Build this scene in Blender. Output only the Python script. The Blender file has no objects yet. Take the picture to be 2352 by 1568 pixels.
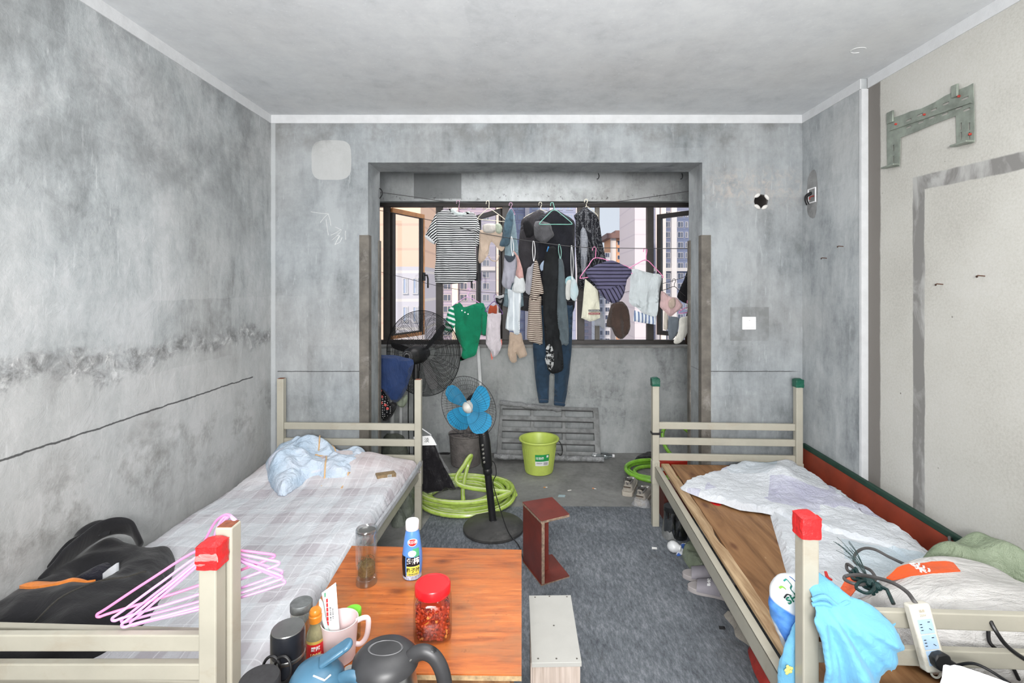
import bpy, bmesh, math, random
import numpy as np
from mathutils import Vector, Matrix, noise as mnoise
from mathutils.geometry import delaunay_2d_cdt
random.seed(7)
S = bpy.context.scene
COL = S.collection
PI = math.pi
V = Vector

# ------------------------------------------------------------------ camera, light, exposure
F, X0, Y0, H = 1130.0, 1205.0, 657.0, 1.64      # focal length in px, vanishing point, eye height
cam = bpy.data.objects.new('camera', bpy.data.cameras.new('camera'))
COL.objects.link(cam)
cam.location = (0, 0, H)
cam.rotation_euler = (PI/2, 0, 0)
cam.data.sensor_width = 36
cam.data.lens = F/2352*36
cam.data.shift_x = -29/2352
cam.data.shift_y = -127/2352
cam.data.clip_end = 2000
cam.data.clip_start = .02
S.camera = cam
S.view_settings.view_transform = 'Standard'
S.view_settings.look = 'None'
S.view_settings.gamma = 1
S.view_settings.exposure = -0.06
S.view_settings.use_curve_mapping = False
S.cycles.adaptive_threshold = .03
w = bpy.data.worlds.new('hazy_sky'); S.world = w; w.use_nodes = True
w.node_tree.nodes['Background'].inputs[0].default_value = (.93, .925, .945, 1)
w.node_tree.nodes['Background'].inputs[1].default_value = 1.12


def lamp(name, kind, loc, target, energy, size=1.0, color=(1, 1, 1), sy=None):
    l = bpy.data.lights.new(name, kind); l.energy = energy; l.color = color
    if kind == 'AREA':
        l.shape = 'RECTANGLE'; l.size = size; l.size_y = sy or size
    elif kind == 'SUN':
        l.angle = math.radians(2)
    else:
        l.shadow_soft_size = size
    o = bpy.data.objects.new(name, l); COL.objects.link(o)
    o.location = loc
    o.rotation_euler = (V(target)-V(loc)).to_track_quat('-Z', 'Y').to_euler()
    return o


lamp('sun', 'SUN', (-40, -60, 60), (0, 60, 0), 4.4, color=(1, .80, .62))
lamp('camera_flash', 'AREA', (0.0, -.12, 1.80), (0, 4, 1.35), 3.2, .16, (1, .985, .97))
lamp('rear_fill', 'AREA', (0, -4.8, 1.55), (0, 4, 1.25), 175, 2.2, (1, .99, .98), 1.6)  # added fill light far behind the camera, evens near and far brightness
lamp('bounce_flash', 'AREA', (0, -.5, 1.75), (0.02, 1.35, 2.83), 132, .6, (1, .99, .98), .5)
lamp('overhead_fill', 'AREA', (0, 1.5, 2.79), (0, 1.5, 0), 24, 1.3, (1, .99, .97))  # added soft overhead fill for floor, beds and table, no fitting here
lamp('balcony_fill', 'AREA', (0.1, 4.3, 2.79), (0.1, 4.25, 0), 17, 1.6, (1, .99, .98), .5)  # added fill hidden above the lintel, brightens the balcony floor

# ------------------------------------------------------------------ geometry helpers


def W(px, py, d):
    "photo pixel at distance d -> world point"
    return V(((px-X0)*d/F, d, H-(py-Y0)*d/F))


def G(px, py, z):
    "photo pixel on a horizontal plane z -> world point"
    d = (H-z)*F/(py-Y0)
    return V(((px-X0)*d/F, d, z))


class MB:
    def __init__(self): self.v, self.f = [], []

    def add(self, vs, fs):
        n = len(self.v); self.v += [V(p) for p in vs]; self.f += [tuple(i+n for i in f) for f in fs]
        return self

    def box(self, x0, x1, y0, y1, z0, z1, M=None):
        vs = [V((x, y, z)) for z in (z0, z1) for y in (y0, y1) for x in (x0, x1)]
        if M is not None: vs = [M @ p for p in vs]
        return self.add(vs, [(0, 2, 3, 1), (4, 5, 7, 6), (0, 1, 5, 4), (2, 6, 7, 3), (0, 4, 6, 2), (1, 3, 7, 5)])

    def beam(self, p, q, wd, ht, up=(0, 0, 1)):
        p, q = V(p), V(q); t = (q-p).normalized(); up = V(up)
        s = t.cross(up).normalized(); u = s.cross(t)
        vs = [a+s*(i*wd/2)+u*(j*ht/2) for a in (p, q) for j in (-1, 1) for i in (-1, 1)]
        return self.add(vs, [(0, 2, 3, 1), (4, 5, 7, 6), (0, 1, 5, 4), (2, 6, 7, 3), (0, 4, 6, 2), (1, 3, 7, 5)])

    def lathe(self, prof, n=32, M=None, sx=1, sy=1, sq=0):
        "prof: (radius, z); sq squares the section off"
        vs = []
        for r, z in prof:
            for i in range(n):
                a = 2*PI*i/n; c, s = math.cos(a), math.sin(a)
                k = 1
                if sq: k = 1/((abs(c)**sq+abs(s)**sq)**(1/sq))
                vs.append(V((r*c*k*sx, r*s*k*sy, z)))
        if M is not None: vs = [M @ p for p in vs]
        fs = [(j*n+i, j*n+(i+1) % n, (j+1)*n+(i+1) % n, (j+1)*n+i) for j in range(len(prof)-1) for i in range(n)]
        if prof[0][0] > 1e-6: fs.append(tuple(range(n-1, -1, -1)))
        if prof[-1][0] > 1e-6: fs.append(tuple((len(prof)-1)*n+i for i in range(n)))
        return self.add(vs, fs)

    def lathe_open(self, prof, n=32, M=None, **k):
        "a lathe without end caps"
        m = MB().lathe(prof, n, M, **k)
        m.f = [f for f in m.f if len(f) <= 4]
        return self.add(m.v, m.f)

    def tube(self, pts, r, n=8, closed=False, flat=1.0):
        pts = [V(p) for p in pts]; N = len(pts); vs = []; prev = None
        for i, p in enumerate(pts):
            if closed: t = pts[(i+1) % N]-pts[i-1]
            else: t = pts[min(i+1, N-1)]-pts[max(i-1, 0)]
            if t.length < 1e-9: t = V((0, 0, 1))
            t.normalize()
            if prev is None:
                a = V((0, 0, 1)) if abs(t.z) < .9 else V((1, 0, 0))
                u = (a-t*a.dot(t)).normalized()
            else:
                u = prev-t*prev.dot(t)
                u = u.normalized() if u.length > 1e-6 else prev
            prev = u; b = t.cross(u)
            rr = r[i] if isinstance(r, (list, tuple)) else r
            vs += [p+u*(rr*flat*math.cos(2*PI*k/n))+b*(rr*math.sin(2*PI*k/n)) for k in range(n)]
        fs = [(j*n+i, j*n+(i+1) % n, (j+1) % N*n+(i+1) % n, (j+1) % N*n+i) for j in range(N if closed else N-1) for i in range(n)]
        if not closed: fs += [tuple(range(n-1, -1, -1)), tuple((N-1)*n+i for i in range(n))]
        return self.add(vs, fs)

    def ball(self, c, r, n=12, m=8, M=None):
        c = V(c); rx, ry, rz = r if isinstance(r, (tuple, list)) else (r, r, r)
        prof = [(math.sin(PI*j/m), -math.cos(PI*j/m)) for j in range(m+1)]
        mm = MB().lathe([(max(a, 1e-7), z) for a, z in prof], n)
        vs = [V((p.x*rx, p.y*ry, p.z*rz)) for p in mm.v]
        if M is not None: vs = [M @ p for p in vs]
        return self.add([c+p for p in vs], [f for f in mm.f if len(f) == 4])

    def plate(self, outline, U, Vv, O, t, holes=()):
        "flat shape (2-D outline with holes) of thickness t; its front lies in the plane O,U,V, its back at O - N t"
        U, Vv, O = V(U), V(Vv), V(O); N = U.cross(Vv)
        loops = [list(outline)]+[list(h) for h in holes]
        pts, lp = [], []
        for l in loops:
            lp.append(list(range(len(pts), len(pts)+len(l)))); pts += [V((a, b)) for a, b in l]
        ov, oe, of = delaunay_2d_cdt(pts, [], lp, 2 if holes else 1, 1e-7)[:3]
        n = len(ov)
        vs = [O+U*p.x+Vv*p.y for p in ov]+[O+U*p.x+Vv*p.y-N*t for p in ov]
        fs = [tuple(f) for f in of]+[tuple(i+n for i in reversed(f)) for f in of]
        cnt = {}
        for f in of:
            for i in range(len(f)):
                e = (f[i], f[(i+1) % len(f)]); cnt[e] = 1
        for a, b in cnt:
            if (b, a) not in cnt: fs.append((b, a, a+n, b+n))
        return self.add(vs, fs)

    def puff(self, outline, U, Vv, O, top, bot=None, step=.02, fold=None, warp=None):
        """cloth-like body: the outline in the plane O,U,V swells by top(u,v,dist) on the +N side and bot on the other,
        fold(u,v) moves both sides"""
        U, Vv, O = V(U), V(Vv), V(O); N = U.cross(Vv)
        bd = []
        L = len(outline)
        for i in range(L):
            a, b = V(outline[i]), V(outline[(i+1) % L])
            k = max(1, int((b-a).length/step))
            bd += [a+(b-a)*(j/k) for j in range(k)]
        P = np.array([[p.x, p.y] for p in bd]); Q = np.roll(P, -1, 0); E = Q-P; EL = (E**2).sum(1)+1e-12

        def dist(p):
            tt = np.clip(((p-P)*E).sum(1)/EL, 0, 1); dd = P+E*tt[:, None]-p
            return math.sqrt((dd**2).sum(1).min())

        def inside(x, y):
            c = (P[:, 1] > y) != (Q[:, 1] > y)
            xi = P[:, 0]+(y-P[:, 1])*E[:, 0]/np.where(abs(E[:, 1]) < 1e-12, 1e-12, E[:, 1])
            return (c & (x < xi)).sum() % 2 == 1
        pts = list(bd); lo, hi = P.min(0), P.max(0); y = lo[1]+step*.5; row = 0
        while y < hi[1]:
            x = lo[0]+step*(.5 if row % 2 else .25)
            while x < hi[0]:
                if inside(x, y) and dist(np.array([x, y])) > step*.45: pts.append(V((x, y)))
                x += step
            y += step*.87; row += 1
        ov, oe, of = delaunay_2d_cdt([V((p.x, p.y)) for p in pts], [], [list(range(len(bd)))], 1, 1e-7)[:3]
        n = len(ov); ds = [dist(np.array([p.x, p.y])) for p in ov]
        vt, vb = [], []
        for p, d in zip(ov, ds):
            d = 0 if d < 1e-5 else d
            f = fold(p.x, p.y) if fold else 0
            base = O+U*p.x+Vv*p.y+N*f
            if warp: base = warp(base)
            vt.append(base+N*top(p.x, p.y, d)); vb.append(base-N*(bot(p.x, p.y, d) if bot else 0))
        fs = []; edge = {}
        for f in of:
            f = list(f)
            for i in range(len(f)): edge[(f[i], f[(i+1) % len(f)])] = 1
        bset = {i for i, d in enumerate(ds) if d < 1e-5}
        mp = {i: (i if i in bset and (vt[i]-vb[i]).length < 1e-6 else i+n) for i in range(n)}
        fs += [tuple(f) for f in of]
        fs += [tuple(mp[i] for i in reversed(f)) for f in of if len({mp[i] for i in f} | set(f)) > len(f) or True]
        for a, b in edge:
            if (b, a) not in edge and (mp[a] != a or mp[b] != b):
                q = [b, a]+([mp[a]] if mp[a] != a else [])+([mp[b]] if mp[b] != b else [])
                fs.append(tuple(q))
        return self.add(vt+vb, fs)


def nz(x, y, z=0.0, s=1.0): return mnoise.noise(V((x*s, y*s, z*s)))


def dome(t, wd):
    "a soft edge: rises to t over the width wd from the outline"
    def f(u, v, d):
        k = min(1, d/wd); return t*math.sqrt(max(0, 1-(1-k)**2))
    return f


def smooth_path(pts, k=8, closed=False):
    pts = [V(p) for p in pts]; N = len(pts); out = []
    for i in range(N if closed else N-1):
        if closed: a, b, c, d = pts[i-1], pts[i], pts[(i+1) % N], pts[(i+2) % N]
        else: a, b, c, d = pts[max(i-1, 0)], pts[i], pts[i+1], pts[min(i+2, N-1)]
        for j in range(k):
            t = j/k
            out.append(.5*((2*b)+(c-a)*t+(2*a-5*b+4*c-d)*t*t+(3*b-a-3*c+d)*t**3))
    if not closed: out.append(pts[-1])
    return out


def smooth2(pts, k=4, closed=True):
    return [(p.x, p.y) for p in smooth_path([V((a, b, 0)) for a, b in pts], k, closed)]


def thing(name, label, cat, loc=(0, 0, 0), rz=0, group=None):
    o = bpy.data.objects.new(name, None); COL.objects.link(o)
    o.empty_display_size = .05
    o.location = loc; o.rotation_euler = (0, 0, rz)
    o['label'] = label; o['category'] = cat
    if group: o['group'] = group
    return o


def root_of(o):
    while o.parent: o = o.parent
    return o


def obj(name, mb, mat, parent=None, world=False, sm=True, bev=0, sub=0, label=None, cat=None, group=None, kind=None, seg=2):
    """link the mesh as one object; world=True: its vertices are world points (the thing's own location is taken off)"""
    me = bpy.data.meshes.new(name)
    off = V((0, 0, 0)); loc = None
    if parent is not None and world:
        off = root_of(parent).location.copy()
    elif parent is None and kind != 'structure' and mb.v:
        xs = [p.x for p in mb.v]; ys = [p.y for p in mb.v]; zs = [p.z for p in mb.v]
        off = V(((min(xs)+max(xs))/2, (min(ys)+max(ys))/2, min(zs))); loc = off
    me.from_pydata([tuple(p-off) for p in mb.v], [], mb.f)
    me.validate(); me.update()
    bm = bmesh.new(); bm.from_mesh(me); bmesh.ops.recalc_face_normals(bm, faces=bm.faces); bm.to_mesh(me); bm.free()
    for m in (mat if isinstance(mat, (list, tuple)) else [mat]): me.materials.append(m)
    o = bpy.data.objects.new(name, me); COL.objects.link(o)
    if parent is not None: o.parent = parent
    elif loc is not None: o.location = loc
    if sm:
        for p in me.polygons: p.use_smooth = True
        if not sub:
            try: me.set_sharp_from_angle(angle=math.radians(38))
            except Exception: pass
    if bev:
        b = o.modifiers.new('bevel', 'BEVEL'); b.width = bev; b.segments = seg; b.limit_method = 'ANGLE'
    if sub:
        s = o.modifiers.new('subsurf', 'SUBSURF'); s.levels = sub; s.render_levels = sub
    if label: o['label'] = label
    if cat: o['category'] = cat
    if group: o['group'] = group
    if kind: o['kind'] = kind
    return o


def text(s, size, mat, parent, fn, name='lettering', depth=.0004, bold=0, align='CENTER'):
    "raised lettering; fn maps the flat point (x, y, z) to the thing's own coordinates"
    c = bpy.data.curves.new('lettering', 'FONT'); c.body = s; c.size = size; c.align_x = align; c.align_y = 'CENTER'
    c.extrude = depth; c.offset = bold; c.resolution_u = 3
    t = bpy.data.objects.new('lettering', c); COL.objects.link(t)
    bpy.context.view_layer.update()
    me = bpy.data.meshes.new_from_object(t.evaluated_get(bpy.context.evaluated_depsgraph_get()))
    bpy.data.objects.remove(t); bpy.data.curves.remove(c)
    for v in me.vertices: v.co = fn(v.co.x, v.co.y, v.co.z)
    me.materials.clear(); me.materials.append(mat)
    o = bpy.data.objects.new(name, me); COL.objects.link(o); o.parent = parent
    return o


def wrap(R, z, a0=0.0, tilt=0.0):
    "onto an upright cylinder of radius R around the origin, facing -Y turned by a0"
    def f(x, y, zz):
        c, s_ = math.cos(tilt), math.sin(tilt)
        x, y = x*c-y*s_, x*s_+y*c
        a = x/R+a0
        return V(((R+zz)*math.sin(a), -(R+zz)*math.cos(a), z+y))
    return f


def wrap_patch(R, z0, z1, a0, a1, n=14, out=.0003, rf=None):
    m = MB(); vs = []; rows = 8
    for j in range(rows+1):
        z = z0+(z1-z0)*j/rows; rr = (rf(z) if rf else R)+out
        for i in range(n+1):
            a = a0+(a1-a0)*i/n; vs.append((rr*math.sin(a), -rr*math.cos(a), z))
    q = n+1
    return m.add(vs, [(j*q+i, j*q+i+1, (j+1)*q+i+1, (j+1)*q+i) for j in range(rows) for i in range(n)])

# ------------------------------------------------------------------ materials


def lin(c):
    return tuple(((x/255)/12.92 if x/255 <= .04045 else ((x/255+.055)/1.055)**2.4) for x in c[:3])+(1,)


class NT:
    def __init__(self, name):
        self.m = bpy.data.materials.new(name); self.m.use_nodes = True
        self.t = self.m.node_tree; self.n = self.t.nodes; self.b = self.n['Principled BSDF']
        self.co = None

    def node(self, ty, ins=None, **at):
        k = self.n.new(ty)
        for a, v in at.items(): setattr(k, a, v)
        for i, v in (ins or {}).items(): self.put(k.inputs[i], v)
        return k

    def put(self, sock, v):
        if hasattr(v, 'is_linked') or isinstance(v, bpy.types.NodeSocket): self.t.links.new(v, sock)
        elif sock.type == 'RGBA' and len(v) == 3: sock.default_value = lin(v)
        else: sock.default_value = v

    def obj(self):
        if self.co is None: self.co = self.node('ShaderNodeTexCoord').outputs['Object']
        return self.co

    def map(self, sc=(1, 1, 1), loc=(0, 0, 0), rot=(0, 0, 0), vec=None):
        return self.node('ShaderNodeMapping', {0: vec or self.obj(), 1: loc, 2: rot, 3: sc}).outputs[0]

    def noise(self, scale, detail=5, rough=.6, dist=0.0, vec=None, col=False):
        k = self.node('ShaderNodeTexNoise', {'Vector': vec or self.obj(), 'Scale': scale, 'Detail': detail, 'Roughness': rough, 'Distortion': dist})
        return k.outputs['Color' if col else 0]

    def voro(self, scale, vec=None, feature='F1', out='Color', metric='EUCLIDEAN', rnd=1.0, dim='3D'):
        k = self.node('ShaderNodeTexVoronoi', {'Vector': vec or self.obj(), 'Scale': scale}, feature=feature, voronoi_dimensions=dim)
        if feature == 'F1': k.distance = metric
        k.inputs['Randomness'].default_value = rnd
        return k.outputs[out]

    def ramp(self, fac, stops, interp='LINEAR'):
        k = self.node('ShaderNodeValToRGB', {0: fac}); cr = k.color_ramp; cr.interpolation = interp
        while len(cr.elements) < len(stops): cr.elements.new(.5)
        for e, (p, c) in zip(cr.elements, stops):
            e.position = p
            e.color = lin(c) if not isinstance(c, (int, float)) else (c, c, c, 1)
        return k.outputs[0]

    def math(self, op, a, b=0.0, clamp=False, c=None):
        k = self.node('ShaderNodeMath', {0: a, 1: b}, operation=op, use_clamp=clamp)
        if c is not None: self.put(k.inputs[2], c)
        return k.outputs[0]

    def mix(self, fac, a, b, mode='MIX'):
        k = self.n.new('ShaderNodeMix'); k.data_type = 'RGBA'; k.blend_type = mode
        self.put(k.inputs[0], fac); self.put(k.inputs[6], a); self.put(k.inputs[7], b)
        return k.outputs[2]

    def xyz(self, vec=None):
        k = self.node('ShaderNodeSeparateXYZ', {0: vec or self.obj()}); return k.outputs

    def band(self, v, lo, hi, soft=.004):
        a = self.node('ShaderNodeMapRange', {0: v, 1: lo-soft, 2: lo+soft}, interpolation_type='SMOOTHSTEP').outputs[0]
        b = self.node('ShaderNodeMapRange', {0: v, 1: hi-soft, 2: hi+soft}, interpolation_type='SMOOTHSTEP').outputs[0]
        return self.math('SUBTRACT', a, b, True)

    def bump(self, h, strength=.3, dist=.01):
        self.t.links.new(self.node('ShaderNodeBump', {'Height': h, 'Strength': strength, 'Distance': dist}).outputs[0], self.b.inputs['Normal'])

    def out(self, col, rough=.6, metal=0.0, spec=None, **k):
        self.put(self.b.inputs['Base Color'], col); self.put(self.b.inputs['Roughness'], rough)
        self.b.inputs['Metallic'].default_value = metal
        if spec is not None: self.b.inputs['Specular IOR Level'].default_value = spec
        for a, v in k.items(): self.b.inputs[a].default_value = v
        return self.m


def plain(name, c, rough=.5, metal=0.0, var=.12, scale=14, bump=0, spec=None, bscale=None, dirt=None, **k):
    "a plain colour, slightly uneven and worn"
    t = NT(name); c2 = tuple(max(0, x*(1-var)) for x in c)
    col = t.mix(t.ramp(t.noise(scale, 5, .6), [(.35, 0.0), (.7, 1.0)]), c, c2)
    if dirt: col = t.mix(t.ramp(t.noise(scale*.6, 8, .72, .4), [(.56, 0.0), (.72, dirt[1])]), col, dirt[0])
    if bump: t.bump(t.noise(bscale or scale*4, 6, .6), bump, .01)
    return t.out(col, rough, metal, spec, **k)


def cloth(name, c, var=.15, rough=.9, fold=.6, scale=9, c2=None, weave=260):
    t = NT(name)
    f = t.noise(scale, 5, .6, .8)
    col = t.mix(t.ramp(f, [(.3, 0.0), (.72, 1.0)]), c, c2 or tuple(x*(1-var) for x in c))
    h = t.math('ADD', t.noise(scale*2.2, 5, .58, 1.2, t.map((1.3, 1.3, .5))), t.math('MULTIPLY', t.noise(weave, 2, .5), .12))
    t.bump(h, fold, .02)
    t.b.inputs['Sheen Weight'].default_value = .15
    return t.out(col, rough, spec=.2)


def stripes(name, a, b, period, duty=.5, axis=2, warp=.004, fold=.3, tilt=0.0, lo=None):
    t = NT(name)
    x = t.xyz(t.map(rot=(0, tilt, 0)))[axis]
    x = t.math('ADD', x, t.math('MULTIPLY', t.noise(9, 3, .5), warp*2))
    fr = t.math('FRACT', t.math('MULTIPLY', x, 1/period))
    m = t.band(fr, 0.0, duty, .05)
    col = t.mix(m, a, b)
    t.bump(t.noise(18, 4, .55, 1.0), fold, .02)
    return t.out(col, .9, spec=.2)


def glass(name, tint=(235, 240, 242), alpha=.12, rough=.05):
    t = NT(name); n = t.n
    tr = t.node('ShaderNodeBsdfTransparent', {0: tint}); gl = t.node('ShaderNodeBsdfGlossy', {0: (255, 255, 255), 'Roughness': rough})
    fw = t.node('ShaderNodeLayerWeight', {0: .35})
    fac = t.math('ADD', t.math('MULTIPLY', fw.outputs['Facing'], .42), alpha*.7, True)
    mx = t.node('ShaderNodeMixShader', {0: t.math('MULTIPLY', fac, .6), 1: tr.outputs[0], 2: gl.outputs[0]})
    t.t.links.new(mx.outputs[0], n['Material Output'].inputs[0])
    return t.m


def film(name, c, alpha=.5, rough=.25):
    "thin plastic film: part see-through"
    t = NT(name)
    t.bump(t.noise(28, 5, .6, 1.5), .7, .02)
    m = t.out(t.mix(t.noise(20, 4), c, tuple(x*.8 for x in c)), rough)
    t.put(t.b.inputs['Alpha'], t.ramp(t.noise(16, 4, .6, .8), [(.3, max(0, alpha-.2)), (.7, min(1, alpha+.2))]))
    return m


def concrete(name, lo, mid, hi, scale=1.3, marks=None, bump=.25, streak=.5):
    t = NT(name)
    a = t.noise(scale*1.35, 7, .68, .25)
    s = t.noise(2.0, 6, .66, .2, t.map((3.2, 3.2, .5)))
    s2 = t.noise(5.5, 7, .72, .3, t.map((1.9, 1.9, .75), (3, 1, 2)))
    jit = t.node('ShaderNodeVectorMath', {0: t.noise(7, 3, .6, col=True), 1: (.09, .09, .09)}, operation='MULTIPLY').outputs[0]
    cell = t.node('ShaderNodeVectorMath', {0: t.map((1.6, 1.6, 2.9), (.37, .21, .4)), 1: jit}, operation='ADD').outputs[0]
    cell = t.node('ShaderNodeVectorMath', {0: cell}, operation='FLOOR').outputs[0]
    blk = t.node('ShaderNodeTexWhiteNoise', {0: cell}, noise_dimensions='3D').outputs[0]
    fine = t.noise(30, 5, .75)
    f = t.math('ADD', t.math('MULTIPLY', a, .8), t.math('MULTIPLY', s, streak))
    f = t.math('ADD', f, t.math('MULTIPLY', s2, .55)); f = t.math('ADD', f, t.math('MULTIPLY', blk, .09)); f = t.math('ADD', f, t.math('MULTIPLY', fine, .2))
    f = t.math('DIVIDE', f, .8+streak+.55+.09+.2)
    col = t.ramp(f, [(.38, lo), (.475, mid), (.57, hi)])
    tint = t.noise(1.1, 3, .5, 0, t.map(loc=(5, 3, 2)))
    col = t.mix(t.ramp(tint, [(.45, 0.0), (.7, .35)]), col, t.mix(.5, col, (176, 168, 160)))
    dots = t.ramp(t.voro(7, out='Distance'), [(.012, 1.0), (.03, 0.0)])
    col = t.mix(t.math('MULTIPLY', dots, .35), col, (70, 70, 70))
    scr = t.ramp(t.noise(15, 5, .62, 0, t.map((3.2, 3.2, .45), (1, 2, 3))), [(.63, 0.0), (.68, .38)])
    col = t.mix(scr, col, tuple(min(255, v+18) for v in hi))
    if marks: col = marks(t, col)
    h = t.math('ADD', t.noise(9, 8, .65, .5), t.math('MULTIPLY', fine, .3))
    t.bump(h, bump, .02)
    return t.out(col, .85, spec=.25)
# ------------------------------------------------------------------ the room shell
XL, XR, XR2, YB, YW, ZC, YN = -1.767, 1.933, 1.968, 3.424, 3.704, 2.83, -5.2
YP, YE = 4.84, 5.08                   # the balcony parapet
OL, OR_, OZ = -1.09, 1.236, 2.50      # the opening to the balcony


def marks_left(t, col):
    x, y, z = t.xyz()
    wob = t.math('MULTIPLY', t.noise(14, 3, .6), .018)
    zz = t.math('ADD', z, wob)
    ink = t.band(zz, 1.056, 1.064, .0015)
    ink = t.math('MULTIPLY', ink, t.math('LESS_THAN', y, 3.2))
    # rough plaster seam at shoulder height, warmer and paler below it
    zz2 = t.math('ADD', z, t.math('MULTIPLY', t.noise(3.1, 6, .7, .6), .34))
    seam = t.band(zz2, 1.44, 1.53, .03)
    seam = t.math('MULTIPLY', seam, t.ramp(t.noise(9, 8, .75, .3), [(.36, 0.0), (.56, .95)]))
    low = t.band(zz2, .2, 1.46, .05)
    col = t.mix(t.math('MULTIPLY', low, .35), col, (182, 181, 179))
    col = t.mix(seam, col, t.ramp(t.noise(14, 6, .7, .6), [(.42, (112, 113, 113)), (.55, (150, 151, 151)), (.66, (206, 207, 207))]))
    st = t.math('MULTIPLY', t.band(t.math('ADD', z, t.math('MULTIPLY', t.noise(2.2, 5, .65), .5)), .85, 1.2, .12),
                t.ramp(t.noise(3.4, 9, .7, .15, t.map(loc=(2, 1, 4))), [(.48, 0.0), (.64, .75)]))
    col = t.mix(st, col, (104, 103, 98))
    top = t.math('MULTIPLY', t.band(z, 2.05, 4, .35), t.ramp(t.noise(2.3, 9, .68, .2, t.map(loc=(7, 2, 1))), [(.44, 0.0), (.62, .8)]))
    col = t.mix(top, col, (120, 123, 124))
    return t.mix(t.math('MULTIPLY', ink, .85), col, (45, 45, 46))


def marks_far(t, col):
    x, y, z = t.xyz()
    wob = t.math('MULTIPLY', t.noise(30, 3, .6), .006)
    ink = t.band(t.math('ADD', z, wob), 1.047, 1.053, .0015)
    side = t.math('MAXIMUM', t.band(x, -1.72, -1.13, .002), t.band(x, 1.24, 1.88, .05))
    # pale square of old filler, upper left
    dx = t.math('POWER', t.math('ABSOLUTE', t.math('DIVIDE', t.math('ADD', x, 1.345), .145)), 4)
    dz = t.math('POWER', t.math('ABSOLUTE', t.math('DIVIDE', t.math('SUBTRACT', z, 2.517), .145)), 4)
    sq = t.math('ADD', t.math('ADD', dx, dz), t.math('MULTIPLY', t.noise(9, 3), .3))
    pale = t.ramp(sq, [(.95, 1.0), (1.0, 0.0)])
    col = t.mix(t.math('MULTIPLY', pale, .7), col, (186, 187, 186))
    px_ = t.math('MULTIPLY', t.band(x, 1.43, 1.70, .004), t.band(z, 1.26, 1.495, .004))
    col = t.mix(t.math('MULTIPLY', px_, t.ramp(t.noise(11, 5, .6), [(.4, .25), (.6, .75)])), col, (118, 120, 120))
    sp = t.math('MULTIPLY', t.band(x, 1.30, 1.92, .12), t.band(z, 2.22, 2.44, .09))
    col = t.mix(t.math('MULTIPLY', sp, t.ramp(t.noise(16, 5, .7, 1.5), [(.45, 0.0), (.7, .5)])), col, (196, 180, 168))
    dark = t.math('MULTIPLY', t.band(z, 2.60, 3, .12), t.ramp(t.noise(5, 6, .65), [(.45, 0.0), (.62, .6)]))
    col = t.mix(dark, col, (112, 112, 110))
    g = t.band(x, -1.765, -1.735, .004)
    col = t.mix(t.math('MULTIPLY', g, .6), col, (190, 194, 196))
    return t.mix(t.math('MULTIPLY', t.math('MULTIPLY', ink, side), .8), col, (50, 50, 52))


def marks_beam(t, col):
    x, y, z = t.xyz()
    p = t.math('MULTIPLY', t.band(x, -1.09, -.622, .003), t.band(z, 2.50, 2.75, .003))
    col = t.mix(t.math('MULTIPLY', p, .8), col, (104, 107, 108))
    edge = t.band(t.math('ADD', z, t.math('MULTIPLY', t.noise(9, 4), .03)), 2.5, 2.56, .02)
    pit = t.math('MULTIPLY', t.ramp(t.noise(34, 4, .6), [(.6, 0.0), (.66, .7)]), edge)
    return t.mix(pit, col, (70, 70, 70))


m_left = concrete('grey_skim_left', (120, 124, 126), (160, 165, 167), (182, 185, 187), 1.15, marks_left, .35, .4)
m_far = concrete('grey_skim_far', (108, 113, 115), (142, 147, 150), (162, 167, 170), 1.6, marks_far, .25, .55)
m_rightgrey = concrete('grey_skim_right', (122, 127, 130), (158, 163, 166), (182, 186, 188), 1.9, None, .2, .5)
m_balc = concrete('grey_render_balcony', (124, 127, 128), (162, 166, 167), (180, 183, 184), 1.8, None, .35, .3)
m_beam = concrete('grey_render_beam', (130, 133, 134), (158, 162, 163), (174, 178, 180), 2.5, marks_beam, .3, .2)
m_ceil = concrete('ceiling_skim', (190, 194, 197), (205, 208, 211), (214, 217, 219), .9, None, .06, .6)
m_trim = plain('white_filler_band', (208, 210, 212), .85, var=.05, bump=.15, bscale=40)
m_guard = plain('brown_corner_guard', (112, 107, 100), .75, var=.3, scale=9, bump=.1, dirt=((176, 172, 168), .5))


def marks_floor():
    t = NT('bare_concrete_floor')
    a = t.noise(1.8, 8, .65, .6); b = t.noise(22, 6, .7)
    col = t.ramp(t.math('ADD', t.math('MULTIPLY', a, .75), t.math('MULTIPLY', b, .25)), [(.34, (106, 106, 105)), (.5, (136, 136, 134)), (.66, (158, 158, 155))])
    t.bump(b, .3, .01)
    return t.out(col, .85, spec=.25)


m_floor = marks_floor()


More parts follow.
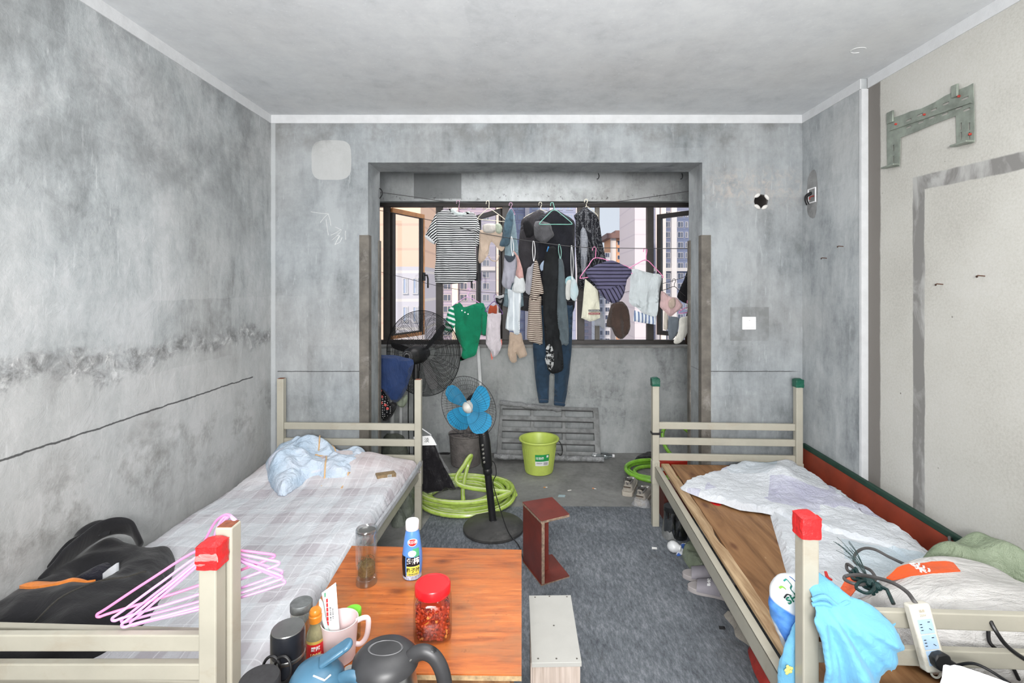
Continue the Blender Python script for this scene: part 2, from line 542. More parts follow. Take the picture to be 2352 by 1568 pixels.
def board_wall():
    t = NT('beige_board_wall')
    x, y, z = t.xyz()
    f = t.math('ADD', t.math('MULTIPLY', t.noise(1.5, 5, .6), .5), t.math('MULTIPLY', t.noise(90, 4, .8), .5))
    col = t.ramp(f, [(.35, (172, 170, 164)), (.5, (188, 187, 181)), (.65, (197, 196, 192))])
    wob = t.math('MULTIPLY', t.noise(5, 5, .6), .022)
    yw = t.math('ADD', y, wob); zw = t.math('ADD', z, wob)
    j = t.band(yw, 2.733, 2.9, .006)
    v1 = t.math('MULTIPLY', t.band(yw, 2.432, 2.505, .004), t.band(zw, -.1, 2.19, .004))
    h1 = t.math('MULTIPLY', t.band(yw, -3, 2.505, .004), t.band(t.math('ADD', zw, t.math('MULTIPLY', y, -.03)), 2.055, 2.125, .004))
    sm = t.math('MAXIMUM', v1, h1)
    dk = t.ramp(t.noise(7, 5, .6, .5, t.map((1, 1, .5))), [(.4, (172, 172, 170)), (.55, (128, 127, 125))])
    col = t.mix(sm, col, dk)
    col = t.mix(t.math('MULTIPLY', j, .95), col, (118, 114, 110))
    dots = t.ramp(t.voro(5, out='Distance'), [(.012, .8), (.03, 0.0)])
    col = t.mix(dots, col, (90, 84, 78))
    t.bump(t.noise(120, 4, .7), .12, .005)
    return t.out(col, .85, spec=.2)


m_board = board_wall()
X_, Y_, Z_ = (1, 0, 0), (0, 1, 0), (0, 0, 1)
obj('floor', MB().box(XL-.15, XR2+.15, YN-.15, YE, -.12, 0), m_floor, kind='structure', sm=False)
obj('ceiling', MB().box(XL-.15, XR2+.15, YN-.15, YE+.02, ZC, ZC+.15), m_ceil, kind='structure', sm=False)
obj('wall_left', MB().box(XL-.15, XL, YN-.15, YE, 0, ZC), m_left, kind='structure', sm=False)
wr = MB().box(XR, XR2+.15, 2.826, YE, 0, ZC)
obj('wall_right', wr, m_rightgrey, kind='structure', sm=False)
obj('wall_right_board', MB().box(XR2, XR2+.15, YN-.15, 2.8258, 0, ZC), m_board, kind='structure', sm=False)
obj('trim_9', MB().box(XR-.004, XR2+.0, 2.815, 2.838, 0, ZC-.06), m_trim, kind='structure', bev=.002)
obj('wall_near', MB().box(XL, XR2, YN-.15, YN, 0, ZC), m_ceil, kind='structure', sm=False)
hole = [(1.645+.048*math.cos(2*PI*i/28), 2.231+.048*math.sin(2*PI*i/28)) for i in range(28)]
obj('wall_far', MB().plate([(XL, 0), (OL, 0), (OL, OZ), (OR_, OZ), (OR_, 0), (XR, 0), (XR, ZC), (XL, ZC)], X_, Z_, (0, YB, 0), .28, [hole]),
    m_far, kind='structure', sm=False)
obj('wall_parapet', MB().box(XL, XR, YP, YE, 0, 1.035), m_balc, kind='structure', sm=False)
sill = MB().box(XL, XR, YP-.02, YE+.04, 1.035, 1.058)
obj('trim_8', sill, plain('grey_sill', (150, 150, 148), .85, var=.2, bump=.4), kind='structure', bev=.004)
obj('wall_beam', MB().box(XL, XR, YP, YE, 2.475, ZC), m_beam, kind='structure', sm=False)
t_ = .058
obj('trim_1', MB().box(XL, XL+.006, YN, YB, ZC-t_, ZC), m_trim, kind='structure', sm=False)
obj('trim_2', MB().box(XL+.006, XR-.006, YB-.006, YB, ZC-t_, ZC), m_trim, kind='structure', sm=False)
obj('trim_3', MB().box(XR-.006, XR, 2.826, YB, ZC-t_, ZC).box(XR2-.006, XR2, YN, 2.815, ZC-t_, ZC), m_trim, kind='structure', sm=False)
# corner guards on the piers of the opening
g = .008
for k, (x, sg, y0, y1) in enumerate([(OL, -1, YB, 1), (OR_, 1, YB, 1)]):
    a, b = sorted((x, x+sg*.058))
    m = MB().box(a, b, YB-g, YB, 0, 1.995)
    c, d_ = sorted((x-sg*g, x))
    m.box(c, d_, YB-g, YB+.05, 0, 1.995)
    obj('trim_%d' % (4+k), m, m_guard, kind='structure', sm=False)
    obj('trim_%d' % (6+k), MB().box(c, d_, YW-.045, YW+g, 0, 1.98), m_guard, kind='structure', sm=False)

# ------------------------------------------------------------------ the window of the balcony
m_alu = plain('brown_aluminium', (62, 58, 56), .45, .3, var=.12, scale=20)
m_sash_edge = plain('orange_sash_edge', (226, 160, 104), .45, var=.2, scale=9)  # plain orange for strips along the sash edges
m_pane = glass('window_glass', (236, 241, 246), .0, .02)
m_black = plain('black_plastic', (26, 26, 28), .42, var=.2)
YG = 4.96
win = obj('window_1', MB().box(XL, XR, YG-.03, YG+.03, 1.058, 1.10).box(XL, XR, YG-.03, YG+.03, 2.435, 2.475)
          .box(XL, XL+.04, YG-.03, YG+.03, 1.10, 2.435).box(XR-.04, XR, YG-.03, YG+.03, 1.10, 2.435), m_alu, kind='structure', bev=.003)
for x, wd in ((-1.387, .062), (-.857, .066), (-.19, .07), (.565, .07), (1.262, .066)):
    obj('mullion', MB().box(x-wd/2, x+wd/2, YG-.03, YG+.03, 1.10, 2.435), m_alu, win, bev=.003)
obj('mullion', MB().box(.71, .755, YG-.01, YG+.03, 1.10, 2.435), plain('grey_aluminium', (110, 106, 100), .5, .2), win, bev=.003)
for a, b in ((XL+.04, -1.418), (-.155, .53), (.60, .71), (.755, 1.229)):
    obj('window_pane', MB().box(a, b, YG-.003, YG+.003, 1.10, 2.435), m_pane, win, sm=False)


def sash(hx, sgn, ang, wd, film=0):
    "an outward-opening casement hinged at hx"
    z0, z1 = 1.105, 2.43
    M = Matrix.Translation((hx, YG+.02, 0)) @ Matrix.Rotation(sgn*math.radians(ang), 4, 'Z')
    fr = MB(); e = .048
    s = lambda a, b: tuple(sorted((a*sgn, b*sgn)))
    for x0, x1, a, b in ((0, e, z0, z1), (wd-e, wd, z0, z1), (e, wd-e, z0, z0+e), (e, wd-e, z1-e, z1)):
        p, q = s(x0, x1); fr.box(p, q, -.02, .022, a, b, M)
    f = obj('casement_sash', fr, m_alu, win, bev=.002)
    p, q = s(e, wd-e)
    obj('sash_glass', MB().box(p, q, -.003, .003, z0+e, z1-e, M), m_pane, f, sm=False)
    fm = MB()
    p, q = s(wd+.0005, wd+.003); fm.box(p, q, -.02, .022, z0, z1, M)
    if film:
        p, q = s(0, wd); fm.box(p, q, -.0225, .0245, z1-e+.003, z1+.002, M)
        p, q = s(wd-e*.45, wd+.002); fm.box(p, q, -.0225, .0245, z0, z1-e+.003, M)
        p, q = s(0, wd-e); fm.box(p, q, -.0225, .0245, z0-.002, z0+e*.7, M)
    if film < 2: obj('sash_edge_strip', fm, m_sash_edge, f, sm=False)
    p, q = s(wd-.038, wd-.012)
    hd = MB().box(p, q, -.045, -.021, 1.70, 1.79, M)
    xc = (wd-.025)*sgn
    hd.tube([M @ V(c) for c in ((xc, -.045, 1.76), (xc, -.075, 1.76), (xc, -.085, 1.72), (xc, -.085, 1.62))], .010, 8)
    obj('sash_handle', hd, m_black, f, bev=.002)


sash(-1.352, 1, 65, .53, 1)
sash(-.225, -1, 60, .60, 2)
sash(1.86, -1, 50, .60)

# ------------------------------------------------------------------ towers across the street
m_win = plain('dark_blue_window', (96, 106, 128), .12, var=.25, scale=.3)
m_winp = plain('pale_blue_window', (176, 192, 222), .12, var=.2, scale=.3)
m_sill = plain('window_frame_white', (214, 212, 214), .6)


def tower(label, D, x0, x1, ytop, wall, piers=(), cols=(), floor_h=3.0, y_first=478, y_last=790, band=None, wm=None, roof=None, depth=16, joint=None):
    a, b = W(x0, 0, D).x, W(x1, 0, D).x; zt = W(0, ytop, D).z; zb = -48
    r = thing('apartment_tower', label, 'building', ((a+b)/2, D+depth/2, zb))
    mw = NT('facade_'+str(int(x0)))
    c2 = tuple(v*.9 for v in wall)
    z = mw.xyz()[2]
    fr = mw.math('FRACT', mw.math('MULTIPLY', z, 1/floor_h))
    col = mw.mix(mw.band(fr, .0, .10, .01), wall, joint or c2)
    col = mw.mix(mw.math('MULTIPLY', mw.noise(.4, 4), .25), col, c2)
    mwall = mw.out(col, .8, spec=.2)
    obj('wall_block', MB().box(a, b, D, D+depth, zb, zt), mwall, r, world=True, sm=False)
    for p0, p1, pc in piers:
        obj('pier', MB().box(W(p0, 0, D).x, W(p1, 0, D).x, D-1.2, D, zb, zt+.5), plain('pier_'+str(int(p0)), pc, .8, var=.04, scale=.3), r, world=True, sm=False)
    if band:
        for yb in band:
            zz = W(0, yb, D).z
            obj('ledge', MB().box(a, b, D-1.0, D, zz-.5, zz+.5), m_sill, r, world=True, sm=False)
    if roof:
        obj('roof', MB().box(a-2, b+2, D-3, D+depth+2, zt, zt+2.0).box(a+2, b-2, D-.5, D+depth-2, zt+2.0, zt+3.4), plain('roof_brown', roof, .7, var=.05), r, world=True, sm=False)
    off = r.location
    cache = {}
    zz = W(0, y_first, D).z
    zz = math.floor(zz/floor_h)*floor_h+.9
    zend = W(0, y_last, D).z
    while zz > zend and cols:
        for c0, c1 in cols:
            wx0, wx1 = W(c0, 0, D).x, W(c1, 0, D).x
            key = round(wx1-wx0, 2)
            if key not in cache:
                wd = wx1-wx0
                fr_ = obj('window', MB().box(0, wd, -.25, .05, -.1, 0).box(0, wd, -.12, .05, 1.5, 1.6).box(0, .1, -.12, .05, 0, 1.5).box(wd-.1, wd, -.12, .05, 0, 1.5)
                          .box(wd*.55, wd*.55+.1, -.12, .05, 0, 1.5), m_sill, r, sm=False)
                pn = obj('pane', MB().box(.1, wd-.1, -.05, .03, 0, 1.5), wm or m_win, fr_, sm=False)
                cache[key] = (fr_, pn); o = fr_
            else:
                f0, p0 = cache[key]
                o = f0.copy(); COL.objects.link(o)
                q = p0.copy(); COL.objects.link(q); q.parent = o
            o.location = V((wx0, D, zz))-off
        zz -= floor_h
    return r


tower('peach tower wall beyond the left casement', 60, 760, 966, 300, (238, 206, 184), joint=(222, 190, 172))
tower('low pale building seen through the glass of the open left casement', 52, 905, 975, 612, (204, 202, 212), cols=((925, 938), (948, 961)), y_first=650, wm=m_winp, joint=(226, 222, 220), depth=7)
tower('mauve brick tower with cream piers behind the striped shirt', 128, 972, 1138, 300, (152, 150, 174), piers=((963, 974, (240, 224, 208)), (1040, 1053, (242, 228, 216))),
      cols=((978, 994), (1018, 1036), (1056, 1073), (1082, 1092), (1108, 1124)), band=(617,), joint=(176, 170, 190))
tower('cream pier tower between the shirts and the dress', 118, 1140, 1160, 300, (244, 220, 202), joint=(226, 204, 190))
tower('blue grey tower behind the dark jackets', 150, 1164, 1340, 300, (172, 180, 208), piers=((1206, 1216, (226, 222, 228)), (1262, 1270, (226, 222, 228)), (1322, 1332, (228, 226, 232))),
      cols=((1172, 1186), (1190, 1202), (1222, 1238), (1244, 1258), (1276, 1292), (1300, 1316)), wm=m_winp)
tower('small orange tower with a brown overhanging roof', 205, 1402, 1456, 548, (236, 178, 138), piers=((1402, 1414, (236, 226, 220)), (1444, 1450, (244, 196, 156))),
      cols=((1418, 1440),), y_first=560, roof=(138, 108, 102), joint=(226, 170, 134))
tower('white and slate tower left of the orange one', 190, 1372, 1402, 580, (222, 222, 228), cols=((1378, 1384), (1390, 1400)), y_first=590)
tower('low pale tower in the gap above the sill', 230, 1338, 1374, 640, (196, 200, 220), cols=((1342, 1352), (1358, 1370)), y_first=660, wm=m_winp)
tower('far pale blue skyscraper in the haze', 420, 1431, 1462, 494, (202, 212, 230), cols=((1448, 1460),), y_first=520, y_last=545, wm=m_winp, joint=(214, 222, 236))
tower('white pier tower beside the right mullion', 100, 1458, 1485, 300, (228, 220, 226), joint=(214, 206, 216))
tower('slate blue tower with cream piers behind the right casement', 144, 1500, 1640, 300, (126, 136, 164), piers=((1504, 1512, (214, 214, 222)), (1516, 1527, (228, 224, 222)), (1540, 1552, (226, 224, 226))),
      cols=((1528, 1539), (1556, 1569), (1574, 1580), (1590, 1602)), band=(619,), joint=(112, 122, 150))
obj('street_ground', MB().box(-400, 400, 12, 700, -49, -48), plain('street_asphalt', (150, 150, 154), .9), kind='structure', sm=False)
# ------------------------------------------------------------------ carpet
def carpet_mat():
    t = NT('grey_needle_felt')
    f = t.math('ADD', t.math('MULTIPLY', t.noise(70, 5, .75, 0, t.map((1, .35, 1), rot=(0, 0, .7))), .65), t.math('MULTIPLY', t.noise(2.2, 5, .6), .35))
    col = t.ramp(f, [(.36, (84, 88, 94)), (.5, (113, 118, 124)), (.62, (142, 146, 152))])
    lint = t.ramp(t.voro(9, out='Distance'), [(.01, 1.0), (.03, 0.0)])
    col = t.mix(t.math('MULTIPLY', lint, .6), col, (200, 200, 198))
    st = t.ramp(t.noise(3.3, 6, .7, .6), [(.58, 0.0), (.72, .55)])
    col = t.mix(st, col, (80, 80, 80))
    t.bump(t.noise(160, 3, .8), .5, .006)
    return t.out(col, .95, spec=.1)


crp = MB().puff([(-.70, -1.2), (1.80, -1.2), (1.80, 3.40), (1.215, 3.405), (1.21, 3.655), (.2, 3.665), (-.66, 3.64), (-.70, 3.3)], X_, Y_, (0, 0, .001), dome(.006, .02), None, .25)
obj('carpet', crp, carpet_mat(), label='grey felt carpet on the concrete floor between the two beds', cat='carpet', sm=False)

# ------------------------------------------------------------------ steel beds
m_steel = plain('cream_painted_steel', (178, 174, 160), .42, var=.05, scale=8, bump=.04, dirt=((150, 128, 104), .35))
m_rust = plain('rusty_tube_end', (146, 84, 58), .8, var=.3, scale=60)
m_tape = plain('red_packing_tape', (226, 44, 46), .28, var=.14, scale=18, bump=.6, bscale=40)
m_gtape = plain('green_tape', (22, 92, 72), .35, var=.2, bump=.4)
m_clear = film('clear_tape_over_red', (238, 176, 172), .7)


def post(root, x, y, wd, h, cap=None, tilt=0):
    c = V((x, y, 0))
    m = MB().beam(c, c+V((tilt, 0, h)), wd, wd, (0, 1, 0))
    p = obj('leg', m, m_steel, root, world=True, bev=.004, sm=False)
    if cap == 'rust':
        obj('open_tube_end', MB().box(x-wd*.42+tilt, x+wd*.42+tilt, y-wd*.42, y+wd*.42, h-.002, h+.0012), m_rust, p, world=True, sm=False)
    elif cap:
        e = wd/2+.005; k = .058 if cap != 'green' else .05
        mm = MB().puff([(-e, -e), (e, -e), (e, e), (-e, e)], X_, Y_, (x+tilt, y, h-.001), lambda u, v, d: .010*min(1, d/.01)+.004*nz(u, v, 0, 60), None, .012)
        mm2 = MB().lathe_open([(e*.98, h-k), (e, h-k*.85), (e*1.02, h-k*.66), (e*.99, h-k*.5), (e*1.03, h-k*.3), (e, h-k*.12), (e*.98, h)] if True else [], 40, Matrix.Translation((x+tilt, y, 0)), sq=16)
        for v in mm2.v: v += V((nz(v.x, v.z, 1, 60), nz(v.y, v.z, 2, 60), nz(v.x+v.y, v.z, 3, 45)))*.0034
        mt = m_gtape if cap == 'green' else m_tape
        tw = obj('tape_wrap', mm.add(mm2.v, mm2.f), mt, p, world=True, bev=.004, label='green tape wrap' if cap == 'green' else 'red tape wrap')
    return p


def bed(name, label, fl, nl, wd, top_f, top_n, caps, bars_f, bars_n, pw=.045, bar_h=.045, rails=True, rail_z=(.345, .415)):
    "fl, nl: far-left and near-left post centres (x, y)"
    fl, nl = V((*fl, 0)), V((*nl, 0))
    v = (fl-nl).normalized(); u = V((v.y, -v.x, 0))
    fr, nr = fl+u*wd, nl+u*wd
    r = thing(name, label, 'bed', (fl+nr)/2)
    for p, h, c in ((fl, top_f, caps[0]), (fr, top_f, caps[1]), (nl, top_n, caps[2]), (nr, top_n, caps[3])):
        post(r, p.x, p.y, pw, h, c)
    for a, b, bars in ((fl, fr, bars_f), (nl, nr, bars_n)):
        for z in bars:
            q = V((0, 0, z)); s = u*(pw/2)
            obj('headboard_bar', MB().beam(a+q+s, b+q-s, .022, bar_h), m_steel, r, world=True, bev=.003, sm=False)
    if rails:
        zc = sum(rail_z)/2; hh = rail_z[1]-rail_z[0]
        for a, b, sg in ((nl, fl, 1), (nr, fr, -1)):
            q = V((0, 0, zc)); e = v*(pw/2)
            m = MB().beam(a+q+e+u*(sg*-.006), b+q-e+u*(sg*-.006), .004, hh)
            m.beam(a+e+u*(sg*.010)+V((0, 0, rail_z[1]-.002)), b-e+u*(sg*.010)+V((0, 0, rail_z[1]-.002)), .036, .004)
            m.beam(a+e+u*(sg*.010)+V((0, 0, rail_z[0]+.002)), b-e+u*(sg*.010)+V((0, 0, rail_z[0]+.002)), .036, .004)
            obj('side_rail', m, m_steel, r, world=True, bev=.001, sm=False)
        for a, sg, k in ((fl, 1, -1), (fr, -1, -1), (nl, 1, 1), (nr, -1, 1)):
            c = a+v*(k*(pw/2+.012)*0)+u*(0)
            m = MB().box(c.x-pw/2-.003, c.x+pw/2+.003, c.y-pw/2-.003, c.y+pw/2+.003, rail_z[0]-.05, rail_z[1]+.035)
            m.lathe([(.011, 0), (.011, .004), (.006, .005), (.006, .001)], 14, Matrix.Translation((c.x, c.y-pw/2-.003, rail_z[1]+.015)) @ Matrix.Rotation(PI/2, 4, 'X'))
            obj('corner_bracket', m, m_steel, r, world=True, bev=.002, sm=False)
    return r, u, v


BL, uL, vL = bed('steel_bed', 'cream steel bed along the grey left wall, under the checked sheet', (-1.663, 3.365), (-1.742, 1.362), .945, 1.01, 1.0,
                 ('rust', 'rust', 'rust', 'rust'), (.688, .581, .474), (.69, .56))
BR, uR, vR = bed('steel_bed', 'cream steel bed along the right wall with bare plywood and a red panel', (.893, 3.365), (.800, 1.395), .953, 1.01, .992,
                 ('green', 'green', 'red', 'red'), (.689, .583, .475), (.708, .604, .49), bar_h=.046)
BN, uN, vN = bed('steel_bed', 'nearest cream steel bed end with red tape and pink hangers over it', (-1.742, 1.272), (-1.742, -.72), .935, .978, .978,
                 ('red', 'red', 'red', 'red'), (.724, .650, .56), (.72, .65), bar_h=.042)
obj('tape_scrap', MB().puff(smooth2([(-.025, -.02), (.028, -.015), (.026, .012), (.004, .02), (-.022, .012)]), X_, Z_, (-.808, 1.2458, .952), lambda u, v, d: .002*min(1, d/.005), None, .012),
    m_clear, BN, world=True, label='torn clear tape')
b2 = obj('zip_tie', MB().box(.866, .921, 3.338, 3.392, .63, .645).beam((.90, 3.335, .638), (.935, 3.33, .655), .006, .006), m_black, BR, world=True, bev=.002)


def bed_boards():
    t = NT('worn_plywood')
    v = t.map((6, .7, 1), rot=(0, 0, .42))
    f = t.noise(3, 7, .65, .6, v)
    col = t.ramp(f, [(.32, (104, 72, 44)), (.5, (138, 100, 66)), (.68, (160, 122, 84))])
    kn = t.ramp(t.voro(2.6, t.map((1.6, .8, 1), rot=(0, 0, .42)), out='Distance', dim='2D'), [(.03, .8), (.09, 0.0)])
    col = t.mix(kn, col, (92, 56, 34))
    chip = t.ramp(t.noise(13, 3, .5, .4, t.map((1, .28, 1), rot=(0, 0, .6))), [(.71, 0.0), (.73, .8)])
    col = t.mix(chip, col, (202, 172, 134))
    t.bump(f, .15, .01)
    return t.out(col, .55, spec=.35)


m_ply = bed_boards()
m_raw = NT('pale_raw_wood'); _f = m_raw.noise(5, 7, .6, .4, m_raw.map((9, .8, 9)))
m_raw = m_raw.out(m_raw.ramp(_f, [(.35, (142, 112, 80)), (.65, (186, 160, 126))]), .75)


def onbed(nl, u, v, a, b, z=0): return V((*nl, 0))+u*a+v*b+V((0, 0, z))


nR, nL = (.800, 1.395), (-1.742, 1.362)
pts = [onbed(nR, uR, vR, a, b) for a, b in ((.075, .03), (.95-.03, .03), (.95-.03, 1.94), (.10, 1.94))]
bw = MB().plate([(p.x, p.y) for p in pts], X_, Y_, (0, 0, .436), .015)
obj('plywood_sheet', bw, m_ply, label='brown plywood sheet lying bare on the right bed', cat='board', bev=.002, sm=False)
sl = MB()
n_ = 26; rr = []
for i in range(n_+1):
    s = .03+1.90*i/n_; e = .082+.006*nz(s, 0, 0, 9)
    if .9 < s < 1.0: e -= .012
    rr.append((s, e))
ol = [onbed(nR, uR, vR, .030, s) for s, e in rr]+[onbed(nR, uR, vR, e, s) for s, e in reversed(rr)]
sl.plate([(p.x, p.y) for p in ol], X_, Y_, (0, 0, .444), .018)
obj('wood_strip', sl, m_raw, label='split pale wood strip between plywood and bed rail', cat='board', bev=.002, sm=False)
# red panel between bed and wall
RP0, RP1 = V((1.900, 3.37, 0)), V((1.928, 1.45, 0))
m_redp = plain('rust_red_panel', (150, 62, 40), .6, var=.22, scale=5, bump=.1, dirt=((120, 48, 34), .4))
m_greenp = plain('dark_green_edge', (28, 62, 50), .6, var=.2)
rp = thing('red_board', 'rust red panel with green edge standing between bed and wall', 'board', (RP0+RP1)/2)
zt0, zt1 = .548, .49
m = MB(); N_ = V((1, 0, 0))
m.add([RP0+V((0, 0, .02)), RP1+V((0, 0, .02)), RP1+V((0, 0, zt1)), RP0+V((0, 0, zt0)), RP0+V((.018, 0, .02)), RP1+V((.018, 0, .02)), RP1+V((.018, 0, zt1)), RP0+V((.018, 0, zt0))],
      [(0, 1, 2, 3), (7, 6, 5, 4), (0, 4, 5, 1), (1, 5, 6, 2), (2, 6, 7, 3), (3, 7, 4, 0)])
obj('panel_face', m, m_redp, rp, world=True, sm=False)
obj('edge_strip', MB().beam(RP0+V((.009, 0, zt0+.004)), RP1+V((.009, 0, zt1+.004)), .024, .030), m_greenp, rp, world=True, bev=.004, sm=False, label='dark green edging')

# ------------------------------------------------------------------ bedding, left bed
def plaid():
    t = NT('washed_check_cotton')
    v = t.map((1, 1, 1), (0, 0, 0), (0, 0, -.04))
    w_ = t.math('MULTIPLY', t.noise(4, 3, .5), .02)
    x, y, z = t.xyz(v)
    x = t.math('ADD', x, w_); y = t.math('ADD', y, w_)
    fx = t.math('FRACT', t.math('MULTIPLY', x, 1/.24)); fy = t.math('FRACT', t.math('MULTIPLY', y, 1/.30))
    bx = t.band(fx, .08, .42, .015); by = t.band(fy, .1, .42, .015)
    bx2 = t.band(fx, .6, .72, .01); by2 = t.band(fy, .6, .7, .01)
    s = t.math('ADD', t.math('MULTIPLY', bx, .42), t.math('MULTIPLY', by, .42))
    s = t.math('ADD', s, t.math('MULTIPLY', t.math('ADD', bx2, by2), .18))
    col = t.ramp(s, [(.0, (200, 203, 208)), (.4, (194, 194, 199)), (.85, (177, 173, 179)), (1.0, (169, 164, 171))])
    gx = t.math('FRACT', t.math('MULTIPLY', x, 1/.075)); gy = t.math('FRACT', t.math('MULTIPLY', y, 1/.085))
    ln = t.math('MAXIMUM', t.band(gx, .02, .07, .012), t.band(gy, .02, .07, .012))
    col = t.mix(t.math('MULTIPLY', ln, .45), col, (226, 227, 230))
    far = t.band(y, .55, 3, .3)
    col = t.mix(t.math('MULTIPLY', far, .35), col, (222, 196, 190))
    h = t.math('ADD', t.noise(16, 5, .6, 1.0, t.map((1, .55, 1), rot=(0, 0, .5))), t.math('MULTIPLY', t.noise(60, 3, .6), .25))
    t.bump(h, .5, .02)
    return t.out(col, .9, spec=.15)


m_plaid = plaid()
mt = thing('mattress', 'thin mattress under a pale lilac and grey checked sheet on the left bed', 'mattress', onbed(nL, uL, vL, .47, 1.0, .40))
ps = [onbed(nL, uL, vL, a, b) for a, b in ((.0, .045), (.955, .045), (.965, .6), (.955, 1.2), (.97, 1.6), (.985, 1.93), (.80, 1.955), (.0, 1.955))]


def sheet_top(x, y, d):
    p = V((x, y, 0))-V((*nL, 0)); a, b = p.dot(uL), p.dot(vL)
    h = .085*math.sqrt(max(0, 1-(1-min(1, d/.05))**2))
    h += .075*max(0, min(1, (b-1.45)/.22))*min(1, d/.12)*(1 if a < .7 else max(.25, 1-(a-.7)/.3))
    h += min(1, d/.05)*(.010*nz(a, b, 0, 5)+.007*nz(a*2.2, b, 1, 9)+.004*nz(a, b*2, 2, 22))
    return h


obj('checked_sheet', MB().puff([(p.x, p.y) for p in ps], X_, Y_, (0, 0, .417), sheet_top, None, .026), m_plaid, mt, world=True, sub=1)
obj('mattress_pad', MB().plate([(p.x, p.y) for p in [onbed(nL, uL, vL, a, b) for a, b in ((.02, .05), (.92, .05), (.92, 1.94), (.02, 1.94))]], X_, Y_, (0, 0, .4169), .05),
    plain('bed_pad', (196, 190, 186), .9), mt, world=True, sm=False)
hem = [onbed(nL, uL, vL, a, b, z) for a, b, z in ((.985, 1.94, .452), (.98, 1.75, .44), (.972, 1.5, .425), (.963, 1.2, .415), (.966, .8, .415))]
hm = MB()
hp = smooth_path(hem, 5)
hm.add(hp+[p+V((.006, 0, .035)) for p in hp]+[p+V((-.012, 0, .034)) for p in hp], [(i, i+1, len(hp)+i+1, len(hp)+i) for i in range(len(hp)-1)]+[(i+1, i, 2*len(hp)+i, 2*len(hp)+i+1) for i in range(len(hp)-1)])
obj('sheet_hem', hm, cloth('pale_grey_hem', (206, 208, 212)), mt, world=True)


def ridge(x, y, z, s):
    return 1-abs(mnoise.noise(V((x*s, y*s, z))))*2


def quilt_mat():
    t = NT('pale_blue_quilt_cotton')
    f = t.noise(4, 4, .6, .5)
    col = t.ramp(f, [(.35, (176, 196, 216)), (.5, (194, 209, 225)), (.65, (206, 216, 230))])
    pr = t.ramp(t.noise(5, 3, .5, 1.2, t.map(loc=(3, 1, 0))), [(.62, 0.0), (.68, .5)])
    col = t.mix(pr, col, (226, 218, 232))
    t.bump(t.math('ADD', t.noise(22, 5, .6, 1.5), t.math('MULTIPLY', t.noise(9, 4, .6, 2.0), 1.2)), .6, .025)
    return t.out(col, .85, spec=.2)


m_quilt = quilt_mat()
m_piping = cloth('orange_piping', (232, 190, 140))
zs = .50
qo = [G(a, b, zs+.03) for a, b in ((604, 1072), (640, 1128), (680, 1112), (716, 1094), (760, 1098), (800, 1094), (828, 1070), (846, 1040), (834, 1006), (800, 1000), (770, 992), (735, 1000), (690, 1012), (652, 1035))]
qt = thing('crumpled_quilt', 'crumpled pale blue thin quilt with orange piping on the checked sheet', 'quilt', G(720, 1060, zs))
qc = G(705, 1060, zs)


def quilt_top(x, y, d):
    k = math.sqrt(max(0, 1-(1-min(1, d/.07))**2))
    b = .05+.085*math.exp(-(((x-qc.x)/.16)**2+((y-qc.y)/.20)**2))
    # a fat front lobe and a raised back fold
    b += .06*math.exp(-(((x-G(650, 1095, .5).x)/.10)**2+((y-G(650, 1095, .5).y)/.10)**2))
    f = .035*ridge(x+.3*y, y, 1.3, 6)+.02*ridge(x-.5*y, y*1.2, 4.1, 11)+.007*ridge(x, y, 2.2, 24)
    return k*(b+f*.9)


obj('quilt_body', MB().puff(smooth2([(p.x, min(p.y, 3.26)) for p in qo], 3), X_, Y_, (0, 0, zs), quilt_top, None, .016), m_quilt, qt, world=True, sub=1)


QP = [V((p.x, min(p.y, 3.26))) for p in qo]


def pdist(x, y):
    best = 9
    for i in range(len(QP)):
        a, b = QP[i-1], QP[i]; e = b-a; p = V((x, y)); t = max(0, min(1, (p-a).dot(e)/(e.dot(e)+1e-9)))
        best = min(best, (a+e*t-p).length)
    ins = sum(1 for i in range(len(QP)) if (QP[i-1].y > y) != (QP[i].y > y) and x < QP[i-1].x+(y-QP[i-1].y)*(QP[i].x-QP[i-1].x)/(QP[i].y-QP[i-1].y)) % 2
    return best if ins else 0.0


def surf_tube(pix, z, hfun, r, k=6, lift=.004):
    out = []
    for p in smooth_path([G(a, b, z) for a, b in pix], k):
        out.append(V((p.x, p.y, zs+hfun(p.x, p.y, pdist(p.x, p.y))+lift)))
    return out


for pix in (((742, 1012), (760, 1020), (775, 1032)), ((724, 1044), (748, 1040), (746, 1066), (738, 1078)), ((784, 1082), (800, 1064), (828, 1050), (842, 1042)), ((706, 1016), (722, 1008), (734, 1020), (732, 1034))):
    obj('piping', MB().tube(surf_tube(pix, zs+.10, quilt_top, .004), .0045, 6), m_piping, qt, world=True)
# cigarette pack
cp = G(886, 1083, .545)
M = Matrix.Translation((cp.x, cp.y, .523)) @ Matrix.Rotation(.52, 4, 'Z') @ Matrix.Rotation(.05, 4, 'Y')
pk = thing('cigarette_pack', 'small flat brown cigarette pack lying on the checked sheet', 'box', (cp.x, cp.y, .517))
obj('carton', MB().box(-.055, .055, -.026, .026, -.008, .014, M), plain('kraft_brown_card', (150, 126, 92), .6, var=.25, scale=60), pk, world=True, bev=.0015, sm=False)
obj('barcode_label', MB().box(.004, .028, -.0266, -.0255, -.005, .011, M), plain('label_white', (226, 224, 220), .6), pk, world=True, sm=False)
bc = MB()
for i in range(8): bc.box(.006+i*.0027, .0072+i*.0027, -.0272, -.0262, -.003, .009, M)
obj('barcode_lines', bc, m_black, pk, world=True, sm=False)

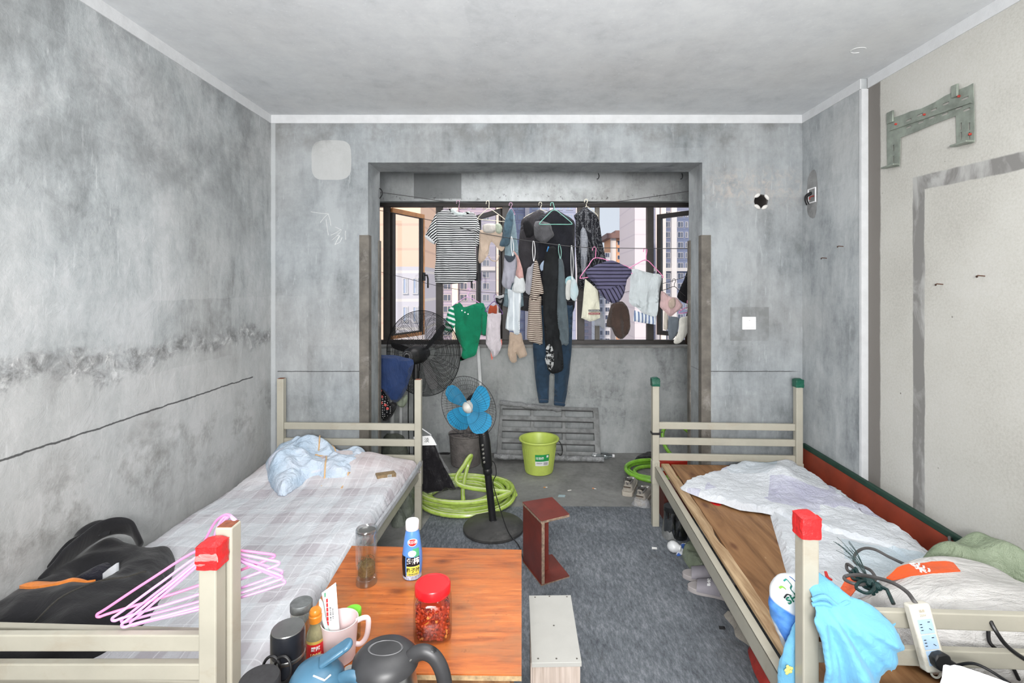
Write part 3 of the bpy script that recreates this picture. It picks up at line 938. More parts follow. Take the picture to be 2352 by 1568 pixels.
# ------------------------------------------------------------------ bedding, right bed
def patch_quilt():
    t = NT('lilac_patchwork_quilt')
    v = t.map((1, 1, .3), rot=(0, 0, .5))
    c = t.node('ShaderNodeSeparateColor', {0: t.voro(3.4, v, metric='CHEBYCHEV', rnd=.55)}).outputs[0]
    col = t.ramp(c, [(.0, (214, 218, 224)), (.42, (220, 224, 228)), (.43, (188, 188, 210)), (.62, (196, 198, 216)), (.63, (206, 214, 222)), (.84, (222, 226, 230)), (.85, (192, 206, 216))], 'CONSTANT')
    col = t.mix(t.ramp(t.noise(5, 4, .6, .6), [(.35, 0.0), (.7, .45)]), col, (224, 228, 232))
    h = t.math('ADD', t.noise(26, 5, .6, 1.5), t.math('MULTIPLY', t.noise(10, 4, .6, 1.5), 1.0))
    t.bump(h, .6, .02)
    return t.out(col, .8, spec=.25)


m_patch = patch_quilt()
qr = thing('patchwork_quilt', 'white and lilac patchwork quilt half covering the plywood bed', 'quilt', G(1800, 1150, .45))
lo_ = [(1760, 1150), (1778, 1215), (1792, 1262), (1802, 1300), (1818, 1350), (2060, 1400), (2230, 1330), (2168, 1292), (2080, 1225), (1960, 1150), (1880, 1100)]
up_ = [(1562, 1114), (1590, 1100), (1650, 1082), (1700, 1064), (1750, 1052), (1800, 1050), (1838, 1052), (1850, 1072), (1878, 1096), (1905, 1116), (1958, 1152), (1990, 1182), (2060, 1232), (2120, 1268), (2168, 1290), (2120, 1310), (2040, 1262), (1960, 1236),
       (1900, 1222), (1838, 1206), (1796, 1184), (1750, 1172), (1700, 1166), (1660, 1152), (1630, 1146), (1600, 1134), (1575, 1124)]


def qtop(th, seed, c=None):
    def f(x, y, d):
        k = math.sqrt(max(0, 1-(1-min(1, d/.03))**2))
        h = th+.012*ridge(x+.4*y, y, seed, 5)+.008*ridge(x, y*1.5, seed+2, 12)+.003*nz(x, y, seed, 40)
        if c is not None:
            p = V((x, y, 0)).dot(V((.8, .6, 0)))
            h += c[2]*math.exp(-(((x-c[0])/.10)**2+((y-c[1])/.14)**2))
        return k*max(.004, h)
    return f


def bedpoly(pix, z):
    pp = [G(a, b, z) for a, b in pix]
    return [(min(p.x, 1.885 if p.y < 3.2 else 1.81), min(p.y, 3.30)) for p in pp]


hump = G(1795, 1090, .5)
obj('lower_layer', MB().puff(bedpoly(lo_, .44), X_, Y_, (0, 0, .4365), qtop(.014, 3.0), None, .026), m_patch, qr, world=True)
obj('upper_layer', MB().puff(smooth2(bedpoly(up_, .46), 2), X_, Y_, (0, 0, .447), qtop(.022, 8.0, (hump.x, hump.y, .07)), None, .022), m_patch, qr, world=True)
tp = G(1640, 1152, .44)
obj('tape_scrap', MB().puff([(tp.x-.03, tp.y+.04), (tp.x+.035, tp.y+.035), (tp.x+.03, tp.y-.03), (tp.x+.01, tp.y-.045), (tp.x-.012, tp.y-.03)], X_, Y_, (0, 0, .4362), lambda u, v, d: .0015*min(1, d/.004), None, .015), m_tape,
    label='scrap of red tape stuck on the plywood beside the quilt', cat='tape')

# ------------------------------------------------------------------ black jacket on the left bed
m_jack = cloth('black_canvas', (36, 36, 39), var=.3, fold=.22, scale=5)
m_lining = cloth('dark_navy_lining', (34, 34, 46), var=.3)
jk = thing('black_jacket', 'black canvas jacket heaped on the near end of the checked bed', 'jacket', (-1.55, 1.70, .49))
jo = [(-1.755, 1.39), (-1.46, 1.375), (-1.34, 1.45), (-1.275, 1.62), (-1.32, 1.80), (-1.40, 1.97), (-1.47, 2.06), (-1.58, 2.02), (-1.66, 2.06), (-1.755, 2.02)]


def jtop(x, y, d):
    k = math.sqrt(max(0, 1-(1-min(1, d/.09))**2))
    h = .08+.04*math.exp(-(((x+1.66)/.13)**2+((y-1.93)/.14)**2))+.03*math.exp(-(((x+1.72)/.10)**2+((y-1.55)/.15)**2))+.035*math.exp(-(((x+1.52)/.16)**2+((y-1.62)/.12)**2))
    h -= .06*math.exp(-(((x+1.58)/.07)**2+((y-1.80)/.05)**2))
    h += .022*ridge(x*1.4+y, y, 5.1, 4)+.010*ridge(x-y*.6, y, 2.7, 9)
    return k*h


obj('jacket_body', MB().puff(smooth2(jo, 3), X_, Y_, (0, 0, .495), jtop, None, .02), m_jack, jk, world=True, sub=1)


def jz(x, y): return .495+jtop(x, y, .2)


# stand-up collar: a bent band of cloth rising over the opening
def ribbon(pts, up, wd, th):
    m = MB(); P_ = smooth_path(pts, 6); n = len(P_); vs = []
    for i, p in enumerate(P_):
        t = (P_[min(i+1, n-1)]-P_[max(i-1, 0)]).normalized(); u = V(up); u = (u-t*u.dot(t)).normalized(); b = t.cross(u)
        ww = wd[int(i*(len(wd)-1)/max(1, n-1))] if isinstance(wd, (list, tuple)) else wd
        for a, c in ((-1, -1), (1, -1), (1, 1), (-1, 1)): vs.append(p+u*(a*ww/2)+b*(c*th/2))
    fs = [(j*4+i, j*4+(i+1) % 4, (j+1)*4+(i+1) % 4, (j+1)*4+i) for j in range(n-1) for i in range(4)]+[(3, 2, 1, 0), tuple((n-1)*4+i for i in range(4))]
    return m.add(vs, fs)


col_pts = [V((-1.70, 1.72, .60)), V((-1.705, 1.84, .64)), V((-1.675, 1.955, .675)), V((-1.60, 1.99, .665)), V((-1.535, 1.97, .60))]
obj('collar', ribbon(col_pts, (.25, -.35, .9), [.05, .09, .10, .10, .07, .05], .022), m_jack, jk, world=True, sub=2)
obj('lining', MB().puff(smooth2([(-1.69, 1.76), (-1.60, 1.72), (-1.50, 1.80), (-1.54, 1.93), (-1.64, 1.93)], 3), X_, Y_, (0, 0, .545), lambda u, v, d: min(.05, d*.7)+.01*nz(u, v, 0, 18), None, .02), m_lining, jk, world=True, sub=1)
lp = [V((-1.74, 1.80, .60)), V((-1.745, 1.90, .66)), V((-1.73, 1.97, .685)), V((-1.69, 1.98, .68)), V((-1.66, 1.94, .655))]
obj('hanging_loop', ribbon(lp, (0, 1, .4), .035, .007), m_jack, jk, world=True, sub=1)
ot = MB().puff(smooth2([(-1.70, 1.655), (-1.66, 1.70), (-1.56, 1.725), (-1.50, 1.72), (-1.58, 1.675), (-1.65, 1.65)], 3), X_, Y_, (0, 0, 0), lambda u, v, d: jz(u, v)+.008+min(.006, d*.5), lambda u, v, d: -jz(u, v)+.004, .015)
obj('orange_lining', ot, cloth('orange_nylon', (238, 142, 66), fold=.3), jk, world=True)
obj('white_label', MB().puff(smooth2([(-1.52, 1.795), (-1.485, 1.80), (-1.475, 1.775), (-1.52, 1.772)], 3), X_, Y_, (0, 0, 0), lambda u, v, d: jz(u, v)+.03+min(.003, d), lambda u, v, d: -jz(u, v)+.0, .01), plain('white_tag', (228, 232, 238), .6), jk, world=True)
sm_ = smooth_path([V((x, y, jz(x, y)+.002)) for x, y in ((-1.37, 1.78), (-1.44, 1.72), (-1.50, 1.60), (-1.53, 1.50), (-1.55, 1.42))], 8)
obj('zip_seam', MB().tube([V((p.x, p.y, jz(p.x, p.y)+.0015)) for p in sm_], .0028, 6), cloth('seam_grey', (64, 62, 58)), jk, world=True)
m_chrome = plain('worn_chrome', (200, 198, 190), .22, .9, var=.1)
zp = W(25, 1400, 1.405); zp.x = max(zp.x, -1.50)
def loop_pts(c, a, b, n=20, ang=0, ax=(1, 0, 0), ay=(0, 0, 1)):
    ax, ay = V(ax), V(ay)
    return [c+ax*(a*math.cos(2*PI*i/n)*math.cos(ang)-b*math.sin(2*PI*i/n)*math.sin(ang))+ay*(a*math.cos(2*PI*i/n)*math.sin(ang)+b*math.sin(2*PI*i/n)*math.cos(ang)) for i in range(n)]
zp = V((-1.46, 1.385, .660))
zm = MB().tube(loop_pts(zp+V((.012, -.012, .0)), .013, .006, 18, 1.1), .0016, 6, True).tube(loop_pts(zp+V((.002, -.013, -.024)), .011, .006, 18, 1.0), .0016, 6, True)
zm.tube(loop_pts(zp+V((.004, -.006, -.012)), .022, .012, 24, .1), .0012, 6, True)
zm.beam(zp+V((.005, -.012, -.016)), zp+V((.010, -.012, -.006)), .005, .003)
obj('zip_pull', zm, m_chrome, jk, world=True, label='chrome zip pull and ring')
# ------------------------------------------------------------------ low table and what stands on it
ZT = .57
def table_mat():
    t = NT('orange_varnished_ply')
    v = t.map((.8, 8, 1))
    f = t.math('ADD', t.math('MULTIPLY', t.noise(6.5, 9, .7, .25, v), .7), t.math('MULTIPLY', t.noise(2.2, 5, .6), .3))
    col = t.ramp(f, [(.36, (140, 74, 36)), (.46, (176, 96, 46)), (.55, (194, 110, 52)), (.66, (208, 136, 84))])
    x, y, z = t.xyz()
    kn = t.math('MULTIPLY', t.ramp(t.math('ADD', t.voro(4.1, t.map((.75, 1.5, 1), (.11, .23, 0)), out='Distance', dim='2D'), t.math('MULTIPLY', t.noise(20, 4, .6), .1)), [(.07, 1.0), (.19, 0.0)]), .72)
    col = t.mix(kn, col, (92, 44, 22))
    worn = t.ramp(t.noise(5, 6, .6, .4, t.map((1, 2.2, 1), (1, 3, 0))), [(.48, 0.0), (.66, .6)])
    col = t.mix(worn, col, (150, 102, 66))
    sp = t.ramp(t.noise(30, 4, .7), [(.62, 0.0), (.7, .5)])
    col = t.mix(t.math('MULTIPLY', sp, t.band(y, -.5, .05, .12)), col, (120, 62, 30))
    t.bump(f, .08, .005)
    return t.out(col, .33, spec=.5)


m_table = table_mat()
m_edge = plain('raw_ply_edge', (196, 168, 128), .8, var=.3, scale=40)
tb = thing('low_table', 'orange brown plywood low table beside the left bed', 'table', (-.35, 1.69, 0))
tc = [G(808, 1253, ZT), G(1198, 1262, ZT), G(1198, 1549, ZT), V((-.690, 1.366, ZT))]
obj('table_top', MB().plate([(p.x, p.y) for p in reversed(tc)], X_, Y_, (0, 0, ZT), .004), m_table, tb, world=True, sm=False)
obj('top_edge', MB().plate([(p.x, p.y) for p in reversed(tc)], X_, Y_, (0, 0, ZT-.004), .014), m_edge, tb, world=True, sm=False, label='pale ply edge')
for x, y in ((-.62, 1.98), (-.06, 1.96), (-.06, 1.43), (-.62, 1.43)):
    obj('leg', MB().beam((x, y, 0), (x, y, ZT-.018), .035, .035, (0, 1, 0)), m_ply, tb, world=True, sm=False)
obj('apron', MB().box(-.62, -.06, 1.965, 1.985, ZT-.075, ZT-.018).box(-.62, -.06, 1.42, 1.44, ZT-.075, ZT-.018), m_ply, tb, world=True, sm=False)

m_white = plain('white_plastic', (236, 236, 238), .35, var=.04)
m_glassy = glass('clear_glass', (250, 252, 252), .10, .03)
m_steelb = plain('brushed_steel', (176, 176, 174), .28, .95, var=.15, scale=10)
m_greyt = plain('grey_ink', (120, 122, 126), .6)


def at(px, py, z=ZT): return G(px, py, z)


# glass tea tumbler
p = at(842, 1338)
tm = thing('glass_tumbler', 'tall clear double-walled glass tumbler with tea leaves on the orange table', 'tumbler', p)
obj('outer_wall', MB().lathe_open([(.0365, .0), (.0375, .004), (.0375, .150), (.036, .155)], 40), m_glassy, tm)
obj('glass_base', MB().lathe([(.036, .0002), (.037, .006), (.034, .022), (.031, .024), (.001, .026)], 40), glass('thick_glass', (240, 244, 244), .2, .05), tm)
obj('inner_wall', MB().lathe_open([(.004, .03), (.026, .032), (.031, .040), (.031, .152)], 36), m_glassy, tm)
obj('lid', MB().lathe_open([(.037, .155), (.0375, .160), (.0365, .163), (.0375, .167), (.0365, .171), (.0378, .176), (.0378, .1955), (.036, .198), (.033, .1945), (.032, .18)], 40), glass('grey_lid', (226, 230, 232), .36, .08), tm)
obj('lid_disc', MB().lathe([(.0325, .186), (.0325, .189), (.001, .189)], 36), m_steelb, tm)
lv = MB()
rnd = random.Random(3)
lv.lathe([(.001, .0325), (.026, .033), (.0295, .038), (.0295, .070), (.018, .078), (.001, .079)], 24)
for v in lv.v: v += V((nz(v.x, v.y, v.z, 160), nz(v.y, v.z, v.x, 160), 1.6*nz(v.z, v.x, v.y, 160)))*.004
for i in range(90):
    a, r_ = rnd.uniform(0, 2*PI), .029*math.sqrt(rnd.random()); z = rnd.uniform(.036, .092)
    c = V((r_*math.cos(a), r_*math.sin(a), z)); d_ = V((rnd.uniform(-1, 1), rnd.uniform(-1, 1), rnd.uniform(-.6, .6)))*.006
    lv.beam(c-d_, c+d_, .0022, .0012)
obj('tea_leaves', lv, plain('wet_tea_leaves', (112, 100, 62), .6, var=.45, scale=150), tm, kind='stuff')

# coconut milk bottle
p = at(947, 1322)
cb = thing('drink_bottle', 'blue plastic coconut drink bottle with white cap standing on the orange table', 'bottle', p)
prof = [(.030, 0), (.0338, .003), (.0338, .014), (.036, .035), (.037, .06), (.0362, .085), (.033, .11), (.0285, .145), (.0245, .166), (.0225, .173)]
def rbot(z):
    for (r0, z0), (r1, z1) in zip(prof, prof[1:]):
        if z0 <= z <= z1: return r0+(r1-r0)*(z-z0)/(z1-z0)
    return prof[-1][0]
m_blue = plain('milk_blue_label', (92, 146, 222), .3, var=.06)
obj('bottle_body', MB().lathe(prof, 44), m_blue, cb)
obj('bottle_cap', MB().lathe([(.0235, .174), (.0245, .176), (.0245, .203), (.022, .207), (.001, .2075)], 40), m_white, cb)
A0 = .25
m_yel = plain('label_yellow', (232, 222, 96), .4, var=.04); m_ink = plain('label_black', (20, 22, 26), .4, var=.02); m_red = plain('label_red', (212, 40, 44), .4, var=.03)
m_wht = plain('label_white', (240, 240, 240), .4, var=.02); m_grn = plain('label_green', (76, 172, 124), .4, var=.1)
def bp(name, z0, z1, a0, a1, m, out=.0003): return obj(name, wrap_patch(0, z0, z1, A0+a0, A0+a1, 16, out, rbot), m, cb)
bp('plaid_band', .004, .020, -1.4, 1.4, plain('label_check', (206, 214, 236), .4, var=.35, scale=160))
bp('yellow_panel', .019, .054, -.62, .75, m_yel)
bp('black_panel', .0545, .086, -.62, .75, m_ink)
bp('black_side', .012, .088, -1.9, -.75, m_ink)
bp('green_leaf', .087, .116, .0, .75, m_grn)
bw_ = lambda z, a=0: (lambda x, y, zz: (lambda R: V(((R+zz+.0006)*math.sin(x/R+A0+a), -(R+zz+.0006)*math.cos(x/R+A0+a), z+y)))(rbot(min(.172, max(0, z+y)))))
def blob(w_, h_, z, a, m, nm, out=.0005):
    mb = MB(); n = 24; vs = []
    for k in (0, .5, 1):
        for i in range(n):
            x, y = w_*k*math.cos(2*PI*i/n), h_*k*math.sin(2*PI*i/n)
            R = rbot(z+y)+out+.0002*(1-k); vs.append((R*math.sin(x/R+A0+a), -R*math.cos(x/R+A0+a), z+y))
    mb.add(vs, [(j*n+i, j*n+(i+1) % n, (j+1)*n+(i+1) % n, (j+1)*n+i) for j in range(2) for i in range(n)])
    return obj(nm, mb, m, cb)
blob(.015, .011, .099, -.05, m_wht, 'coconut_print')
blob(.0185, .0135, .137, 0, m_wht, 'logo_border'); blob(.0168, .0115, .137, 0, m_red, 'logo_oval', .0008)
text('欢乐家', .0115, m_wht, cb, bw_(.1375), bold=.0002, depth=.0005)
text('生榨', .0235, m_wht, cb, bw_(.0715, .06), bold=.0006, depth=.0003)
text('椰子汁', .0165, m_ink, cb, bw_(.0395, .06), bold=.0004, depth=.0003)
text('植物蛋白饮料', .0055, m_greyt, cb, bw_(.0245, .06), depth=.0003)

# jar of chilli peanuts
p = at(994, 1452)
jr = thing('snack_jar', 'square clear jar of chilli peanuts with a bright red lid', 'jar', p, .18)
obj('jar_wall', MB().lathe_open([(.050, .0), (.056, .004), (.058, .02), (.058, .100), (.054, .118), (.049, .126), (.047, .134)], 48, sq=5), glass('pet_plastic', (240, 232, 228), .12, .06), jr)
obj('jar_lid', MB().lathe([(.052, .124), (.0545, .126), (.0545, .150), (.052, .1535), (.046, .1535), (.045, .1525), (.001, .1525)], 64), plain('red_lid_plastic', (232, 30, 38), .3, var=.03), jr)
pn = MB(); rnd = random.Random(5)
pn.lathe([(.040, .004), (.044, .01), (.044, .085), (.036, .098), (.001, .101)], 20, sq=5)
for i in range(420):
    a = rnd.uniform(0, 2*PI); c_, s_ = math.cos(a), math.sin(a); k = 1/((abs(c_)**5+abs(s_)**5)**.2)
    z = .008+.094*rnd.random()
    r_ = .0475*k*(1 if z < .09 else .9)*rnd.uniform(.92, 1.0)
    pn.ball((r_*c_, r_*s_, z), (rnd.uniform(.0042, .0062),)*2+(rnd.uniform(.0038, .0058),), 7, 5)
for i in range(26):
    a = rnd.uniform(0, 2*PI); r_ = .049*rnd.uniform(.97, 1.0); z = rnd.uniform(.015, .09); d_ = V((-math.sin(a), math.cos(a), rnd.uniform(-.8, .8)))*.009
    c = V((r_*math.cos(a), r_*math.sin(a), z)); pn.beam(c-d_, c+d_, .006, .004)
t = NT('chilli_peanuts'); ri = t.node('ShaderNodeNewGeometry').outputs['Random Per Island']
pcol = t.ramp(ri, [(.0, (150, 48, 26)), (.35, (186, 66, 36)), (.6, (206, 84, 48)), (.8, (126, 30, 20)), (.9, (232, 158, 78)), (.96, (90, 24, 18))], 'CONSTANT')
obj('chilli_peanuts', pn, t.out(pcol, .3), jr, kind='stuff')

# pink mug with its tube, brush and hidden green-lidded pot
p = V((-.533, 1.418, ZT))
mg = thing('pink_mug', 'pale pink plastic tooth mug holding a white tube near the table corner', 'mug', p)
m_pink = plain('pale_pink_plastic', (230, 208, 208), .4, var=.04)
obj('mug_body', MB().lathe([(.040, 0), (.043, .003), (.0505, .106), (.0515, .110), (.0495, .1105), (.0485, .106), (.041, .008), (.001, .007)], 48), m_pink, mg)
M = Matrix.Rotation(.25, 4, 'Z')
obj('handle', MB().tube(smooth_path([M @ V(c) for c in ((.046, 0, .098), (.066, 0, .104), (.078, 0, .098), (.078, 0, .07), (.072, 0, .045), (.058, 0, .030), (.043, 0, .032))], 6), .0058, 10, flat=1.3), m_pink, mg)
p = V((-.533, 1.418, ZT))
tt = thing('toothpaste_tube', 'white toothpaste tube with red print standing in the pink mug', 'tube', p+V((-.014, .004, .012)))
def tubef(x, y, z, lean=-.12, yaw=-.25):
    q = V((x, y, z)); q = Matrix.Rotation(lean, 3, 'Y') @ q; return Matrix.Rotation(yaw, 3, 'Z') @ q
vs = []; rows = 10; nn = 16
for j in range(rows+1):
    z = .02+.165*j/rows; k = j/rows; rx = .019+.007*k; ry = .016*(1-k)+.0012
    for i in range(nn):
        a = 2*PI*i/nn; vs.append(tubef(rx*math.cos(a), ry*math.sin(a), z+(k**3)*.016*math.cos(a)))
mb = MB().add(vs, [(j*nn+i, j*nn+(i+1) % nn, (j+1)*nn+(i+1) % nn, (j+1)*nn+i) for j in range(rows) for i in range(nn)]+[tuple(rows*nn+i for i in range(nn))])
obj('tube_body', mb, m_wht, tt)
obj('tube_cap', MB().lathe([(.012, 0), (.012, .018), (.018, .020), (.018, .0215)], 20), m_wht, tt)
def tf(x0, z0):
    def f(x, y, zz):
        zl = z0+x; k = (zl-.02)/.165
        return tubef(x0-y, -(.016*(1-k)+.0024)-zz, zl+(k**3)*.016*((x0-y)/.026))
    return f
rb = MB()
for j in range(6):
    z0, z1 = .085+j*.0125, .085+j*.0125+.0105
    q = [tf(-.006, z)(0, y, 0) for z in (z0, z1) for y in (-.003, .003)]
    rb.add(q, [(0, 1, 3, 2)])
obj('red_stripe', rb, m_red, tt)
gs = MB(); gs.add([tf(-.012, z)(0, y, 0) for z in (.165, .178) for y in (-.0022, .0022)], [(0, 1, 3, 2)])
obj('green_mark', gs, m_grn, tt)
for x0, s_ in ((.005, .006), (.013, .0045)): text('牙膏 清新护龈', s_, m_greyt, tt, tf(x0, .115), depth=.0002)
tbsh = thing('toothbrush', 'mint green toothbrush handle leaning in the pink mug', 'toothbrush', p+V((-.038, -.004, .01)))
obj('brush_handle', MB().tube([V((.026, -.012, 0)), V((.012, -.010, .06)), V((-.004, -.006, .11)), V((-.013, -.004, .150)), V((-.016, -.003, .162))], [.004, .006, .0085, .0085, .004], 12, flat=.6), plain('mint_plastic', (200, 230, 222), .35, var=.03), tbsh)
dk = thing('black_comb', 'dark green comb edge behind the white tube in the pink mug', 'comb', p+V((-.025, .026, .01)))
obj('comb_back', MB().tube([V((0.004, 0, 0)), V((-.004, 0, .08)), V((-.010, 0, .165)), V((.004, 0, .182))], [.006, .008, .009, .006], 10, flat=.5), plain('bottle_green', (28, 66, 58), .4), dk)

p = V((-.523, 1.500, ZT))
gj = thing('green_lid_pot', 'small clear pot with a bright green lid behind the pink mug', 'pot', p)
obj('pot_wall', MB().lathe([(.020, 0), (.022, .002), (.022, .058), (.001, .058)], 28), glass('pot_plastic', (226, 234, 220), .3, .1), gj)
obj('green_lid', MB().lathe([(.0235, .056), (.0245, .058), (.0245, .084), (.023, .086), (.001, .0862)], 32), plain('lime_lid', (122, 206, 60), .35, var=.05), gj)

p = V((-.650, 1.432, ZT))
gl = thing('grey_lid_jar', 'glass jar with a dull grey metal lid beside the bed at the table corner', 'jar', p)
obj('jar_wall', MB().lathe([(.026, 0), (.029, .003), (.029, .125), (.026, .132), (.001, .132)], 32), glass('jar_glass', (220, 224, 220), .3, .06), gl)
obj('metal_lid', MB().lathe([(.030, .130), (.0305, .132), (.0305, .150), (.029, .152), (.001, .1518)], 36), plain('dull_zinc', (128, 132, 132), .5, .5, var=.2, scale=50), gl)

p = V((-.592, 1.392, ZT))
sb = thing('sauce_bottle', 'small soy sauce bottle with an orange cap and red label', 'bottle', p)
rp_ = [(.022, 0), (.0245, .003), (.0245, .082), (.022, .094), (.014, .112), (.0125, .124)]
obj('bottle_glass', MB().lathe(rp_, 32), plain('smoky_bottle', (142, 136, 104), .12, var=.2, scale=40), sb)
obj('orange_cap', MB().lathe([(.0135, .122), (.0175, .124), (.0178, .140), (.0155, .143), (.0165, .146), (.0165, .152), (.013, .158), (.001, .159)], 32), plain('orange_cap_plastic', (214, 130, 40), .35, var=.08), sb)
a0 = .42
obj('red_label', wrap_patch(.0245, .012, .072, a0-1.25, a0+1.25), m_red, sb)
obj('gold_label', wrap_patch(.0245, .072, .080, a0-1.25, a0+1.25), plain('label_gold', (200, 168, 84), .4), sb)
def fr(z): return wrap(.0253, z, a0)
text('厨邦', .0125, m_wht, sb, fr(.0595), bold=.0003)
text('100%', .0150, plain('label_cream_gold', (244, 226, 150), .4), sb, fr(.0415), bold=.0003)
text('酱油', .0110, plain('label_gold_text', (232, 190, 90), .4), sb, fr(.0255), bold=.0002)

# side bench under the near things
ZB = .52
bn = thing('side_bench', 'rough wooden side bench at the near edge under the thermos and kettle', 'bench', (-.46, 1.17, 0))
obj('bench_top', MB().box(-.76, -.14, 1.02, 1.335, ZB-.02, ZB), m_ply, bn, world=True, bev=.003, sm=False)
for x in (-.72, -.18):
    for y in (1.06, 1.30): obj('leg', MB().box(x-.018, x+.018, y-.018, y+.018, 0, ZB-.02), m_ply, bn, world=True, sm=False)

# thermos with ring handle
m_thermos = plain('black_enamel_worn', (34, 36, 42), .3, var=.35, scale=9, dirt=((96, 100, 108), .5))
p = V((-.607, 1.262, ZB))
th = thing('vacuum_flask', 'tall black vacuum flask with steel lid and ring strap', 'flask', p)
obj('flask_body', MB().lathe([(.039, 0), (.0415, .004), (.0415, .165), (.040, .172), (.001, .173)], 44), m_thermos, th)
obj('steel_ring', MB().lathe([(.0395, .172), (.041, .174), (.041, .181), (.0395, .183)], 44), m_steelb, th)
obj('flask_cap', MB().lathe([(.040, .182), (.0412, .186), (.041, .236), (.0395, .243), (.001, .243)], 44), m_thermos, th)
obj('cap_disc', MB().lathe([(.0392, .2425), (.038, .2455), (.001, .2465)], 40), m_steelb, th, label='worn steel cap disc')
rg = MB()
for xo, a in ((-.016, .1), (.012, -.15)):
    rg.tube([V((xo, -.041, .178))+V((.021*math.cos(2*PI*i/24), -.012+.004*math.sin(2*PI*i/24+a), .030*math.sin(2*PI*i/24))) for i in range(24)], .0035, 8, True)
obj('strap_ring', rg, m_black, th)

p = V((-.612, 1.135, ZB))
bk = thing('black_canister', 'dusty black round canister lid nearest the cream bed post', 'canister', p)
obj('canister_body', MB().lathe([(.040, 0), (.042, .003), (.042, .186), (.001, .187)], 40), m_thermos, bk)
obj('canister_lid', MB().lathe([(.043, .184), (.0445, .187), (.0445, .212), (.042, .217), (.001, .2175)], 44), plain('dusty_black', (46, 46, 48), .7, var=.25, scale=60), bk)

# blue jug
p = V((-.485, 1.150, ZB))
m_blu = plain('dusty_steel_blue', (70, 112, 138), .38, var=.18, scale=12, dirt=((150, 166, 176), .5))
bj = thing('blue_jug', 'dusty teal blue insulated jug with lever lid and loop handle', 'jug', p)
obj('jug_body', MB().lathe([(.058, 0), (.062, .004), (.064, .12), (.060, .18), (.058, .185), (.001, .186)], 44), m_blu, bj)
obj('jug_lid', MB().lathe([(.060, .184), (.0625, .19), (.060, .208), (.048, .226), (.025, .236), (.001, .238)], 44), m_blu, bj)
M = Matrix.Rotation(.38, 4, 'Z')
lev = MB().beam(M @ V((.005, 0, .236)), M @ V((.060, 0, .262)), .036, .012).lathe([(.018, -.006), (.018, .006)], 20, M @ Matrix.Translation((.062, 0, .263)) @ Matrix.Rotation(-.45, 4, 'Y'))
obj('lever', lev, m_blu, bj, bev=.004)
M2 = Matrix.Rotation(-.08, 4, 'Z')
obj('handle', MB().tube(smooth_path([M2 @ V(c) for c in ((.058, 0, .205), (.085, 0, .214), (.112, 0, .200), (.120, 0, .165), (.116, 0, .11), (.100, 0, .07), (.062, 0, .05))], 6), .0115, 12, flat=1.3), m_blu, bj)
ws = MB()
ws.tube([(.004, -.030, .2335), (.032, -.036, .228), (.040, -.022, .229)], .0022, 6)
obj('lid_edge_trim', ws, plain('worn_pale_edge', (206, 214, 220), .5), bj)

# kettle
p = V((-.335, 1.185, ZB))
kt = thing('electric_kettle', 'stainless electric kettle with black lid and handle', 'kettle', p)
obj('kettle_body', MB().lathe([(.074, 0), (.079, .012), (.080, .06), (.076, .15), (.066, .212), (.064, .216)], 48), m_steelb, kt)
obj('kettle_base', MB().lathe([(.080, 0), (.083, .004), (.082, .022), (.079, .024)], 48), m_black, kt)
m_kb = plain('grey_black_plastic', (58, 58, 60), .42, var=.2, scale=14)
obj('kettle_lid', MB().lathe([(.0665, .206), (.073, .212), (.071, .226), (.058, .241), (.030, .249), (.001, .250)], 48, sx=1.08), m_kb, kt)
obj('lid_recess', MB().lathe_open([(.040, .2462), (.042, .2488), (.040, .2502), (.037, .2478)], 40, sx=1.0, sy=.62), plain('satin_grey_rim', (104, 104, 106), .35), kt)
obj('spout', MB().puff(smooth2([(-.03, -.02), (.03, -.02), (.012, .03), (-.012, .03)], 3), (0, -1, 0), (-.9, 0, .3), (-.066, 0, .19), lambda u, v, d: min(.02, d), None, .008), m_steelb, kt)
M3 = Matrix.Rotation(-.10, 4, 'Z')
hp = smooth_path([M3 @ V(c) for c in ((.058, 0, .226), (.078, 0, .242), (.100, 0, .246), (.124, 0, .232), (.142, 0, .195), (.148, 0, .14), (.142, 0, .075), (.125, 0, .04), (.08, 0, .03))], 7)
obj('handle', MB().tube(hp, .0155, 14, flat=1.15), m_kb, kt)
obj('switch_button', MB().ball(M3 @ V((.118, 0, .252)), (.014, .010, .006), 16, 8, Matrix.Rotation(.5, 3, 'Y').to_4x4()), m_black, kt)
obj('handle_joint', MB().tube([M3 @ V((.050, -.017, .214)), M3 @ V((.066, -.014, .234)), M3 @ V((.080, -.006, .248))], .0035, 8), m_steelb, kt)

# ------------------------------------------------------------------ stools
m_mela = plain('white_melamine', (182, 181, 176), .45, var=.03, bump=.03)
m_beech = NT('pale_grain_laminate'); _f = m_beech.noise(3, 6, .6, .3, m_beech.map((30, 30, 1.2)))
m_beech = m_beech.out(m_beech.ramp(_f, [(.35, (176, 160, 148)), (.65, (206, 192, 182))]), .6)
ZS = .35
ws_ = [G(1215, 1367, ZS), G(1311, 1366, ZS), G(1336, 1520, ZS), G(1221, 1522, ZS)]
wst = thing('white_stool', 'narrow white melamine stool between the table and the right bed', 'stool', (ws_[0]+ws_[2])/2-V((0, 0, ZS)))
obj('seat', MB().plate([(q.x, q.y) for q in reversed(ws_)], X_, Y_, (0, 0, ZS), .016), m_mela, wst, world=True, bev=.001, sm=False)
xa, xb = ws_[3].x+.004, ws_[2].x-.004; ya, yb = ws_[3].y+.004, ws_[0].y-.004
obj('end_panel', MB().box(xa, xb-.001, ya, ya+.016, 0, ZS-.016), m_beech, wst, world=True, sm=False)
obj('end_panel', MB().box(xa, xb-.012, yb-.016, yb, 0, ZS-.016), m_beech, wst, world=True, sm=False)
obj('side_panel', MB().box(xa-.007, xa+.006, ya+.018, yb-.018, .10, ZS-.017), m_beech, wst, world=True, sm=False)
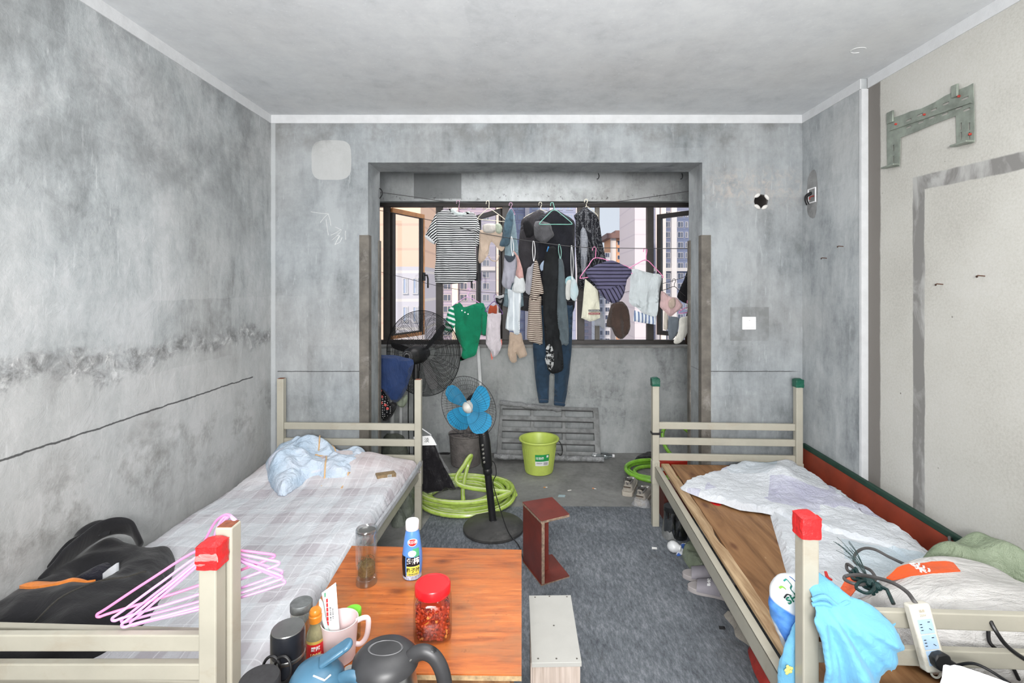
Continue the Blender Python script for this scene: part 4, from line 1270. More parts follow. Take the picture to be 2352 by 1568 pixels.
sc_ = MB()
for q in (G(1229, 1371, ZS), G(1262, 1369, ZS), G(1302, 1370, ZS), G(1272, 1436, ZS), G(1236, 1512, ZS), G(1278, 1512, ZS), G(1325, 1512, ZS)):
    sc_.lathe([(.0034, 0), (.0034, .0006), (.001, .0008)], 10, Matrix.Translation(q))
obj('screw_heads', sc_, plain('dark_screw', (90, 84, 78), .5), wst, world=True)

m_redw = plain('dark_red_film_ply', (124, 52, 42), .42, var=.22, scale=6, bump=.06, dirt=((100, 66, 54), .3))
m_chip = plain('chipped_ply_edge', (166, 142, 122), .85, var=.4, scale=60, bump=.3)
rs = thing('red_stool', 'dark red I-shaped board stool on the carpet behind the white stool', 'stool', (.135, 2.80, 0))
ZR = .362
a, b, c, d_ = G(1243, 1196, ZR), G(1308, 1180, ZR), G(1268, 1141, ZR), G(1200, 1152, ZR)


def slab(z1, th, corners, nm, m=m_redw):
    o = obj(nm, MB().plate([(q.x, q.y) for q in corners], X_, Y_, (0, 0, z1), .003), m, rs, world=True, sm=False)
    obj('chipped_edge', MB().plate([(q.x, q.y) for q in corners], X_, Y_, (0, 0, z1-.003), th-.003), m_chip, o, world=True, sm=False)


slab(ZR, .016, (a, b, c, d_), 'seat')
slab(.016, .016, (a, b, c, d_), 'foot_board')
ux = (b-a).normalized(); uy = (d_-a).normalized()
L1 = (d_-a).length; w1 = (b-a).length
def vert(o0, e1, e2, l1, l2, nm):
    q = [o0, o0+e1*l1, o0+e1*l1+e2*l2, o0+e2*l2]
    m = MB(); m.add([V((k.x, k.y, z)) for z in (.016, ZR-.016) for k in q], [(3, 2, 1, 0), (4, 5, 6, 7), (0, 1, 5, 4), (1, 2, 6, 5), (2, 3, 7, 6), (3, 0, 4, 7)])
    return obj(nm, m, m_redw, rs, world=True, sm=False)
pv = vert(a+ux*.004, uy, ux, L1, .016, 'side_board')
q = [a+ux*.003-uy*.0008, a+ux*.021-uy*.0008]
mm = MB().add([V((q[0].x, q[0].y, .016)), V((q[1].x, q[1].y, .016)), V((q[1].x, q[1].y, ZR-.016)), V((q[0].x, q[0].y, ZR-.016))], [(0, 1, 2, 3)])
mm.v += [k+V((uy.x, uy.y, 0))*.002 for k in mm.v]; mm.f += [(7, 6, 5, 4), (0, 4, 5, 1), (1, 5, 6, 2), (2, 6, 7, 3), (3, 7, 4, 0)]
obj('chipped_edge', mm, m_chip, pv, world=True, sm=False)
vert(a+uy*(L1*.42)+ux*.02, ux, uy, w1*.45, .016, 'web_board')

# ------------------------------------------------------------------ pink hangers hooked over the near bed posts
hcols = [plain('hot_pink_plastic', (240, 140, 190), .3, var=.04), plain('lilac_pink_plastic', (226, 168, 220), .3, var=.04)]
hl = ['hot pink plastic hanger, lowest-hung tip at the far left of the bunch', 'lilac hanger second from the left of the bunch on the bed post', 'lilac hanger in the middle of the bunch on the bed post',
      'lilac hanger fourth from the left of the bunch on the bed post', 'lilac pink hanger nearest the post in the bunch']
for i in range(5):
    ox = (0, .045, .055, .075, .085)[i]; oz = (.0, -.006, -.022, -.018, -.024)[i]; oy = (.0, -.006, .012, -.012, .004)[i]
    Lt = V((-1.125+ox, 1.285+oy, .778+oz)); Rt = V((-.738+ox*.35, 1.452+oy*.6, .845+oz*1.3-.012*i)); Ap = V((-.905+ox*.5, 1.375+oy*.6, .905+oz*.6))
    Hk = [Ap+V((.012, 0, .025)), V((-.868+ox*.3, 1.372+oy*.3, .975-.004*i)), V((-.846+ox*.2, 1.366+oy*.2, .998-.002*i)), V((-.822+ox*.1, 1.360, 1.009-.001*i)), V((-.800, 1.348+oy*.2, 1.0045)), V((-.790, 1.345+oy*.2, .9985))]
    dr = (Ap-Lt).normalized(); dn = (Rt-Lt).normalized()
    body = [Ap, Ap.lerp(Lt, .5)+V((0, 0, .004)), Lt+dr*.03, Lt+dr*.008, Lt+dn*.012-V((0, 0, .006)), Lt+dn*.04-V((0, 0, .006)), Lt.lerp(Rt, .5)-V((0, 0, .012)), Rt-dn*.03-V((0, 0, .006)), Rt, Rt+(Ap-Rt)*.16+V((0, 0, .004)), Ap.lerp(Rt, .45)+V((0, 0, .006))]
    h = thing('clothes_hanger', hl[i], 'hanger', Ap, group='pink hangers on the near bed post')
    obj('hanger_frame', MB().tube(smooth_path(body, 5, True), .0037, 8, True), hcols[0 if i == 0 else 1], h, world=True)
    obj('hook', MB().tube(smooth_path([Ap]+Hk, 5), .0035, 8), hcols[0 if i == 0 else 1], h, world=True)
# ------------------------------------------------------------------ clotheslines and hangers on the balcony
m_wire = plain('dark_wire', (58, 56, 58), .6)


def line(name, label, pts, r=.0028):
    obj(name, MB().tube(smooth_path([W(*p) for p in pts], 8), r, 6), m_wire, label=label, cat='clothesline')


line('clothesline', 'upper dark clothesline strung below the balcony beam', [(862, 440, 3.72), (950, 452, 4.2), (1050, 465, 4.52), (1200, 469, 4.54), (1340, 468, 4.52), (1430, 461, 4.3), (1596, 437, 3.72)])
line('clothesline', 'middle dark clothesline carrying the striped navy shirt and white towel', [(850, 479, 4.82), (1000, 508, 4.62), (1110, 536, 4.3), (1235, 556, 4.05), (1330, 567, 4.0), (1450, 570, 4.0), (1600, 571, 3.73)])
line('clothesline', 'lowest thin clothesline carrying the green romper', [(845, 617, 4.82), (930, 638, 4.6), (1000, 655, 4.4), (1077, 668, 4.3), (1165, 675, 4.25), (1300, 692, 4.25), (1440, 670, 4.2), (1540, 646, 4.1), (1600, 625, 3.75)], .002)
HC = {'pink': hcols[0], 'lilac': hcols[1], 'cream': plain('cream_plastic', (226, 220, 200), .4), 'mint': plain('mint_green_wire', (134, 196, 182), .35), 'black': m_wire, 'violet': plain('violet_plastic', (112, 74, 140), .4),
      'mauve': plain('mauve_plastic', (190, 150, 176), .4)}


def hanger(label, d, hook, apex, Lp, Rp, c, bar=True, r=.0032, d2=None):
    A, Lw, Rw, K = W(*apex, d), W(*Lp, d-.03), W(*Rp, (d2 or d)+.02), W(*hook, d)
    h = thing('clothes_hanger', label, 'hanger', A)
    sh = V((0, 0, -.012))
    body = [A, A.lerp(Lw, .5)+V((0, 0, .008)), Lw, Lw+(Rw-Lw)*.06+sh] + ([Lw.lerp(Rw, .5)+sh] if bar else []) + [Rw+(Lw-Rw)*.06+sh, Rw, A.lerp(Rw, .5)+V((0, 0, .008))]
    if not bar: obj('hanger_frame', MB().tube(smooth_path([Lw, A.lerp(Lw, .5), A, A.lerp(Rw, .5), Rw], 5), r, 6), HC[c], h, world=True)
    else: obj('hanger_frame', MB().tube(smooth_path(body, 5, True), r, 6, True), HC[c], h, world=True)
    hh = (K.z-A.z); rr = .014
    hk = [A, A+V((0, 0, hh*.4)), K+V((rr, 0, -rr)), K+V((rr*.7, 0, rr*.2)), K+V((0, 0, rr*.5)), K+V((-rr*.8, 0, 0)), K+V((-rr, 0, -rr*1.6))]
    obj('hook', MB().tube(smooth_path(hk, 4), r*.9, 6), HC[c], h, world=True)


hanger('mauve hanger inside the black and white striped shirt', 4.535, (1052, 462), (1054, 484), (1008, 500), (1096, 506), 'mauve')
hanger('cream wire hanger above the beige bra top', 4.46, (1120, 463), (1123, 479), (1098, 500), (1162, 506), 'cream')
hanger('mauve hanger over the narrow teal denim dress', 4.50, (1173, 467), (1174, 478), (1166, 490), (1182, 490), 'mauve')
hanger('cream hanger inside the charcoal jacket', 4.58, (1241, 466), (1242, 482), (1204, 500), (1280, 500), 'cream')
hanger('mint green hanger outside the black jacket', 4.36, (1268, 467), (1273, 482), (1240, 512), (1313, 512), 'mint', r=.0036)
hanger('cream hanger above the dotted jacket', 4.57, (1346, 459), (1347, 474), (1326, 494), (1372, 494), 'cream')
hanger('pink hanger left of the navy striped shirt on the middle line', 4.04, (1365, 569), (1368, 592), (1333, 636), (1450, 616), 'pink', r=.0036)
hanger('pink hanger holding the white towel on the middle line', 4.015, (1482, 572), (1484, 597), (1436, 622), (1522, 634), 'pink', r=.0036)
hanger('thin black hanger holding the pink bra near the right pier', 4.1, (1548, 642), (1549, 658), (1518, 668), (1574, 680), 'black', bar=False, r=.0026)
hanger('lilac hanger inside the green romper', 4.34, (1076, 664), (1074, 682), (1040, 702), (1110, 702), 'lilac')
hanger('small violet hanger holding the orange and white camisole', 4.27, (1138, 678), (1136, 692), (1115, 712), (1154, 718), 'violet')
hanger('pink hanger low beside the right pier under the black cloth', 4.08, (1582, 690), (1580, 706), (1560, 716), (1600, 712), 'pink')

# ------------------------------------------------------------------ laundry
def laundry(name, label, cat, d, pix, mat, t=.018, fold=.014, freq=20, step=None, parent=None, world=True, smooth=2, group=None, seed=None, gather=0):
    pts = [W(a, b, d) for a, b in pix]
    cx = sum(p.x for p in pts)/len(pts); zb = min(p.z for p in pts); zt = max(p.z for p in pts)
    sd = seed if seed is not None else (pix[0][0]*.37+pix[0][1]*.11) % 50
    o2 = [(p.x, p.z) for p in pts]
    if smooth: o2 = smooth2(o2, smooth)
    hgt = max(.05, zt-zb)
    wdt = max(p.x for p in pts)-min(p.x for p in pts)
    step = step or max(.011, min(.024, wdt/12))

    def fd(x, z):
        k = .5+.8*min(1, (zt-z)/hgt*1.3)
        return 1.7*k*fold*(nz(x*freq, z*freq*.22, sd)+.5*nz(x*freq*2.1, z*freq*.5, sd+9))+fold*.5*nz(x*5, z*5, sd+3)
    m = MB().puff(o2, X_, Z_, (0, d, 0), dome(t*.62, min(.022, wdt*.3)), dome(t*.5, min(.022, wdt*.3)), step, fd)
    if parent is not None: return obj(name, m, mat, parent, world=True)
    return obj(name, m, mat, label=label, cat=cat, group=group)


def lroot(name, label, cat, d, px, py): return thing(name, label, cat, W(px, py, d))


m_bw = stripes('black_white_stripe', (232, 234, 236), (34, 36, 40), .0197, .56)
sh = lroot('striped_shirt', 'black and white striped short sleeve shirt on the upper line', 'shirt', 4.5, 1050, 651)
laundry('shirt_body', '', '', 4.48, [(1003, 490), (1030, 481), (1046, 492), (1062, 492), (1080, 486), (1094, 495), (1097, 520), (1092, 560), (1094, 600), (1093, 640), (1075, 648), (1050, 651), (1000, 649), (1001, 600), (1003, 555), (999, 520)], m_bw, .03, parent=sh)
laundry('sleeve', '', '', 4.47, [(1003, 491), (996, 500), (988, 518), (977, 540), (984, 545), (999, 559), (1004, 552), (1002, 520)], stripes('sleeve_stripe', (232, 234, 236), (34, 36, 40), .0197, .56, tilt=.7), .02, parent=sh)
laundry('sleeve', '', '', 4.49, [(1093, 496), (1100, 510), (1103, 530), (1103, 551), (1095, 566), (1091, 560), (1093, 530)], stripes('sleeve_stripe_b', (232, 234, 236), (34, 36, 40), .0197, .56, tilt=-.3), .02, parent=sh)
laundry('collar', '', '', 4.465, [(1030, 481), (1040, 480), (1050, 486), (1062, 488), (1076, 485), (1080, 488), (1066, 495), (1048, 495)], cloth('pale_collar', (204, 214, 214)), .01, parent=sh, fold=.004)
laundry('cuff', '', '', 4.455, [(976, 540), (985, 543), (999, 557), (998, 561), (988, 556), (977, 546)], cloth('white_cuff', (226, 228, 230)), .012, parent=sh, fold=.003)
m_beige = cloth('nude_beige', (206, 186, 168), var=.12)
br_ = lroot('bra', 'beige strappy bra top hung right of the striped shirt', 'underwear', 4.42, 1125, 600)
laundry('bra_body', '', '', 4.42, [(1103, 528), (1128, 532), (1152, 530), (1156, 548), (1159, 569), (1151, 577), (1140, 566), (1129, 555), (1124, 566), (1121, 586), (1105, 604), (1098, 597), (1101, 560)], m_beige, parent=br_)
laundry('bra_cup', '', '', 4.39, [(1110, 516), (1126, 513), (1138, 515), (1140, 530), (1126, 536), (1110, 532)], cloth('grey_cup', (206, 202, 196)), .035, parent=br_, fold=.004)
laundry('bra_cup', '', '', 4.39, [(1138, 514), (1149, 514), (1154, 524), (1150, 536), (1139, 533)], cloth('sage_cup', (184, 194, 176)), .03, parent=br_, fold=.004)
obj('strap', MB().tube(smooth_path([W(1122, 588, 4.4), W(1130, 598, 4.4), W(1142, 598, 4.4), W(1146, 586, 4.4)], 5), .005, 6), m_beige, br_, world=True)
m_teal = cloth('pale_teal_cotton', (136, 158, 168), var=.2)
dn = lroot('denim_dress', 'narrow teal denim dress folded on a hanger on the upper line', 'dress', 4.44, 1178, 702)
laundry('dress_body', '', '', 4.45, [(1172, 480), (1180, 490), (1184, 511), (1190, 570), (1196, 640), (1203, 702), (1180, 704), (1155, 702), (1161, 660), (1159, 590), (1162, 530), (1166, 495)], m_teal, .03, parent=dn)
laundry('folded_sleeve', '', '', 4.395, [(1163, 493), (1174, 478), (1179, 490), (1178, 514), (1173, 540), (1170, 560), (1161, 566), (1147, 564), (1152, 548), (1157, 519)], cloth('denim_blue', (84, 110, 126), var=.35, scale=14), .025, parent=dn)
vs_ = lroot('grey_vest', 'light grey sleeveless vest with a dark collar on a white string', 'vest', 4.12, 1172, 664)
laundry('vest_body', '', '', 4.12, [(1159, 587), (1172, 590), (1183, 586), (1186, 597), (1184, 630), (1183, 646), (1176, 651), (1173, 662), (1167, 664), (1157, 659), (1152, 648), (1157, 615)], cloth('pale_grey_jersey', (170, 170, 182)), .025, parent=vs_)
laundry('dark_collar', '', '', 4.085, [(1158, 585), (1172, 588), (1184, 584), (1182, 594), (1173, 602), (1164, 599)], cloth('slate_collar', (66, 74, 84)), .014, parent=vs_, fold=.003)
bl = lroot('raglan_blouse', 'white blouse with a pink shoulder and long pin-striped body', 'blouse', 4.08, 1182, 767)
laundry('blouse_body', '', '', 4.1, [(1166, 664), (1180, 668), (1197, 672), (1196, 700), (1194, 740), (1193, 767), (1181, 767), (1179, 760), (1161, 754), (1166, 715), (1168, 690)], stripes('pin_stripe_white', (222, 228, 231), (196, 204, 210), .05, .8, axis=0), .022, parent=bl)
laundry('white_sleeve', '', '', 4.06, [(1184, 633), (1203, 638), (1207, 667), (1196, 673), (1176, 668), (1180, 650)], cloth('white_cotton', (220, 225, 227)), .022, parent=bl)
laundry('pink_shoulder', '', '', 4.065, [(1178, 575), (1186, 582), (1194, 597), (1203, 637), (1184, 635), (1187, 612), (1186, 592)], cloth('dusty_pink', (208, 166, 160)), .02, parent=bl)
laundry('beige_shorts', 'crumpled beige shorts hanging below the white blouse', 'shorts', 4.13, [(1171, 762), (1184, 766), (1197, 764), (1201, 783), (1211, 814), (1202, 820), (1193, 823), (1186, 812), (1187, 830), (1176, 833), (1166, 814), (1169, 785)], cloth('beige_cotton', (186, 166, 148), fold=.6), .022)
cm = lroot('camisole', 'white camisole with coral trim hanging right of the green romper', 'camisole', 4.26, 1135, 822)
laundry('camisole_body', '', '', 4.26, [(1122, 717), (1136, 720), (1151, 719), (1149, 750), (1150, 781), (1152, 795), (1143, 814), (1130, 820), (1127, 806), (1116, 788), (1118, 743)], cloth('off_white_jersey', (216, 208, 214)), .02, parent=cm)
laundry('coral_trim', '', '', 4.275, [(1147, 780), (1153, 782), (1152, 796), (1148, 800)], cloth('coral', (232, 130, 116)), .008, parent=cm, fold=.002, step=.01)
laundry('coral_trim', '', '', 4.275, [(1127, 806), (1133, 810), (1132, 822), (1129, 826)], cloth('coral_b', (226, 120, 104)), .008, parent=cm, fold=.002, step=.01)
laundry('orange_cloth', 'small rust orange cloth above the white camisole', 'cloth', 4.235, [(1125, 701), (1133, 703), (1141, 700), (1141, 720), (1131, 718), (1121, 720)], cloth('rust_orange', (170, 78, 52)), .014)
sk0 = lroot('black_sock', 'black sock with two white bands clipped above the camisole', 'sock', 4.2, 1147, 700)
laundry('sock_body', '', '', 4.2, [(1139, 684), (1148, 686), (1157, 682), (1156, 697), (1147, 700), (1140, 694)], m_ink, .016, parent=sk0, fold=.003)
laundry('banded_cuff', '', '', 4.2, [(1138, 679), (1148, 679), (1157, 676), (1157, 683), (1148, 686), (1139, 685)], stripes('sock_band', (30, 30, 34), (226, 226, 228), .011, .6), .016, parent=sk0, fold=.003, step=.008)
m_green = cloth('emerald_knit', (20, 128, 92), var=.18, fold=.4)
gr = lroot('green_romper', 'emerald green baby romper with white striped sleeve', 'romper', 4.3, 1075, 829)
laundry('romper_body', '', '', 4.3, [(1038, 704), (1057, 695), (1064, 705), (1075, 703), (1086, 699), (1105, 695), (1113, 702), (1109, 735), (1104, 768), (1099, 790), (1095, 808), (1089, 818), (1074, 822), (1057, 829), (1061, 812), (1062, 798), (1048, 778), (1044, 750), (1042, 725)], m_green, .03, parent=gr)
laundry('sleeve', '', '', 4.285, [(1110, 702), (1117, 712), (1121, 736), (1117, 768), (1106, 766), (1105, 745), (1107, 725)], m_green, .02, parent=gr)
laundry('striped_sleeve', '', '', 4.285, [(1041, 703), (1031, 710), (1026, 724), (1020, 752), (1019, 763), (1036, 766), (1043, 752), (1046, 735)], stripes('green_white_bars', (20, 128, 92), (222, 230, 230), .042, .45, tilt=-.35, warp=.001), .022, parent=gr)
bt = MB()
for q in ((1061, 713), (1068, 717), (1075, 721)): bt.lathe([(.006, 0), (.006, .003), (.001, .004)], 12, Matrix.Translation(W(*q, 4.262)) @ Matrix.Rotation(PI/2, 4, 'X'))
obj('snap_buttons', bt, m_white, gr, world=True)
cj = lroot('charcoal_jacket', 'charcoal jacket at the left of the dark jackets on the upper line', 'jacket', 4.52, 1228, 712)
laundry('jacket_body', '', '', 4.52, [(1199, 504), (1219, 491), (1240, 481), (1252, 490), (1262, 515), (1266, 580), (1265, 650), (1262, 712), (1230, 714), (1196, 712), (1194, 690), (1190, 640), (1191, 565), (1196, 520)], cloth('charcoal', (62, 60, 64), var=.25), .04, parent=cj)
laundry('black_patch', '', '', 4.475, [(1201, 512), (1214, 506), (1226, 525), (1225, 540), (1209, 545)], cloth('deep_black', (24, 24, 27)), .012, parent=cj, fold=.004)
bj_ = lroot('black_jacket', 'black jacket with a turned grey sleeve on the mint hanger', 'jacket', 4.44, 1275, 725)
laundry('jacket_body', '', '', 4.44, [(1229, 506), (1250, 492), (1271, 480), (1296, 492), (1318, 507), (1321, 530), (1320, 600), (1322, 680), (1314, 722), (1280, 726), (1242, 720), (1234, 640), (1230, 570)], cloth('blue_black', (34, 35, 42), var=.25), .04, parent=bj_)
laundry('turned_sleeve', '', '', 4.39, [(1229, 509), (1246, 508), (1264, 514), (1268, 528), (1273, 540), (1265, 548), (1251, 560), (1238, 553), (1229, 546), (1226, 526)], cloth('grey_lining_sleeve', (100, 100, 104), var=.3), .03, parent=bj_)


def dots_mat(name, base, dot, sc, thr):
    t = NT(name)
    v = t.map((sc, sc, sc))
    d = t.voro(1.0, v, out='Distance', rnd=.15)
    t.bump(t.noise(18, 4), .3, .02)
    return t.out(t.mix(t.ramp(d, [(thr, 1.0), (thr+.06, 0.0)]), base, dot), .9, spec=.15)


dj = lroot('dotted_jacket', 'black jacket with fine white dots right of the black jacket', 'jacket', 4.5, 1350, 662)
laundry('jacket_body', '', '', 4.5, [(1343, 474), (1354, 482), (1372, 496), (1378, 520), (1384, 560), (1392, 604), (1386, 640), (1370, 655), (1345, 660), (1330, 662), (1324, 600), (1321, 540), (1322, 508), (1318, 495), (1332, 484)], dots_mat('fine_dots', (32, 33, 38), (186, 190, 196), 118, .22), .04, parent=dj)
laundry('grey_front', '', '', 4.455, [(1334, 530), (1343, 524), (1350, 545), (1350, 570), (1346, 620), (1340, 650), (1334, 600)], dots_mat('fine_dots_pale', (112, 116, 124), (202, 206, 212), 130, .30), .014, parent=dj, fold=.005)
bt2 = lroot('black_trousers', 'long dusty black trousers clipped on the middle line', 'trousers', 4.06, 1275, 856)
m_dust = plain('dusty_black_cotton', (40, 42, 44), .9, var=.3, scale=8, bump=.4, spec=.15, dirt=((150, 152, 150), .0))
laundry('trouser_legs', '', '', 4.06, [(1254, 575), (1266, 566), (1277, 570), (1283, 600), (1281, 660), (1280, 720), (1287, 770), (1291, 800), (1294, 844), (1286, 854), (1274, 857), (1258, 849), (1253, 800), (1250, 760), (1247, 700), (1246, 650), (1248, 610)], m_dust, .035, fold=.02, parent=bt2)
pw_ = NT('plaster_splash'); _n = pw_.noise(26, 5, .7, .6)
pw_.put(pw_.b.inputs['Alpha'], pw_.ramp(_n, [(.5, 0.0), (.58, .9)])); pw_ = pw_.out((176, 178, 178), .9)
laundry('plaster_splash', '', '', 4.022, [(1254, 800), (1262, 790), (1272, 806), (1270, 846), (1260, 846), (1252, 825)], pw_, .004, fold=.006, parent=bt2)
pg = MB().beam(W(1260, 566, 4.04), W(1257, 578, 4.03), .006, .012)
obj('clothes_peg', pg, plain('blue_peg', (70, 140, 204), .4), label='small blue peg clipping the black trousers to the line', cat='peg', bev=.001)
laundry('grey_trousers', 'slate grey folded trousers right of the black ones', 'trousers', 4.09, [(1285, 588), (1290, 594), (1296, 612), (1300, 680), (1305, 730), (1306, 789), (1294, 791), (1281, 790), (1279, 732), (1280, 660), (1281, 610)], cloth('slate_grey', (92, 104, 110), var=.14), .03)
lb = lroot('crumpled_sock', 'small pale blue crumpled cloth tucked beside the black trousers', 'cloth', 4.08, 1245, 620)
laundry('cloth_body', '', '', 4.08, [(1240, 610), (1249, 598), (1254, 604), (1251, 616), (1243, 622)], cloth('pale_blue', (166, 184, 206)), .016, parent=lb, fold=.006)
jn = lroot('blue_jeans', 'dark blue jeans hanging lowest under the black trousers', 'jeans', 4.42, 1273, 934)
m_jean = cloth('indigo_denim', (52, 74, 96), var=.3, fold=.3, scale=7)
laundry('jeans_body', '', '', 4.42, [(1228, 700), (1272, 696), (1316, 700), (1315, 740), (1313, 800), (1308, 860), (1303, 900), (1297, 933), (1284, 932), (1272, 929), (1273, 895), (1274, 862), (1268, 850), (1262, 862), (1261, 895), (1260, 924), (1249, 926), (1238, 925), (1233, 895), (1229, 865), (1224, 800), (1226, 740)], m_jean, .045, fold=.014, parent=jn, smooth=0)
for a, b in (((1238, 921), (1260, 921)), ((1272, 926), (1298, 929))):
    p, q = W(*a, 4.375), W(*b, 4.375)
    obj('leg_cuff', MB().beam(p, q, .05, .03), cloth('indigo_cuff', (44, 64, 86)), jn, world=True, bev=.012)
sc2 = lroot('striped_tee', 'cream and brown striped short sleeve top on a white string', 'shirt', 4.06, 1232, 790)
m_cb = stripes('cream_brown_stripe', (218, 208, 194), (82, 66, 60), .0165, .62)
laundry('top_body', '', '', 4.06, [(1217, 678), (1231, 684), (1243, 680), (1243, 700), (1245, 740), (1246, 790), (1232, 788), (1218, 784), (1210, 775), (1212, 740), (1214, 705)], m_cb, .024, parent=sc2)
laundry('top_sleeve', '', '', 4.03, [(1229, 597), (1236, 604), (1242, 635), (1249, 673), (1240, 676), (1234, 686), (1225, 690), (1217, 680), (1221, 655), (1224, 622)], stripes('cream_brown_stripe_b', (222, 212, 198), (82, 66, 60), .0165, .62, tilt=-.15), .026, parent=sc2)
laundry('grey_undershirt', 'small grey undershirt bunched left of the cream striped top', 'vest', 4.11, [(1211, 617), (1219, 612), (1227, 603), (1225, 640), (1221, 675), (1208, 672), (1207, 650)], cloth('soft_grey', (168, 168, 176)), .018)
laundry('baby_sock', 'off white baby sock hanging left in the pair on a long string', 'sock', 4.05, [(1301, 648), (1307, 642), (1313, 645), (1312, 668), (1309, 688), (1300, 686), (1299, 665)], cloth('off_white_knit', (208, 210, 206)), .016, .005)
laundry('baby_sock', 'off white and aqua baby sock hanging right in the pair', 'sock', 4.04, [(1313, 642), (1319, 640), (1324, 648), (1329, 668), (1326, 682), (1320, 691), (1311, 684), (1310, 665)], cloth('aqua_white_knit', (196, 208, 210), c2=(168, 198, 206)), .016, .005)
laundry('aqua_cloth', 'small aqua cloth behind the pair of baby socks', 'cloth', 4.09, [(1299, 640), (1308, 634), (1317, 636), (1320, 650), (1310, 660), (1300, 656)], cloth('aqua', (156, 196, 204)), .012, .004)
m_navy = stripes('navy_fine_stripe', (36, 34, 48), (92, 90, 116), .030, .72, warp=.003)
ns = lroot('navy_striped_shirt', 'navy shirt with thin pale stripes in the middle line of laundry', 'shirt', 4.0, 1398, 696)
laundry('shirt_body', '', '', 4.0, [(1345, 622), (1358, 614), (1372, 607), (1400, 598), (1414, 600), (1432, 609), (1450, 619), (1448, 632), (1440, 642), (1436, 661), (1420, 668), (1398, 670), (1376, 668), (1366, 652), (1352, 638)], m_navy, .035, parent=ns)
laundry('knotted_tail', '', '', 3.98, [(1374, 666), (1400, 662), (1422, 655), (1436, 656), (1434, 673), (1425, 688), (1411, 696), (1400, 693), (1386, 682)], stripes('navy_fine_stripe_b', (36, 34, 48), (92, 90, 116), .030, .72, axis=0, tilt=.5), .04, parent=ns)
tw1 = lroot('cream_towel', 'cream hand towel with a red band left of the navy shirt', 'towel', 4.04, 1357, 738)
laundry('towel_cloth', '', '', 4.04, [(1344, 640), (1358, 652), (1373, 667), (1377, 700), (1379, 730), (1366, 736), (1354, 738), (1335, 730), (1338, 700), (1341, 668)], cloth('cream_terry', (220, 219, 200), var=.08), .02, parent=tw1, smooth=0)
for y, c, nm in ((713, m_ink, 'bead_band'), (720, plain('dark_red_band', (128, 36, 36), .7), 'red_band')):
    p, q = W(1352, y, 4.014), W(1378, y, 4.014)
    bb = obj(nm, MB().beam(p, q, .006, .016), c, tw1, world=True, sm=False)
    be = MB()
    for k in range(7): be.ball(p.lerp(q, .1+.13*k)+V((0, -.004, 0)), .0035, 6, 4)
    obj('pearl_beads', be, m_wht, bb, world=True)
laundry('grey_lace_cloth', 'small grey lace cloth peeping from below the cream towel', 'cloth', 4.09, [(1366, 735), (1380, 715), (1388, 735), (1388, 756), (1378, 748), (1367, 748)], cloth('grey_lace', (150, 154, 162)), .012)
laundry('brown_shorts', 'dark brown bunched shorts below the navy shirt', 'shorts', 4.06, [(1404, 700), (1416, 694), (1429, 692), (1438, 700), (1444, 712), (1448, 740), (1447, 756), (1436, 774), (1424, 778), (1412, 770), (1404, 752), (1394, 750), (1398, 722)], cloth('chocolate_brown', (74, 60, 54), var=.25, fold=.5), .05, .018)
pt = lroot('white_towel', 'large pale bath towel folded over a pink hanger', 'towel', 4.0, 1482, 740)
laundry('towel_cloth', '', '', 4.0, [(1451, 618), (1475, 622), (1500, 628), (1520, 632), (1516, 660), (1512, 695), (1508, 725), (1492, 724), (1475, 718), (1462, 706), (1444, 694), (1447, 660)], cloth('pale_aqua_terry', (202, 210, 213), var=.08), .035, fold=.02, parent=pt)
t = NT('blue_plaid_border'); xx = t.xyz()[0]; fr_ = t.math('FRACT', t.math('MULTIPLY', xx, 34))
laundry('plaid_border', '', '', 4.03, [(1457, 712), (1480, 720), (1508, 722), (1505, 745), (1480, 742), (1454, 737)], t.out(t.mix(t.band(fr_, .1, .5, .06), (212, 218, 224), (92, 112, 150)), .9), .016, parent=pt, smooth=0)
laundry('pink_bra', 'pale pink sheer bra on the thin black hanger', 'underwear', 4.11, [(1519, 668), (1530, 674), (1540, 682), (1553, 683), (1562, 692), (1567, 704), (1552, 718), (1540, 727), (1528, 716), (1516, 705), (1518, 688)], cloth('pale_pink_lace', (216, 184, 184), var=.12), .03, .012)
laundry('bra_pad', 'round beige bra pad hanging over the pink bra', 'underwear', 4.06, [(1537, 690), (1546, 683), (1552, 690), (1550, 704), (1540, 709), (1535, 700)], cloth('beige_pad', (190, 172, 158)), .02, .004)
laundry('beige_sock', 'long beige sock hanging behind the grey sock', 'sock', 4.12, [(1526, 716), (1534, 722), (1534, 740), (1533, 756), (1524, 755), (1525, 735)], cloth('beige_sock_knit', (206, 198, 186)), .014, .004)
laundry('grey_sock', 'slate grey thick sock clipped near the right pier', 'sock', 4.05, [(1536, 729), (1548, 727), (1560, 731), (1558, 750), (1554, 768), (1545, 780), (1536, 777), (1534, 752)], cloth('slate_sock', (104, 112, 120)), .02, .006)
sx = lroot('white_sock', 'white sports sock hanging lowest near the right pier', 'sock', 4.02, 1566, 789)
laundry('sock_body', '', '', 4.02, [(1561, 731), (1572, 727), (1584, 727), (1584, 745), (1578, 765), (1571, 779), (1560, 788), (1550, 789), (1547, 783), (1556, 765), (1559, 748)], cloth('white_sock_knit', (216, 214, 206)), .022, .008, parent=sx)
laundry('black_cloth', 'black cloth hanging at the edge of the right pier', 'cloth', 4.13, [(1579, 619), (1590, 612), (1600, 612), (1600, 720), (1586, 702), (1570, 694), (1555, 682), (1562, 664), (1570, 645)], cloth('black_jersey', (26, 26, 30)), .02)
laundry('brown_cloth', 'dark brown cloth low behind the right pier', 'cloth', 4.16, [(1578, 716), (1600, 712), (1600, 792), (1574, 788), (1577, 750)], cloth('dark_brown', (58, 46, 40)), .02)
